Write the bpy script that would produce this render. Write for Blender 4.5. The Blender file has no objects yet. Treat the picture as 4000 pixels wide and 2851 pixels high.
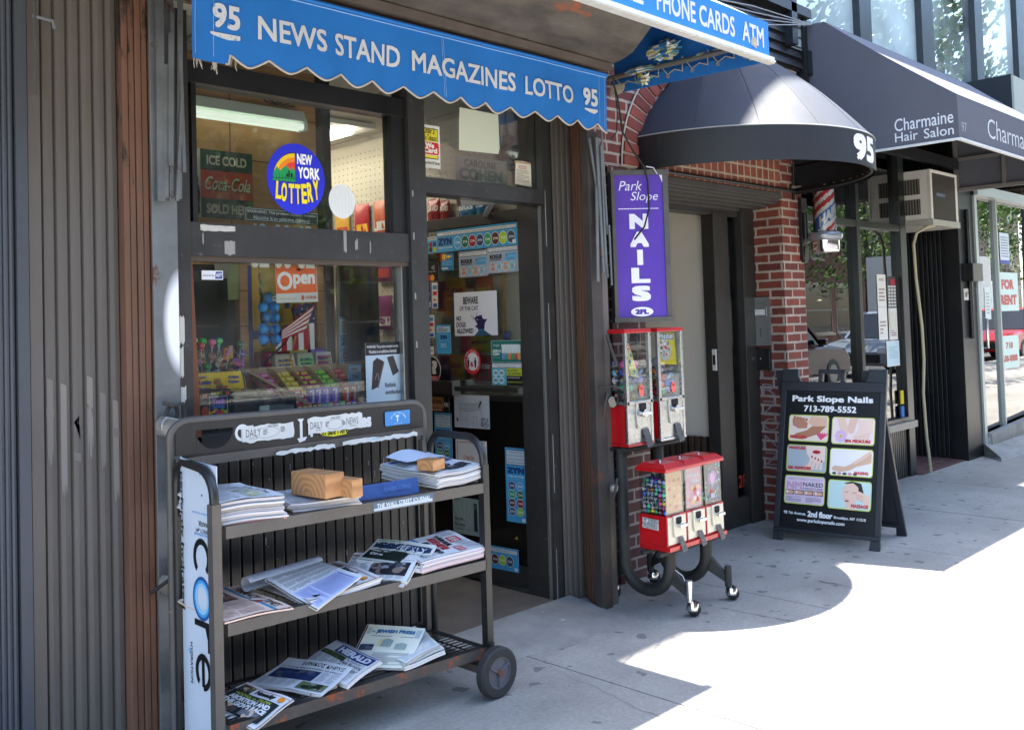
import bpy, math, random
from math import sin, cos, pi, radians, sqrt, atan2
from mathutils import Vector, Matrix, noise
SC = bpy.context.scene
COL = SC.collection
# ---------------------------------------------------------------- camera
cam = bpy.data.cameras.new('camera')
cam.sensor_fit = 'HORIZONTAL'; cam.sensor_width = 36; cam.lens = 33.3
cam.shift_y = -0.0742; cam.clip_start = .05; cam.clip_end = 500
co = bpy.data.objects.new('camera', cam); COL.objects.link(co)
YAW, PITCH, ROLL = 0.788786526, 0.0355641749, 0.0308233075
fw = Vector((sin(YAW)*cos(PITCH), cos(YAW)*cos(PITCH), sin(PITCH)))
r0 = Vector((cos(YAW), -sin(YAW), 0)); d0 = fw.cross(r0)
rt = cos(ROLL)*r0 + sin(ROLL)*d0; dn = -sin(ROLL)*r0 + cos(ROLL)*d0
co.matrix_world = Matrix(((rt.x, -dn.x, -fw.x, 0), (rt.y, -dn.y, -fw.y, 0), (rt.z, -dn.z, -fw.z, 1.5), (0, 0, 0, 1)))
SC.camera = co
# ---------------------------------------------------------------- light
SUN = Vector((.367, .062, 1)).normalized()
W = bpy.data.worlds.new('World'); SC.world = W; W.use_nodes = True
nt = W.node_tree; nt.nodes.clear()
sky = nt.nodes.new('ShaderNodeTexSky'); sky.sky_type = 'NISHITA'; sky.sun_disc = False
sky.sun_elevation = math.asin(SUN.z); sky.sun_rotation = atan2(SUN.x, SUN.y)
bg = nt.nodes.new('ShaderNodeBackground'); bg.inputs[1].default_value = .15
wo = nt.nodes.new('ShaderNodeOutputWorld')
nt.links.new(sky.outputs[0], bg.inputs[0]); nt.links.new(bg.outputs[0], wo.inputs[0])
sl = bpy.data.lights.new('sun', 'SUN'); sl.energy = 4.0; sl.angle = radians(.53); sl.color = (1, .96, .9)
so = bpy.data.objects.new('sun', sl); COL.objects.link(so)
so.rotation_euler = SUN.to_track_quat('Z', 'Y').to_euler(); so.location = (0, 0, 20)
SC.view_settings.view_transform = 'Standard'; SC.view_settings.look = 'None'
SC.view_settings.exposure = 2.65; SC.view_settings.gamma = 1
SC.render.engine = 'CYCLES'
SC.cycles.use_denoising = True; SC.cycles.max_bounces = 10; SC.cycles.transparent_max_bounces = 24
SC.cycles.diffuse_bounces = 5; SC.cycles.glossy_bounces = 5; SC.cycles.caustics_reflective = False; SC.cycles.caustics_refractive = False
# ---------------------------------------------------------------- materials
def hx(h):
    if not isinstance(h, str): return h
    h = h.lstrip('#'); o = []
    for i in (0, 2, 4):
        c = int(h[i:i+2], 16)/255; o.append(c/12.92 if c <= .04045 else ((c+.055)/1.055)**2.4)
    return tuple(o)
MATS = {}
def mat(key, col='#808080', rough=.6, metal=0, var=0, vs=6, bump=0, bs=60, wear=None, spec=.5, stretch=None, coat=0):
    """wear = (colour, amount 0..1, scale); stretch = xyz scale of the noise"""
    if key in MATS: return MATS[key]
    m = bpy.data.materials.new(key); m.use_nodes = True; N = m.node_tree.nodes; L = m.node_tree.links
    b = N['Principled BSDF']; c = hx(col)
    b.inputs['Base Color'].default_value = (*c, 1); b.inputs['Roughness'].default_value = rough
    b.inputs['Metallic'].default_value = metal; b.inputs['Specular IOR Level'].default_value = spec
    b.inputs['Coat Weight'].default_value = coat; b.inputs['Coat Roughness'].default_value = .08
    if var or bump or wear:
        g = N.new('ShaderNodeNewGeometry'); mp = N.new('ShaderNodeMapping')
        L.new(g.outputs['Position'], mp.inputs[0])
        if stretch: mp.inputs['Scale'].default_value = stretch
    out = None
    if var:
        t = N.new('ShaderNodeTexNoise'); t.inputs['Scale'].default_value = vs; t.inputs['Detail'].default_value = 8; t.inputs['Roughness'].default_value = .65
        L.new(mp.outputs[0], t.inputs[0]); r = N.new('ShaderNodeValToRGB')
        r.color_ramp.elements[0].position = .3; r.color_ramp.elements[1].position = .7
        r.color_ramp.elements[0].color = (*[x*(1-var) for x in c], 1); r.color_ramp.elements[1].color = (*[min(1, x*(1+var)) for x in c], 1)
        L.new(t.outputs[0], r.inputs[0]); out = r.outputs[0]
        mr = N.new('ShaderNodeMapRange'); mr.inputs['To Min'].default_value = max(.02, rough*.8); mr.inputs['To Max'].default_value = min(1, rough*1.2)
        L.new(t.outputs[0], mr.inputs[0]); L.new(mr.outputs[0], b.inputs['Roughness'])
    if wear:
        wc, am, ws = wear
        t = N.new('ShaderNodeTexNoise'); t.inputs['Scale'].default_value = ws; t.inputs['Detail'].default_value = 10; t.inputs['Roughness'].default_value = .7
        L.new(mp.outputs[0], t.inputs[0]); r = N.new('ShaderNodeValToRGB')
        p = .72-.34*am; r.color_ramp.elements[0].position = p; r.color_ramp.elements[1].position = min(1, p+.05)
        L.new(t.outputs[0], r.inputs[0]); mx = N.new('ShaderNodeMix'); mx.data_type = 'RGBA'
        L.new(r.outputs[0], mx.inputs[0]); mx.inputs[7].default_value = (*hx(wc), 1)
        if out: L.new(out, mx.inputs[6])
        else: mx.inputs[6].default_value = (*c, 1)
        out = mx.outputs[2]
    if out: L.new(out, b.inputs['Base Color'])
    if bump:
        t = N.new('ShaderNodeTexNoise'); t.inputs['Scale'].default_value = bs; t.inputs['Detail'].default_value = 6
        L.new(mp.outputs[0], t.inputs[0]); bp = N.new('ShaderNodeBump'); bp.inputs['Strength'].default_value = bump; bp.inputs['Distance'].default_value = .01
        L.new(t.outputs[0], bp.inputs['Height']); L.new(bp.outputs[0], b.inputs['Normal'])
    MATS[key] = m; return m
def pm(col, rough=.55):                                   # printed or painted colour
    return mat('print_%s_%g' % (col, rough), col, rough, spec=.35)
def emat(key, col, s):
    if key in MATS: return MATS[key]
    m = mat(key, col); b = m.node_tree.nodes['Principled BSDF']
    b.inputs['Emission Color'].default_value = (*hx(col), 1); b.inputs['Emission Strength'].default_value = s; return m
def glass(key, tint='#ffffff', ior=1.5, rough=0., dirt_haze=0., boost=1., dcol='#c8c8c4', dscale=3.):
    if key in MATS: return MATS[key]
    m = bpy.data.materials.new(key); m.use_nodes = True; N = m.node_tree.nodes; L = m.node_tree.links; N.clear()
    o = N.new('ShaderNodeOutputMaterial'); t = N.new('ShaderNodeBsdfTransparent'); t.inputs[0].default_value = (*hx(tint), 1)
    g = N.new('ShaderNodeBsdfGlossy'); g.inputs['Roughness'].default_value = rough
    f = N.new('ShaderNodeFresnel'); f.inputs[0].default_value = ior; mx = N.new('ShaderNodeMixShader')
    ml = N.new('ShaderNodeMath'); ml.operation = 'MULTIPLY'; ml.use_clamp = True; ml.inputs[1].default_value = boost
    L.new(f.outputs[0], ml.inputs[0]); L.new(ml.outputs[0], mx.inputs[0]); L.new(t.outputs[0], mx.inputs[1]); L.new(g.outputs[0], mx.inputs[2]); last = mx
    if dirt_haze:
        d = N.new('ShaderNodeBsdfDiffuse'); d.inputs[0].default_value = (*hx(dcol), 1); n = N.new('ShaderNodeTexNoise'); n.inputs['Scale'].default_value = dscale; n.inputs['Detail'].default_value = 9
        gm = N.new('ShaderNodeNewGeometry'); L.new(gm.outputs['Position'], n.inputs[0])
        mr = N.new('ShaderNodeMapRange'); mr.inputs['From Min'].default_value = .35; mr.inputs['From Max'].default_value = .8; mr.inputs['To Max'].default_value = dirt_haze
        L.new(n.outputs[0], mr.inputs[0]); m2 = N.new('ShaderNodeMixShader'); L.new(mr.outputs[0], m2.inputs[0]); L.new(mx.outputs[0], m2.inputs[1]); L.new(d.outputs[0], m2.inputs[2]); last = m2
    L.new(last.outputs[0], o.inputs[0]); MATS[key] = m; return m
# ---------------------------------------------------------------- mesh builder
TXT = {}
def glyphs(s, bold):
    k = (s, bold)
    if k not in TXT:
        c = bpy.data.curves.new('lettering', 'FONT'); c.body = s; c.offset = bold; c.resolution_u = 3
        o = bpy.data.objects.new('lettering', c); m = o.to_mesh()
        v = [(p.co.x, p.co.y) for p in m.vertices]; f = [tuple(p.vertices) for p in m.polygons]
        o.to_mesh_clear(); bpy.data.objects.remove(o); bpy.data.curves.remove(c)
        if not v: v = [(0, 0), (1, 1)]
        xs = [p[0] for p in v]; ys = [p[1] for p in v]
        TXT[k] = (v, f, min(xs), max(xs), min(ys), max(ys))
    return TXT[k]
class MB:
    def __init__(s): s.v = []; s.f = []; s.mi = []; s.mats = []; s.sm = []; s.T = None; s.lay = 0
    def m(s, mt):
        if mt not in s.mats: s.mats.append(mt)
        return s.mats.index(mt)
    def add(s, vs, fs, mt, sm=False):
        n = len(s.v)
        s.v += [tuple(s.T @ Vector(p)) if s.T else tuple(p) for p in vs]; k = s.m(mt)
        for f in fs: s.f.append(tuple(i+n for i in f)); s.mi.append(k); s.sm.append(sm)
    def box(s, x0, x1, y0, y1, z0, z1, mt):
        s.add([(x, y, z) for z in (z0, z1) for y in (y0, y1) for x in (x0, x1)],
              [(0, 2, 3, 1), (4, 5, 7, 6), (0, 1, 5, 4), (2, 6, 7, 3), (0, 4, 6, 2), (1, 3, 7, 5)], mt)
    def hexa(s, a, b, mt):                                 # two loops of points joined by sides and closed
        n = len(a); s.add(list(a)+list(b), [tuple(range(n))[::-1], tuple(range(n, 2*n))]+[(i, (i+1) % n, n+(i+1) % n, n+i) for i in range(n)], mt)
    def slab(s, pts, off, mt):                             # flat outline with a thickness vector
        o = Vector(off); s.hexa([Vector(p) for p in pts], [Vector(p)+o for p in pts], mt)
    def bar(s, a, b, w, h, mt, up=(0, 0, 1)):
        a = Vector(a); b = Vector(b); d = (b-a).normalized(); u = Vector(up); x = d.cross(u)
        if x.length < 1e-4: x = d.cross(Vector((0, 1, 0)))
        x.normalize(); y = x.cross(d)
        s.hexa([a+x*i*w/2+y*j*h/2 for i, j in ((-1, -1), (1, -1), (1, 1), (-1, 1))], [b+x*i*w/2+y*j*h/2 for i, j in ((-1, -1), (1, -1), (1, 1), (-1, 1))], mt)
    def tube(s, path, r, mt, n=8, closed=False, rs=None, flat=1.):
        P = [Vector(p) for p in path]; N = len(P); up = None; V = []; F = []
        for i in range(N):
            a = P[i-1] if (i or closed) else P[i]; b = P[(i+1) % N] if (i < N-1 or closed) else P[i]
            t = (b-a).normalized()
            if up is None:
                up = t.cross(Vector((0, 0, 1)))
                if up.length < .05: up = t.cross(Vector((0, 1, 0)))
            up = (up-t*up.dot(t)).normalized(); w = t.cross(up); q = rs[i] if rs else r
            V += [P[i]+up*cos(2*pi*k/n)*q+w*sin(2*pi*k/n)*q*flat for k in range(n)]
        for i in range(N if closed else N-1):
            j = (i+1) % N
            F += [(i*n+k, i*n+(k+1) % n, j*n+(k+1) % n, j*n+k) for k in range(n)]
        s.add(V, F, mt, True)
        if not closed: s.add(V[:n], [tuple(range(n))[::-1]], mt); s.add(V[-n:], [tuple(range(n))], mt)
    def cyl(s, a, b, r, mt, n=16, r2=None): s.tube([a, b], r, mt, n, rs=[r, r if r2 is None else r2])
    def lathe(s, prof, c, mt, n=24, ax=2, a0=0., a1=2*pi, sm=True):
        V = []; full = abs(a1-a0-2*pi) < 1e-6; K = n if full else n+1
        for r, h in prof:
            for k in range(K):
                a = a0+(a1-a0)*k/n; p = [0, 0, 0]; p[ax] = h; p[(ax+1) % 3] = r*cos(a); p[(ax+2) % 3] = r*sin(a)
                V.append(Vector(p)+Vector(c))
        F = []
        for i in range(len(prof)-1):
            for k in range(n): F.append((i*K+k, i*K+(k+1) % K, (i+1)*K+(k+1) % K, (i+1)*K+k))
        s.add(V, F, mt, sm)
    def ball(s, c, r, mt, n=12, k=8, sx=1, sy=1, sz=1):
        s.lathe([(max(1e-5, r*sin(pi*i/k)), -r*cos(pi*i/k)) for i in range(k+1)], (0, 0, 0), mt, n) if 0 else None
        V = [Vector(c)+Vector((sx*r*sin(pi*i/k)*cos(2*pi*j/n), sy*r*sin(pi*i/k)*sin(2*pi*j/n), -sz*r*cos(pi*i/k))) for i in range(k+1) for j in range(n)]
        s.add(V, [(i*n+j, i*n+(j+1) % n, (i+1)*n+(j+1) % n, (i+1)*n+j) for i in range(k) for j in range(n)], mt, True)
    def grid(s, fn, nu, nv, mt, sm=True, u0=0., u1=1., v0=0., v1=1.):
        V = [fn(u0+(u1-u0)*i/nu, v0+(v1-v0)*j/nv) for j in range(nv+1) for i in range(nu+1)]
        s.add(V, [(j*(nu+1)+i, j*(nu+1)+i+1, (j+1)*(nu+1)+i+1, (j+1)*(nu+1)+i) for j in range(nv) for i in range(nu)], mt, sm)
    def build(s, name, parent=None, base=None, label=None, cat=None, group=None, kind=None, bev=0, ang=40, mods=None):
        me = bpy.data.meshes.new(name); ob = bpy.data.objects.new(name, me); COL.objects.link(ob)
        if parent is not None:
            r = parent
            while r.parent: r = r.parent
            ob.parent = parent; inv = Matrix.LocRotScale(r.location, r.rotation_euler, None).inverted()
            # child parts sit at the identity under their thing
            V = [inv @ Vector(p) for p in s.v] if not r.get('_local') else s.v
        else:
            if base is None:
                xs = [p[0] for p in s.v]; ys = [p[1] for p in s.v]; base = ((min(xs)+max(xs))/2, (min(ys)+max(ys))/2, min(p[2] for p in s.v))
            ob.location = base; B = Vector(base); V = [Vector(p)-B for p in s.v]
        me.from_pydata([tuple(p) for p in V], [], s.f)
        for mt in s.mats: me.materials.append(mt)
        me.polygons.foreach_set('material_index', s.mi); me.polygons.foreach_set('use_smooth', s.sm)
        if any(s.sm): me.set_sharp_from_angle(angle=radians(ang))
        me.update()
        if bev:
            b = ob.modifiers.new('edge', 'BEVEL'); b.width = bev; b.segments = 2; b.limit_method = 'ANGLE'; b.angle_limit = radians(50)
        tag(ob, label, cat, group, kind); return ob
def tag(o, label=None, cat=None, group=None, kind=None):
    if label: o['label'] = label
    if cat: o['category'] = cat
    if group: o['group'] = group
    if kind: o['kind'] = kind
    return o
def thing(name, label, cat, loc=(0, 0, 0), rz=0, group=None):
    o = bpy.data.objects.new(name, None); o.empty_display_size = .1; COL.objects.link(o)
    o.location = loc; o.rotation_euler = (0, 0, rz); return tag(o, label, cat, group)
def dup(o, loc=None, rz=None, label=None, parent=None, swap=None):
    c = o.copy(); COL.objects.link(c)
    if parent is not None: c.parent = parent
    if loc is not None: c.location = loc
    if rz is not None: c.rotation_euler = (0, 0, rz)
    if label: c['label'] = label
    for ch in list(o.children): dup(ch, parent=c)
    return c
class Art:
    """flat artwork laid on a surface: O + u*U + v*V, each element a hair above the last"""
    def __init__(s, mb, O, U, V, eps=.00012, h0=.0004, fn=None):
        s.mb = mb; s.O = Vector(O); s.U = Vector(U).normalized(); s.V = Vector(V).normalized(); s.N = s.U.cross(s.V); s.eps = eps; s.h = h0; s.fn = fn
    def at(s, u, v, h=None):
        h = s.h if h is None else h
        return s.fn(u, v, h) if s.fn else s.O+s.U*u+s.V*v+s.N*h
    def put(s, pts, fs, mt):
        s.mb.add([s.at(u, v) for u, v in pts], fs, mt if not isinstance(mt, str) else pm(mt)); s.h += s.eps
    def R(s, x, y, w, h, c):
        if s.fn:
            nu = max(1, int(abs(w)/.035)); nv = max(1, int(abs(h)/.035))
            s.put([(x+w*i/nu, y+h*j/nv) for j in range(nv+1) for i in range(nu+1)], [(j*(nu+1)+i, j*(nu+1)+i+1, (j+1)*(nu+1)+i+1, (j+1)*(nu+1)+i) for j in range(nv) for i in range(nu)], c)
        else: s.put([(x, y), (x+w, y), (x+w, y+h), (x, y+h)], [(0, 1, 2, 3)], c)
    def E(s, x, y, rx, ry, c, n=28): s.put([(x+rx*cos(2*pi*k/n), y+ry*sin(2*pi*k/n)) for k in range(n)], [tuple(range(n))], c)
    def ring(s, x, y, r, w, c, n=32, sy=1): s.put([(x+q*cos(2*pi*k/n), y+sy*q*sin(2*pi*k/n)) for q in (r, r-w) for k in range(n)], [(k, (k+1) % n, n+(k+1) % n, n+k) for k in range(n)], c)
    def P(s, pts, c): s.put(pts, [tuple(range(len(pts)))], c)
    def RR(s, x, y, w, h, r, c):
        p = []
        for cx, cy, a in ((x+w-r, y+r, -90), (x+w-r, y+h-r, 0), (x+r, y+h-r, 90), (x+r, y+r, 180)):
            p += [(cx+r*cos(radians(a+k*22.5)), cy+r*sin(radians(a+k*22.5))) for k in range(5)]
        s.P(p, c)
    def line(s, x0, y0, x1, y1, w, c):
        d = Vector((x1-x0, y1-y0)); 
        if d.length < 1e-6: return
        n = Vector((-d.y, d.x)).normalized()*w/2
        s.P([(x0-n.x, y0-n.y), (x1-n.x, y1-n.y), (x1+n.x, y1+n.y), (x0+n.x, y0+n.y)], c)
    def curve(s, pts, w, c):
        for a, b in zip(pts, pts[1:]): s.line(*a, *b, w, c); s.h -= s.eps
        s.h += s.eps
    def T(s, txt, x, y, w, h, c, bold=0., sh=0., rot=0., keep=False):
        v, f, a, b, d, e = glyphs(txt, min(0., bold)); bo = max(0., bold)
        sx = w/max(1e-6, b-a+2*bo); sy = h/max(1e-6, e-d+2*bo); ca, sa = cos(rot), sin(rot)
        k = [(0, 0)] if bo == 0 else ([(-bo, -bo), (bo, bo)] if h < .03 and bo < .04 else [(-bo, -bo), (bo, -bo), (-bo, bo), (bo, bo), (0, 0)]+([(bo, 0), (-bo, 0), (0, bo), (0, -bo)] if bo > .045 else []))
        for dx, dy in k:                                   # thicker strokes: copies a hair apart
            p = [((q[0]-a+bo+dx)*sx+sh*(q[1]-d)*sy, (q[1]-d+bo+dy)*sy) for q in v]
            if rot: p = [(q[0]*ca-q[1]*sa, q[0]*sa+q[1]*ca) for q in p]
            s.put([(x+q[0], y+q[1]) for q in p], f, c)
    def lines(s, x, y, w, h, n, c, rnd=None, fill=.5, cols=1, gap=.01):  # rows of small print
        rnd = rnd or random; cw = (w-gap*(cols-1))/cols; mt = c; pts = []; fs = []
        for k in range(cols):
            for i in range(n):
                ww = cw*(1 if rnd.random() < .8 else rnd.uniform(.4, .9)); yy = y+h*(i+.25)/n; x0 = x+k*(cw+gap); m = len(pts)
                pts += [(x0, yy), (x0+ww, yy), (x0+ww, yy+h/n*fill), (x0, yy+h/n*fill)]; fs.append((m, m+1, m+2, m+3))
        s.put(pts, fs, mt)
random.seed(7)
FY = 3.43                                                 # shop fronts stand on this line
# ================================================================ materials of the setting
def concrete():
    m = mat('concrete', '#96928a', .85, var=.12, vs=2.2, bump=.25, bs=90); N = m.node_tree.nodes; L = m.node_tree.links; b = N['Principled BSDF']
    src = b.inputs['Base Color'].links[0].from_socket; g = N.new('ShaderNodeNewGeometry')
    t = N.new('ShaderNodeTexNoise'); t.inputs['Scale'].default_value = 55; t.inputs['Detail'].default_value = 5; L.new(g.outputs['Position'], t.inputs[0])
    r = N.new('ShaderNodeMapRange'); r.inputs['From Min'].default_value = .3; r.inputs['From Max'].default_value = .7; r.inputs['To Min'].default_value = .86; r.inputs['To Max'].default_value = 1.1; L.new(t.outputs[0], r.inputs[0])
    mu = N.new('ShaderNodeMix'); mu.data_type = 'RGBA'; mu.blend_type = 'MULTIPLY'; mu.inputs[0].default_value = 1; L.new(src, mu.inputs[6]); L.new(r.outputs[0], mu.inputs[7])
    st = N.new('ShaderNodeTexNoise'); st.inputs['Scale'].default_value = .9; st.inputs['Detail'].default_value = 12; st.inputs['Roughness'].default_value = .72; L.new(g.outputs['Position'], st.inputs[0])
    sr = N.new('ShaderNodeMapRange'); sr.inputs['From Min'].default_value = .35; sr.inputs['From Max'].default_value = .62; sr.inputs['To Min'].default_value = .74; sr.inputs['To Max'].default_value = 1.06; L.new(st.outputs[0], sr.inputs[0])
    m0 = N.new('ShaderNodeMix'); m0.data_type = 'RGBA'; m0.blend_type = 'MULTIPLY'; m0.inputs[0].default_value = 1; L.new(mu.outputs[2], m0.inputs[6]); L.new(sr.outputs[0], m0.inputs[7]); mu = m0
    # flattened gum spots
    n2 = N.new('ShaderNodeTexNoise'); n2.inputs['Scale'].default_value = 14; L.new(g.outputs['Position'], n2.inputs[0])
    ad = N.new('ShaderNodeMix'); ad.data_type = 'RGBA'; ad.blend_type = 'LINEAR_LIGHT'; ad.inputs[0].default_value = .05; L.new(g.outputs['Position'], ad.inputs[6]); L.new(n2.outputs['Color'], ad.inputs[7])
    v = N.new('ShaderNodeTexVoronoi'); v.voronoi_dimensions = '2D'; v.inputs['Scale'].default_value = 8; L.new(ad.outputs[2], v.inputs[0])
    se = N.new('ShaderNodeSeparateColor'); L.new(v.outputs['Color'], se.inputs[0])
    sz = N.new('ShaderNodeMapRange'); sz.inputs['From Min'].default_value = .5; sz.inputs['From Max'].default_value = 1; sz.inputs['To Min'].default_value = 0; sz.inputs['To Max'].default_value = .19; L.new(se.outputs[0], sz.inputs[0])
    lt = N.new('ShaderNodeMath'); lt.operation = 'LESS_THAN'; L.new(v.outputs['Distance'], lt.inputs[0]); L.new(sz.outputs[0], lt.inputs[1])
    m3 = N.new('ShaderNodeMix'); m3.data_type = 'RGBA'; m3.inputs[7].default_value = (.075, .072, .07, 1); ml = N.new('ShaderNodeMath'); ml.operation = 'MULTIPLY'; ml.inputs[1].default_value = .62
    L.new(lt.outputs[0], ml.inputs[0]); L.new(ml.outputs[0], m3.inputs[0]); L.new(mu.outputs[2], m3.inputs[6]); L.new(m3.outputs[2], b.inputs['Base Color'])
    return m
def brick(key, c1, c2, mortar, bw=.2, bh=.065, mw=.011, off=.5, dark=None):
    if key in MATS: return MATS[key]
    m = mat(key, c1, .85); N = m.node_tree.nodes; L = m.node_tree.links; b = N['Principled BSDF']
    g = N.new('ShaderNodeNewGeometry'); s = N.new('ShaderNodeSeparateXYZ'); L.new(g.outputs['Position'], s.inputs[0])
    a = N.new('ShaderNodeMath'); L.new(s.outputs[0], a.inputs[0]); L.new(s.outputs[1], a.inputs[1])
    c = N.new('ShaderNodeCombineXYZ'); L.new(a.outputs[0], c.inputs[0]); L.new(s.outputs[2], c.inputs[1])
    nz = N.new('ShaderNodeTexNoise'); nz.inputs['Scale'].default_value = 18; L.new(g.outputs['Position'], nz.inputs[0])
    dv = N.new('ShaderNodeVectorMath'); dv.operation = 'MULTIPLY_ADD'; dv.inputs[1].default_value = (.010, .010, 0); L.new(nz.outputs['Color'], dv.inputs[0]); L.new(c.outputs[0], dv.inputs[2])
    t = N.new('ShaderNodeTexBrick'); t.offset = off; t.inputs['Scale'].default_value = 1; t.inputs['Brick Width'].default_value = bw; t.inputs['Row Height'].default_value = bh
    t.inputs['Mortar Size'].default_value = mw; t.inputs['Mortar Smooth'].default_value = .15; t.inputs['Bias'].default_value = 0
    t.inputs['Color1'].default_value = (*hx(c1), 1); t.inputs['Color2'].default_value = (*hx(c2), 1); t.inputs['Mortar'].default_value = (*hx(mortar), 1); L.new(dv.outputs[0], t.inputs[0])
    n = N.new('ShaderNodeTexNoise'); n.inputs['Scale'].default_value = 9; n.inputs['Detail'].default_value = 9; L.new(g.outputs['Position'], n.inputs[0])
    r = N.new('ShaderNodeMapRange'); r.inputs['To Min'].default_value = .55; r.inputs['To Max'].default_value = 1.45; L.new(n.outputs[0], r.inputs[0])
    mu = N.new('ShaderNodeMix'); mu.data_type = 'RGBA'; mu.blend_type = 'MULTIPLY'; mu.inputs[0].default_value = 1; L.new(t.outputs['Color'], mu.inputs[6]); L.new(r.outputs[0], mu.inputs[7]); L.new(mu.outputs[2], b.inputs['Base Color'])
    bp = N.new('ShaderNodeBump'); bp.invert = True; bp.inputs['Strength'].default_value = .8; bp.inputs['Distance'].default_value = .008; L.new(t.outputs['Fac'], bp.inputs['Height'])
    b2 = N.new('ShaderNodeBump'); b2.inputs['Strength'].default_value = .3; b2.inputs['Distance'].default_value = .004; L.new(n.outputs[0], b2.inputs['Height']); L.new(bp.outputs[0], b2.inputs['Normal']); L.new(b2.outputs[0], b.inputs['Normal'])
    return m
CON = concrete()
BRICK = brick('red_brick', '#5e2a24', '#7d3c30', '#a09488', mw=.009)
BRICK2 = brick('red_brick_grid', '#70382c', '#834534', '#a0917f', .082, .082, .008, 0)
BRICKD = brick('dark_brick', '#4a2c28', '#583530', '#8a8078', mw=.008)
BRICKB = brick('brown_brick', '#6b5242', '#7d6250', '#9a9084')
BLK = mat('black_frame', '#302f2e', .42, var=.25, vs=7, wear=('#55534f', .28, 28), bump=.06, bs=30)
BLK2 = mat('black_paint', '#1b1b1c', .38, var=.3, vs=4, wear=('#4a4846', .18, 40))
DK = mat('dark_void', '#141414', .8)
STEEL = mat('weathered_steel', '#6a6d6e', .5, metal=.35, var=.3, vs=5, wear=('#5b3a28', .3, 7), bump=.1, bs=40)
RUST = mat('rusty_paint', '#6a4a38', .7, var=.3, vs=5, wear=('#1f1a18', .35, 6), bump=.2, bs=60, stretch=(1, 1, .25))
RUSTB = mat('rusty_iron', '#39332f', .65, var=.35, vs=6, wear=('#6e3524', .38, 5), bump=.2, bs=50)
BROWN = mat('brown_siding', '#5c5650', .5, var=.18, vs=3, wear=('#7a7670', .12, 30), stretch=(1, 1, .2), bump=.05, bs=20)
NAVY = mat('navy_siding', '#46494f', .45, var=.15, vs=3, wear=('#5c606a', .1, 30), stretch=(1, 1, .2))
WOOD = mat('wood_panel', '#b98a55', .5, var=.18, vs=6, stretch=(1, 1, 9))
# ================================================================ ground
g = MB(); g.box(-80, 120, -80, 80, -.45, -.25, mat('bare_ground', '#6b675f', .9, var=.2, vs=.5)); g.build('ground', kind='structure')
g = MB(); g.box(-60, 90, -11.5, -2.42, -.25, -.15, mat('asphalt', '#6a6966', .85, var=.15, vs=3, bump=.3, bs=120))
yl = pm('#d0cfc8', .7)
for k in range(-8, 14): g.box(k*6, k*6+3, -7.05, -6.93, -.15, -.146, yl)
g.build('road', kind='structure')
g = MB(); g.box(-60, 90, -2.42, -2.25, -.25, 0, mat('kerb_stone', '#8d8a84', .8, var=.15, vs=3, bump=.2)); g.box(-60, 90, -11.67, -11.5, -.25, 0, MATS['kerb_stone']); g.build('kerb', kind='structure')
g = MB(); g.box(-60, 90, -15, -11.67, -.25, -.0, CON); g.build('pavement', kind='structure')
g = MB(); JX = [-60, -14, -12.5, -11, -9.5, -8, -6.4, -4.8, -3.2, -1.5, .1, 1.6, 3.078, 4.553, 6.02, 7.25, 8.49, 9.95, 11.5, 13, 14.5, 16, 17.6, 19.2, 20.8, 90]; JY = [-2.25, -.62, .3, 6.2]
GR = mat('joint_dirt', '#3f3c38', .95); g.box(-60, 90, -2.25, 6.2, -.25, -.008, GR)
for a, b in zip(JX, JX[1:]):
    for c, d in zip(JY, JY[1:]): g.box(a+.003, b-.003, c+.003, d-.003, -.2, random.uniform(-.0015, .0015), CON)
g.build('sidewalk', kind='structure')
g = MB(); cr = mat('crack_dirt', '#2f2d2a', .95)           # hairline cracks across the flags
def crack(x0, y0, x1, y1, w=.006, n=18):
    L_, R_ = [], []
    for i in range(n+1):
        t = i/n; x = x0+(x1-x0)*t+random.uniform(-.012, .012); y = y0+(y1-y0)*t; q = w*random.uniform(.3, 1)*(1-.6*t)
        L_.append((x-q/2, y, .0026)); R_.append((x+q/2, y, .0026))
    for i in range(n): g.add([L_[i], R_[i], R_[i+1], L_[i+1]], [(0, 1, 2, 3)], cr)
crack(4.23, 2.75, 4.27, 1.9, .009); crack(4.99, 2.6, 4.94, 1.9, .009); crack(5.0, 3.1, 4.6, 3.0, .004); crack(3.35, 2.2, 3.9, 2.6, .004); crack(2.9, 2.1, 3.05, 2.9, .004)
g.build('pavement_cracks', kind='structure')
# ================================================================ newsstand shop
shop = thing('newsstand_shop', 'dark framed newsstand shop front with candy window and open door', 'shop', (2.7, FY, 0))
X0, X1 = 1.64, 3.77
ICEIL = mat('ceiling_tile', '#cfccc0', .8, var=.06, vs=3, wear=('#a9a69a', .12, 90)); IWALL = mat('shop_wall', '#8b8478', .8, var=.1)
m = MB(); m.box(1.2, 3.9, 3.62, 8.2, 2.74, 2.80, ICEIL); m.box(1.66, 3.76, 3.50, 3.62, 2.74, 2.80, ICEIL)
for x in (1.85, 2.46, 3.07, 3.68): m.box(x, x+.02, 3.5, 8.2, 2.735, 2.742, pm('#a8a59c'))
for y in (3.75, 4.36, 4.97, 5.58): m.box(1.22, 3.76, y, y+.02, 2.736, 2.7425, pm('#b4b1a8'))
m.build('ceiling', shop)
m = MB(); m.box(2.885, 3.70, 3.40, 4.9, -.01, .035, mat('entry_floor', '#625a50', .8, var=.25, vs=6, wear=('#8e8a82', .2, 9), bump=.2, bs=40)); m.box(1.2, 3.8, 4.9, 8.2, -.01, .034, MATS['entry_floor']); m.build('floor', shop)
m = MB()                                                   # cement ramp at the door, worn
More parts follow.
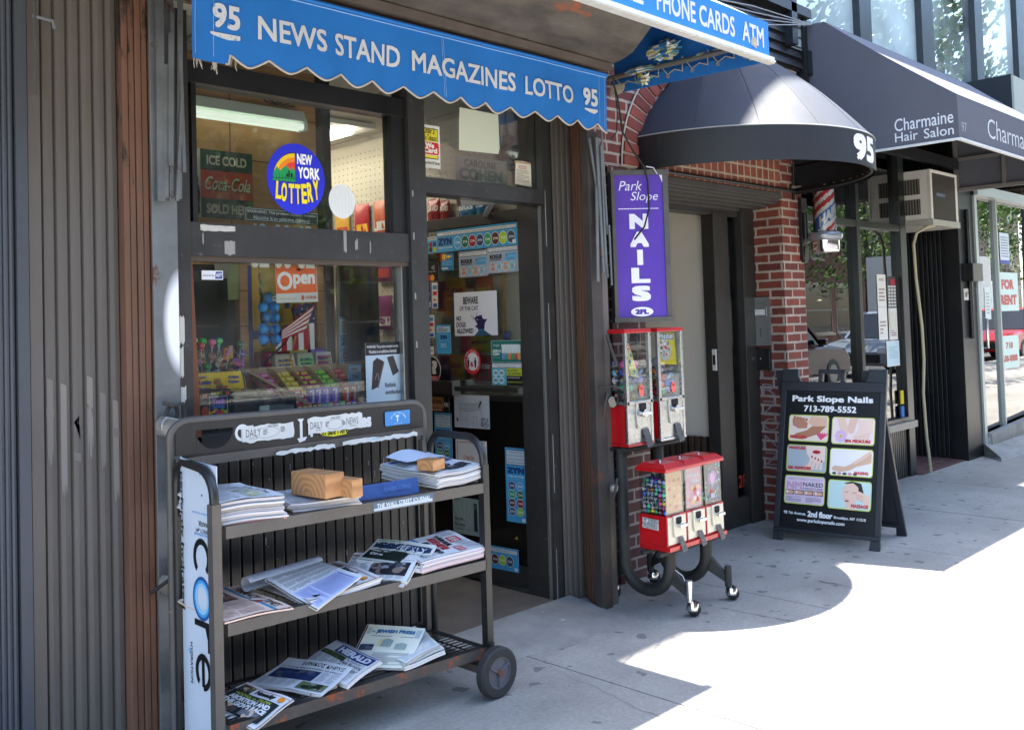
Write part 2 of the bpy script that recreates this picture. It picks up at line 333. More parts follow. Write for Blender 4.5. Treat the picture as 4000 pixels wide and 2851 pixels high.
R_ = mat('worn_cement', '#8b8983', .9, var=.25, vs=5, wear=('#b6b4ac', .25, 11), bump=.5, bs=30)
def ramp(u, v):
    x = 2.86+.95*u; y = 3.42-.42*v; e = noise.noise((x*4, y*9, 0))*.02
    return (x, y+.04*sin(9*u)*v, .036*(1-v)**1.4-.004*(v > .97)+e*.25*(v*(1-v)*4)+.004)
m.grid(ramp, 30, 14, R_); m.build('threshold', shop)
m = MB(); m.box(3.80, 3.9, 3.62, 8.2, 0, 2.74, mat('pegboard', '#b9b4a6', .7)); m.box(1.15, 1.2, 3.6, 8.2, 0, 2.74, IWALL); m.box(1.2, 3.8, 8.2, 8.3, 0, 2.74, IWALL)
ph = pm('#3c3932')
P_ = []; F_ = []
for iz in range(60):
    for iy in range(62):
        y = 3.95+iy*.0508; z = .3+iz*.0408
        if z > 2.7: continue
        n0 = len(P_); P_ += [(3.7985, y-.004, z-.004), (3.7985, y-.004, z+.004), (3.7985, y+.004, z+.004), (3.7985, y+.004, z-.004)]; F_.append((n0, n0+1, n0+2, n0+3))
m.add(P_, F_, ph); m.build('interior_wall', shop)
# upper storey
m = MB(); m.box(1.12, 3.95, FY+.02, 9.5, 2.80, 10.9, BRICKB); m.box(-9, 14, FY-.1, FY+.3, 10.7, 10.92, BLK2); m.box(1.12, 3.96, FY-.02, FY+.02, 2.79, 3.6, mat('rusted_fascia', '#3d2f28', .7, var=.3, vs=4, wear=('#7a4a30', .3, 5)))
m.build('wall', shop)
# window: frame > panes
WIN = glass('window_glass', '#f4f7f5', 1.5, dirt_haze=.05, dscale=4, boost=.62)
m = MB()
m.box(1.64, 1.70, 3.41, 3.53, 0, 2.74, BLK); m.box(2.78, 2.88, 3.41, 3.53, 0, 2.74, BLK); m.box(1.70, 2.78, 3.42, 3.51, 1.795, 1.925, BLK); m.box(1.70, 2.78, 3.425, 3.51, 2.47, 2.555, BLK2)
m.box(1.70, 2.78, 3.42, 3.52, 1.02, 1.10, BLK); m.box(1.725, 1.745, 3.435, 3.50, 1.925, 2.47, BLK2); m.box(2.70, 2.78, 3.435, 3.50, 1.925, 2.47, BLK2); m.box(1.70, 2.78, 3.43, 3.50, 1.775, 1.795, mat('bronze_trim', '#4c4038', .4)); m.box(2.74, 2.78, 3.435, 3.50, 1.10, 1.775, BLK2)
m.box(2.735, 2.74, 3.432, 3.48, 1.10, 1.775, mat('bare_aluminium', '#9b9b98', .35, metal=.8))
m.hexa([(1.70, 3.42, 1.08), (1.735, 3.42, 1.08), (1.735, 3.47, 1.08), (1.70, 3.47, 1.08)], [(1.701, 3.42, 1.78), (1.71, 3.42, 1.78), (1.71, 3.47, 1.78), (1.701, 3.47, 1.78)], mat('stained_trim', '#6b3a22', .5, var=.2))
# scraped paint and torn tape on the frame
wt = mat('torn_tape', '#b9b6ae', .7, var=.15, vs=40); scr = mat('paint_scrape', '#8f8d88', .7, wear=('#55534f', .4, 60))
def rag(mb, x0, x1, z0, z1, y, mt, n=9, j=.006):
    p = [(x0+(x1-x0)*i/n, y, z0+random.uniform(-j, j)) for i in range(n+1)]+[(x1-(x1-x0)*i/n, y, z1+random.uniform(-j, j)) for i in range(n+1)]
    mb.slab(p, (0, .002, 0), mt)
rag(m, 1.745, 1.892, 1.893, 1.915, 3.4175, wt, 9, .003)
for x0, x1, z0, z1 in ((1.845, 1.89, 1.80, 1.86), (1.752, 1.758, 1.84, 1.88), (2.41, 2.425, 1.83, 1.925), (2.47, 2.485, 1.845, 1.885), (2.55, 2.556, 1.83, 1.88)): rag(m, x0, x1, z0, z1, 3.4178, scr, 5, .006)
for z in (1.9, 1.62, 1.4, 2.1): rag(m, 2.792, 2.80, z, z+.03, 3.4075, scr, 3, .004)
for z0, z1, w in ((1.46, 1.56, .02), (1.33, 1.45, .014), (1.24, 1.30, .022)): rag(m, 1.648, 1.648+w, z0, z1, 3.4075, pm('#c9c7c0'), 5, .01)
wf = m.build('window', shop, bev=.003)
m = MB(); m.box(1.745, 2.70, 3.462, 3.468, 1.925, 2.47, WIN); m.build('pane', wf)
m = MB(); m.box(1.70, 2.74, 3.462, 3.468, 1.10, 1.775, WIN); m.build('pane', wf)
m = MB(); m.box(1.70, 2.78, 3.462, 3.468, 2.555, 2.74, WIN); m.build('pane', wf)
# bulkhead under the window: black ribs
m = MB(); m.box(1.70, 2.78, 3.44, 3.5, 0, 1.02, DK); x = 1.70; RB = mat('bulkhead_metal', '#2c2a28', .42, var=.25, vs=5, wear=('#5f5b56', .16, 30), stretch=(1, 1, .3)); RL = mat('bulkhead_highlight', '#57534e', .45)  # the paler strip paints a highlight line down each rib
while x < 2.775:
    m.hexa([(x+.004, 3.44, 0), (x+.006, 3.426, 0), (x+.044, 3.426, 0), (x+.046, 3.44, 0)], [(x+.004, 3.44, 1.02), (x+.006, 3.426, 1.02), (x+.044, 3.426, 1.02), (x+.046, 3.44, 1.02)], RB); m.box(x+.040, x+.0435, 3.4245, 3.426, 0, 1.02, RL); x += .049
for k in range(40): z = random.uniform(.35, 1.0); x = random.uniform(1.75, 2.7); m.box(x, x+random.uniform(.002, .005), 3.4235, 3.4245, z, z+random.uniform(.004, .03), scr)
m.build('bulkhead', shop)
# doorway: jambs, transom > pane
m = MB(); m.box(3.70, 3.77, 3.42, 3.62, 0, 2.74, BLK); m.box(2.88, 3.70, 3.41, 3.53, 2.125, 2.20, BLK); m.box(2.88, 3.70, 3.43, 3.5, 2.62, 2.74, BLK2)
m.box(3.69, 3.70, 3.44, 3.455, 0, 2.12, MATS['bare_aluminium'])
for q in (0, .6, 1.3, 1.9): rag(m, 3.712, 3.716, q, q+.3, 3.4175, scr, 6, .004)
df = m.build('door_frame', shop, bev=.003)
m = MB(); m.box(2.88, 3.70, 3.462, 3.468, 2.20, 2.62, WIN); m.build('pane', df)
# display box behind the window
m = MB(); m.box(1.70, 2.78, 3.53, 3.90, 1.02, 1.08, mat('display_shelf', '#5b4632', .6, var=.2)); m.build('display_shelf', shop)
m = MB(); m.box(1.66, 2.60, 3.90, 3.93, 1.80, 2.74, WOOD)
for z in (2.06, 2.28, 2.5): m.box(1.66, 2.60, 3.8985, 3.90, z, z+.004, pm('#4a3420'))
m.box(2.14, 2.144, 3.8982, 3.90, 1.8, 2.7, pm('#5a4028'))
for x in (2.165, 2.575): m.box(x, x+.042, 3.885, 3.93, 1.08, 1.80, WOOD)
for x in (2.165, 2.575):
    for z in (1.3, 1.52, 1.68): m.box(x, x+.042, 3.8835, 3.885, z, z+.003, pm('#3a2818'))
m.box(2.617, 2.665, 3.87, 3.93, 1.05, 2.74, BLK2); m.build('display_back', shop)
m = MB(); m.box(2.672, 2.677, 3.53, 3.87, 1.10, 1.80, glass('inner_glass', '#eef2ee', 1.5, boost=1.2)); m.build('display_side_glass', shop)
m = MB(); m.box(1.66, 2.165, 3.93, 3.95, 1.08, 1.80, mat('dark_glass_case', '#2c2f30', .25)); m.build('cabinet_back', shop)
# lit ceiling tubes inside
fx = thing('fluorescent_light', 'lit white fluorescent ceiling light deep inside the newsstand', 'ceiling light', (3.2, 5.6, 2.70))
m = MB(); m.box(2.9, 3.5, 4.6, 6.6, 2.70, 2.73, pm('#d8d8d4')); m.build('housing', fx)
m = MB()
for x, y0, y1 in ((3.05, 4.65, 6.55), (3.35, 4.65, 6.55)): m.cyl((x, y0, 2.675), (x, y1, 2.675), .018, emat('lit_tube', '#fff4e0', 5), 10)
m.build('tube', fx)
# ================================================================ open door leaf
HG = Vector((3.745, 3.60, 0)); DU = Vector((-.0607, .99816, 0)); DN_ = Vector((-.99816, -.0607, 0))
dr = thing('shop_door', 'black glazed shop door standing open into the newsstand', 'door', HG)
def D(u, z, h=0): return HG+DU*u+DN_*h+Vector((0, 0, z))
def dbox(mb, u0, u1, z0, z1, h0, h1, mt): mb.hexa([D(u0, z0, h0), D(u1, z0, h0), D(u1, z0, h1), D(u0, z0, h1)], [D(u0, z1, h0), D(u1, z1, h0), D(u1, z1, h1), D(u0, z1, h1)], mt)
m = MB(); dbox(m, .0, .05, .04, 2.13, -.045, 0, BLK); dbox(m, .82, .87, .04, 2.13, -.045, 0, BLK); dbox(m, .05, .82, 2.065, 2.13, -.045, 0, BLK); dbox(m, .05, .82, .04, .16, -.045, 0, BLK); dbox(m, .05, .82, 1.06, 1.09, -.04, -.004, BLK2)
for z in (.1, .5, .9, 1.5, 1.9): dbox(m, -.002, .004, z, z+.1, .0005, .002, scr)
m.build('frame', dr, bev=.003)
m = MB(); dbox(m, .05, .82, 1.09, 2.065, -.025, -.019, WIN); m.build('pane', dr)
m = MB(); dbox(m, .05, .82, .16, 1.06, -.03, -.015, mat('black_glass', '#0b0c0d', .12)); m.build('lower_panel', dr)
m = MB(); dbox(m, .03, .56, 1.115, 1.14, .03, .05, mat('dark_bronze_bar', '#3c3a38', .35, metal=.5)); dbox(m, .02, .045, 1.112, 1.143, 0, .055, MATS['bare_aluminium']); dbox(m, .54, .87, 1.095, 1.17, .005, .06, MATS['dark_bronze_bar']); dbox(m, .538, .542, 1.09, 1.175, .0, .065, MATS['bare_aluminium']); m.build('push_bar', dr)
m = MB(); dbox(m, .005, .02, .04, 2.13, -.06, -.045, MATS['bare_aluminium']); m.build('hinge', dr)
dc = MB(); dc.bar(D(.30, 2.115, .0), (3.45, 3.55, 2.14), .025, .02, MATS['bare_aluminium']); dc.bar((3.45, 3.55, 2.14), (3.2, 3.54, 2.11), .03, .03, MATS['bare_aluminium']); dc.build('door_closer', dr)
# ================================================================ walls beside the shop
def ribs(mb, x0, x1, y, z0, z1, pitch, mt, gap=.01, dep=.012):
    x = x0
    while x < x1-pitch*.5:
        a = [(x, y+dep), (x+gap*.4, y+dep), (x+gap, y), (x+pitch*.55, y-.0025), (x+pitch-gap*.3, y), (x+pitch, y+dep)]
        n = len(mb.v); mb.add([(p, q, z) for z in (z0, z1) for p, q in a], [(i, i+1, i+7, i+6) for i in range(5)], mt); x += pitch
    mb.box(x0, x1, y+dep+.002, y+dep+.05, z0, z1, DK)
m = MB(); ribs(m, 1.165, 1.435, FY, 0, 3.3, .0447, BROWN); m.box(1.125, 1.165, FY-.008, FY+.05, 0, 3.3, BROWN); m.build('ribbed_wall', label='brown ribbed metal wall panel between navy siding and rusty gate post', cat='wall panel')
m = MB(); fp = mat('faded_tag', '#6f6963', .6, wear=('#5c5650', .42, 26), stretch=(1, 1, .3)); fp2 = mat('faded_tag_pale', '#7d776f', .6, wear=('#5c5650', .40, 30), stretch=(1, 1, .25)); rq = random.Random(12)
for k, (zt, zb) in enumerate(((1.36, 1.05), (1.34, .93), (1.20, 1.14), (1.36, 1.06), (1.30, 1.02), (1.27, .90))):
    x = 1.165+.0447*k; p_ = [(x+.012, zt), (x+.032, zt-.01)]; n = 7
    q_ = [(x+.032-.020*i/n, zb+rq.uniform(0, .10)*(1 if i % 2 else .2)) for i in range(n+1)]; m.slab([(a, FY-.0032, z) for a, z in p_+q_], (0, .0004, 0), fp2 if k % 2 else fp)
    if k in (0, 2, 4, 5): m.slab([(x+.010, FY-.0034, zt-.10), (x+.034, FY-.0034, zt-.11), (x+.034, FY-.0034, zt-.14), (x+.010, FY-.0034, zt-.13)], (0, .0004, 0), fp)
m.build('graffiti', label='faint grey dripping graffiti on the brown ribbed wall panel', cat='graffiti')
nv = thing('neighbour_building', 'building clad in narrow dark navy metal strips, at far left', 'building', (0, FY, 0))
m = MB(); ribs(m, -1.4, 1.085, FY, 0, 3.6, .0185, NAVY, .004, .006); m.box(1.085, 1.122, FY-.012, FY+.05, 0, 3.6, NAVY); m.build('siding', nv)
m = MB(); m.box(-9, 1.12, FY+.06, 9.5, 0, 10.8, BRICKD); m.box(-9, -1.4, FY, FY+.06, 0, 3.6, NAVY); m.build('wall', nv)
m = MB(); 
for k in range(4):
    a = .003*k; m.tube([(1.125+a, 3.405, 3.2-.1*k), (1.138+a*1.2, 3.40, 2.75), (1.15-a, 3.395, 2.55), (1.146, 3.40, 2.4+.03*k), (1.143, 3.405, 2.33)], .0045, pm('#4a4744'), 6)
m.tube([(1.14, 3.405, 2.60), (1.19, 3.36, 2.58), (1.195, 3.36, 2.555)], .006, pm('#77777a', .4), 6)
m.build('wall_cable', label='bunch of old grey cables tied on the seam of the brown panel', cat='cable')
def gate_stack(name, label, pts, mt=STEEL):
    t = thing(name, label, 'folding gate', (pts[0][0], pts[0][1], 0)); return t
def painted_glare(key, base, spots):  # steel whose colour carries soft white ellipses painting reflected glare
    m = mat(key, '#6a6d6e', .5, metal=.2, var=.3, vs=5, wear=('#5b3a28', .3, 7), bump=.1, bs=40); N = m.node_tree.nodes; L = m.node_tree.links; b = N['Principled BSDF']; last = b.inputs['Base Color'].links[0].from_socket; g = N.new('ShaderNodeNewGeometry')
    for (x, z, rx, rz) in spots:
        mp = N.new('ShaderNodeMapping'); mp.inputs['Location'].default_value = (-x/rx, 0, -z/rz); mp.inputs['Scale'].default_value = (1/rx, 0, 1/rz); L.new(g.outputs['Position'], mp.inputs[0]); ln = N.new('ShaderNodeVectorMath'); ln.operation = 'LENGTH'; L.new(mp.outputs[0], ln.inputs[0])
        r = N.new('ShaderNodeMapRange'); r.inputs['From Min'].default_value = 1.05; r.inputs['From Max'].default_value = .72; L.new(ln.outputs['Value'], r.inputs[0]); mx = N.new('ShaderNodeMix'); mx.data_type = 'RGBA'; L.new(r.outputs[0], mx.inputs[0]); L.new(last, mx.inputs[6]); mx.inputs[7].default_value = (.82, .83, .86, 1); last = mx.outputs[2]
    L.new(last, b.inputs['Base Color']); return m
GLARE_STEEL = painted_glare('glare_painted_steel', None, [(1.645, 1.54, .075, .20), (1.645, .80, .045, .26)])
# left gate: rust post with ribs, steel plate and folded slats
gl = thing('folding_gate', 'folded steel security gate left of the shop window, rust red post and grey plate', 'security gate', (1.5, FY, 0), group='folding gates at the shop front')
m = MB()
for k in range(4): m.box(1.435+k*.0245, 1.457+k*.0245, 3.385+.004*(k % 2), 3.45, 0, 3.3, RUST)
m.build('post', gl, bev=.003)
m = MB(); m.box(1.535, 1.632, 3.375, 3.385, 0, 3.3, GLARE_STEEL); m.box(1.535, 1.545, 3.385, 3.44, 0, 3.3, RUST)
for z in (2.86, 2.52, 2.19): m.cyl((1.575, 3.374, z), (1.575, 3.379, z), .011, DK, 12)
m.build('plate', gl, bev=.002)
def slats(par, L):
    for a, b, w in L:
        m = MB(); m.bar(a, b, w, .006, STEEL, up=(0, 1, 0)); m.build('slat', par)
slats(gl, [((1.602, 3.362, 1.99), (1.62, 3.362, 2.72), .016), ((1.58, 3.356, 2.0), (1.586, 3.356, 2.50), .018), ((1.597, 3.35, 2.12), (1.608, 3.35, 2.62), .02), ((1.63, 3.355, 2.0), (1.655, 3.355, 3.0), .02), ((1.618, 3.345, 1.99), (1.645, 3.345, 2.4), .012), ((1.65, 3.35, 2.10), (1.642, 3.35, 2.55), .014)])
m = MB(); m.bar((1.562, 3.36, 1.985), (1.572, 3.36, 3.2), .03, .012, STEEL, up=(0, 1, 0)); m.build('gate_bar', gl)
# right gate
gr = thing('folding_gate', 'folded rusty security gate beside the purple nail salon sign', 'security gate', (3.85, 3.25, 0), group='folding gates at the shop front')
m = MB(); ribs(m, 3.772, 3.945, FY-.003, 0, 2.8, .043, BROWN, .01, .012); m.box(3.765, 3.775, 3.42, 3.46, 0, 2.8, BLK); m.build('rib_panel', gr)
m = MB(); A = Vector((3.95, 3.44, 0)); B = Vector((3.815, 3.225, 0)); dd = (B-A)/5; nn = Vector((dd.y, -dd.x, 0)).normalized()*-1
for k in range(5):
    a = A+dd*k+dd*.06; b = A+dd*(k+1)-dd*.06; o = nn*(-.012 if k % 2 else -.018); z = Vector((0, 0, 2.8))
    m.hexa([a, b, b-o*0+nn*.03, a+nn*.03], [a+z, b+z, b+nn*.03+z, a+nn*.03+z], RUST)
m.build('post', gr, bev=.002)
m = MB(); m.box(3.805, 3.822, 3.19, 3.235, 0, 2.5, RUSTB); m.box(3.822, 3.892, 3.19, 3.20, 0, 2.5, RUSTB); m.box(3.83, 3.96, 3.21, 3.23, 0, 2.4, BROWN); m.build('plate', gr, bev=.002)
slats(gr, [((3.90, 3.17, 1.9), (3.80, 3.17, 2.45), .014), ((3.87, 3.16, 1.75), (3.845, 3.16, 2.46), .018), ((3.905, 3.165, 1.72), (3.865, 3.165, 2.46), .016), ((3.885, 3.155, 1.78), (3.875, 3.155, 2.42), .012), ((3.92, 3.15, 1.68), (3.915, 3.15, 2.0), .010), ((3.825, 3.165, 1.70), (3.84, 3.165, 2.2), .02), ((3.91, 3.16, 1.95), (3.89, 3.16, 2.5), .014)])
m = MB(); m.tube([(3.90, 3.18, 1.42), (3.90, 3.12, 1.26), (3.86, 3.12, 1.255)], .009, RUSTB, 8); m.tube([(3.83, 3.185, 1.145), (3.87, 3.12, 1.155), (3.93, 3.10, 1.13), (3.945, 3.10, 1.05)], .006, RUSTB, 8); m.build('gate_latch', gr)
def padlock(name, label, c, rz, body, sz=1., tilt=0, hook=None):
    t = thing(name, label, 'padlock', c, rz); t['_local'] = 1
    m = MB(); m.T = Matrix.Rotation(tilt, 4, 'Y'); w = .04*sz
    n = 16; P = [(w*cos(a), w*.95*sin(a)) for a in [2*pi*k/n for k in range(n)]]; P = [(x, max(-w*.78, min(w*.62, z))) for x, z in P]
    m.hexa([(x, -.014*sz, z) for x, z in P], [(x, .014*sz, z) for x, z in P], body); m.build('lock_body', t, bev=.004)
    m = MB(); m.T = Matrix.Rotation(tilt, 4, 'Y'); m.tube([(-.02*sz, 0, w*.5), (-.02*sz, 0, w*1.0), (-.013*sz, 0, w*1.35), (0, 0, w*1.5), (.013*sz, 0, w*1.35), (.02*sz, 0, w*1.0), (.02*sz, 0, w*.5)], .0055*sz, RUSTB, 8); m.build('shackle', t)
    if hook:
        m = MB(); m.tube(hook, .007, RUSTB, 8); m.build('hasp_pin', t)
    return t
LK = mat('lock_metal', '#a5a49c', .35, metal=.6, var=.15, vs=30, wear=('#7c6e5c', .3, 30))
padlock('padlock', 'round grey padlock on the grey gate plate beside the cart header', (1.568, 3.335, 1.16), .3, LK, 1.3, .25, [(-.03, 0, .09), (0, -.02, .075), (.045, -.02, .08), (.055, -.02, .05), (.06, -.02, -.06)])
padlock('padlock', 'grey padlock low on the gate plate beside the blue water bottle board', (1.572, 3.335, .60), .2, LK, 1.3, 0, [(-.11, -.02, -.01), (-.03, -.02, .02), (0, -.02, .05), (.01, -.02, .09)])
padlock('padlock', 'small grey padlock hanging from a rusty hasp beside the gumball rack', (3.90, 3.165, .62), .2, LK, .75, 0, [(-.03, -.01, -.05), (-.02, -.02, .0), (-.0, -.02, .05)])
padlock('padlock', 'dull padlock on the rusty gate post in front of tall capsule machine', (3.885, 3.15, 1.07), -.3, mat('lock_dull', '#77756c', .45, metal=.5), .75, 1.2, [(-.03, -.01, .05), (-.05, -.01, -.01), (-.065, -.02, -.07)])
# ================================================================ brick house with the round awning
bh = thing('brick_building', 'red brick house front with arched doorway between the shop and salon', 'building', (5.4, FY, 0))
m = MB()
m.box(3.95, 4.24, FY, 3.9, 0, 2.38, mat('dark_pilaster', '#3b3733', .6, var=.2)); m.box(4.24, 4.55, FY-.02, 3.9, 0, 2.38, BRICKD)
m.box(6.25, 6.56, FY, 3.75, .0, 2.38, BRICK); m.box(3.95, 6.56, FY, 3.9, 2.38, 3.32, BRICK); m.box(4.56, 6.24, FY-.004, FY, 2.385, 2.72, BRICK2)
m.box(6.56, 6.6, 3.5, 3.75, 0, 3.3, BLK2)
m.build('wall', bh)
m = MB()                                                   # rowlock arch round the doorway
for k in range(34):
    a = pi*(k+.5)/34; r_a, r_b = .955, 1.10
    for side in (0,):
        c0, s0 = cos(a-.036), sin(a-.036); c1, s1 = cos(a+.036), sin(a+.036); cz = 2.40; ky = .78
        P = [(5.50-r*c, z0+cz) for r, c, z0 in ((r_a, c0, r_a*s0*ky), (r_b, c0, r_b*s0*ky), (r_b, c1, r_b*s1*ky), (r_a, c1, r_a*s1*ky))]
        yy = FY-random.uniform(.016, .024); m.hexa([(x, yy, z) for x, z in P], [(x, FY, z) for x, z in P], mat('arch_brick%d' % (k % 3), ('#7d3b2f', '#8b4537', '#713428')[k % 3], .85, var=.2, vs=20, bump=.3))
mm = mat('pointing', '#b3a798', .9, var=.12, vs=20)
P = []; n = 48
m.add([(5.5-r*cos(pi*k/n), FY-.010, 2.4+r*sin(pi*k/n)*.78) for r in (.95, 1.115) for k in range(n+1)], [(k, k+1, n+2+k, n+1+k) for k in range(n)], mm)
m.build('arch', bh, bev=.002)
LIN = mat('lintel_paint', '#3a3836', .6, var=.2, vs=5, wear=('#6a655e', .2, 20))
m = MB(); m.box(4.55, 6.25, 3.45, 3.75, 2.32, 2.38, LIN); m.box(4.55, 6.25, FY-.012, 3.45, 2.335, 2.378, LIN)
for k in range(4): m.box(4.55, 6.25, 3.46+k*.07, 3.50+k*.07, 2.30-.012*k, 2.32, LIN)
m.build('lintel', bh, bev=.003)
HW = mat('hallway_paint', '#e6dfd2', .5, var=.03, vs=1.5)
m = MB(); m.box(5.83, 5.90, 3.79, 7.2, 0, 2.6, HW); m.box(5.90, 6.34, 3.98, 4.05, 0, 2.6, HW); m.box(4.3, 4.4, 3.9, 7.2, 0, 2.6, HW); m.box(4.4, 6.3, 7.2, 7.3, 0, 2.6, HW); m.box(4.3, 6.34, 3.9, 7.3, 2.6, 2.7, HW); m.box(4.4, 6.26, 3.75, 7.3, -.01, .03, mat('hall_floor', '#9a8a78', .6)); m.box(5.827, 5.83, 4.25, 4.33, 1.28, 1.42, pm('#d8d2c6')); m.build('hallway', bh)
m = MB()
for k in range(26): m.box(5.77, 5.828, 3.83+k*.055, 3.87+k*.055, .12, .64, mat('radiator_brown', '#3d2f28', .5))
m.box(5.79, 5.828, 3.82, 5.2, .06, .14, MATS['radiator_brown']); m.build('radiator', bh, bev=.006)
DF = mat('steel_door_frame', '#2a2826', .4, var=.3, vs=6, wear=('#5a544c', .22, 18))
m = MB(); m.box(4.55, 4.62, 3.70, 3.78, 0, 2.32, DF); m.box(5.735, 5.925, 3.68, 3.78, 0, 2.24, DF); m.box(6.08, 6.25, 3.66, 3.78, 0, 2.32, DF); m.box(4.62, 6.08, 3.69, 3.78, 2.22, 2.30, DF); m.box(5.925, 6.08, 3.68, 3.78, 0, .20, DF)
fr = m.build('door_frame', bh, bev=.003)
m = MB(); m.box(5.925, 6.08, 3.715, 3.721, .20, 2.22, glass('sidelight_glass', '#dfe0da', 1.5)); a = Art(m, (5.935, 3.714, .2), (1, 0, 0), (0, 0, 1)); a.T('2F', .06, .06, .10, .09, '#8c2a20', .02); m.build('pane', fr)
m = MB(); m.box(5.723, 5.735, 3.69, 3.72, 1.12, 1.27, pm('#c8c6c0', .3)); m.box(5.721, 5.723, 3.695, 3.715, 1.16, 1.23, DK); m.build('strike_plate', fr)
m = MB(); m.box(6.05, 6.60, FY-.01, 3.9, 3.32, 3.8, DK)
for k in range(5): m.hexa([(3.9, FY-.035, 3.34+k*.075), (6.62, FY-.035, 3.34+k*.075), (6.62, FY-.005, 3.34+k*.075), (3.9, FY-.005, 3.34+k*.075)], [(3.9, FY-.01, 3.41+k*.075), (6.62, FY-.01, 3.41+k*.075), (6.62, FY-.005, 3.41+k*.075), (3.9, FY-.005, 3.41+k*.075)], mat('black_clapboard', '#232427', .45, var=.25, vs=5, wear=('#70716f', .16, 24)))
m.box(6.60, 6.66, FY-.05, FY+.05, 3.1, 3.75, BLK2); m.box(3.9, 6.66, FY-.09, FY+.02, 3.72, 3.79, MATS['black_clapboard']); m.box(3.95, 6.4, FY, 9.5, 3.8, 10.8, BRICKB); m.box(6.15, 6.40, FY-.04, FY, 3.79, 5, MATS['black_clapboard']); m.build('siding', bh)
# ================================================================ salon house
sb = thing('salon_building', 'black hair salon front with tall upstairs windows above its awning', 'building', (8, FY, 0))
SG = glass('salon_glass', '#b9c2bd', 1.7, boost=1.9); UG = glass('upper_glass', '#8fa0a0', 2.1, boost=1.9, dirt_haze=.85, dcol='#dff0ee', dscale=.7)  # dense pale veil on the upper glass paints its bright sky haze
GF = mat('salon_frame', '#1d1f1e', .3, var=.2)
m = MB(); m.box(6.60, 6.76, 3.55, 3.67, 0, 3.3, GF); m.box(7.73, 7.79, 3.55, 3.65, .46, 3.3, GF); m.box(8.62, 8.75, 3.55, 3.69, 0, 3.3, GF); m.box(6.76, 8.62, 3.555, 3.65, 2.22, 2.28, GF); m.box(6.76, 8.62, 3.55, 3.65, .50, .54, GF); m.box(6.76, 8.75, 3.52, 3.65, .44, .50, mat('stone_sill', '#a79c8e', .8, var=.1))
m.box(6.76, 8.62, 3.55, 3.65, 2.95, 3.3, GF); m.box(7.85, 8.60, 3.63, 3.64, 2.02, 2.20, pm('#b9b8b0'))
sw = m.build('window', sb, bev=.003)
for a, b, c, d in ((6.76, 7.73, .54, 2.22), (7.79, 8.62, .54, 2.22), (6.76, 7.73, 2.28, 2.95), (7.79, 8.62, 2.28, 2.95)):
    m = MB(); m.box(a, b, 3.60, 3.606, c, d, SG); m.build('pane', sw)
m = MB(); m.box(6.76, 8.62, 3.59, 3.65, 0, .44, DK); x = 6.76
while x < 8.6: m.box(x, x+.03, 3.57, 3.59, 0, .44, GF); x += .042
m.build('bulkhead', sb)
m = MB(); m.box(6.6, 12, 6.5, 6.6, 0, 3.3, pm('#3a3733', .8)); m.box(6.6, 12, 3.6, 6.5, 3.3, 3.34, pm('#4a4a48', .8)); m.box(6.6, 8.75, 3.64, 6.5, .0, .03, pm('#4b463f', .8)); m.box(6.62, 6.7, 3.7, 6.5, 0, 3.3, pm('#44403a', .8)); m.build('interior', sb)
m = MB(); m.box(9.84, 9.9, 3.60, 5.2, 0, 3.3, DK); y = 3.60
while y < 4.4: m.box(9.815, 9.84, y, y+.03, 0, 3.0, BLK2); y += .045
m.box(8.75, 9.84, 5.1, 5.2, 0, 3.3, pm('#151515', .7)); m.box(8.70, 8.75, 3.64, 5.1, .5, 3.3, SG); m.box(9.80, 10.22, 3.46, 3.60, 0, 3.2, BLK2); m.build('column', sb, bev=.003)
tile = brick('entry_brick', '#5d3a34', '#6b443c', '#6d625a', .2, .1)
m = MB(); m.box(8.75, 9.84, 3.50, 5.1, -.01, .012, mat('quarry_tile', '#5c3c36', .8, var=.2, vs=14))
for k in range(9): m.box(8.75, 9.84, 3.66+k*.18, 3.67+k*.18, .012, .0135, pm('#746860'))
for k in range(5): m.box(8.9+k*.21, 8.91+k*.21, 3.5, 5.1, .0121, .0136, pm('#746860'))
m.build('entry_floor', sb)
m = MB(); m.box(6.4, 9.9, FY+.15, 9.5, 3.3, 3.42, DK); m.box(6.4, 9.9, FY+.5, 9.5, 3.42, 10.8, pm('#2a2c2e', .8)); m.box(6.4, 13, FY-.02, FY+.4, 6.6, 10.8, BRICKD); m.box(6.62, 13, 3.36, 3.5, 3.3, 3.48, GF)
for a, b in ((6.36, 6.44), (7.50, 7.72), (8.80, 9.08), (10.2, 10.42), (11.55, 11.85), (13, 13.2)): m.box(a, b, 3.34, 3.5, 3.48, 6.5, mat('upper_frame', '#22272d', .35, var=.2))
uw = m.build('upper_window', sb)
for a, b in ((6.44, 7.50), (7.72, 8.80), (9.08, 10.2), (10.42, 11.55), (11.85, 13)):
    m = MB(); m.box(a, b, 3.40, 3.408, 3.48, 6.5, UG); m.build('pane', uw)
m = MB()
for a, b, c, d in ((6.5, 6.6, 7.0, 7.3), (7.78, 8.02, 8.38, 8.60), (9.12, 9.35, 9.75, 9.95), (10.5, 10.6, 11.0, 11.1)): m.add([(a, 3.46, 3.48), (c, 3.46, 3.48), (b, 3.46, 6.4), (a, 3.46, 6.4)], [(0, 1, 2, 3)], mat('sheer_curtain', '#e4eaea', .9))
m.build('curtain', sb)
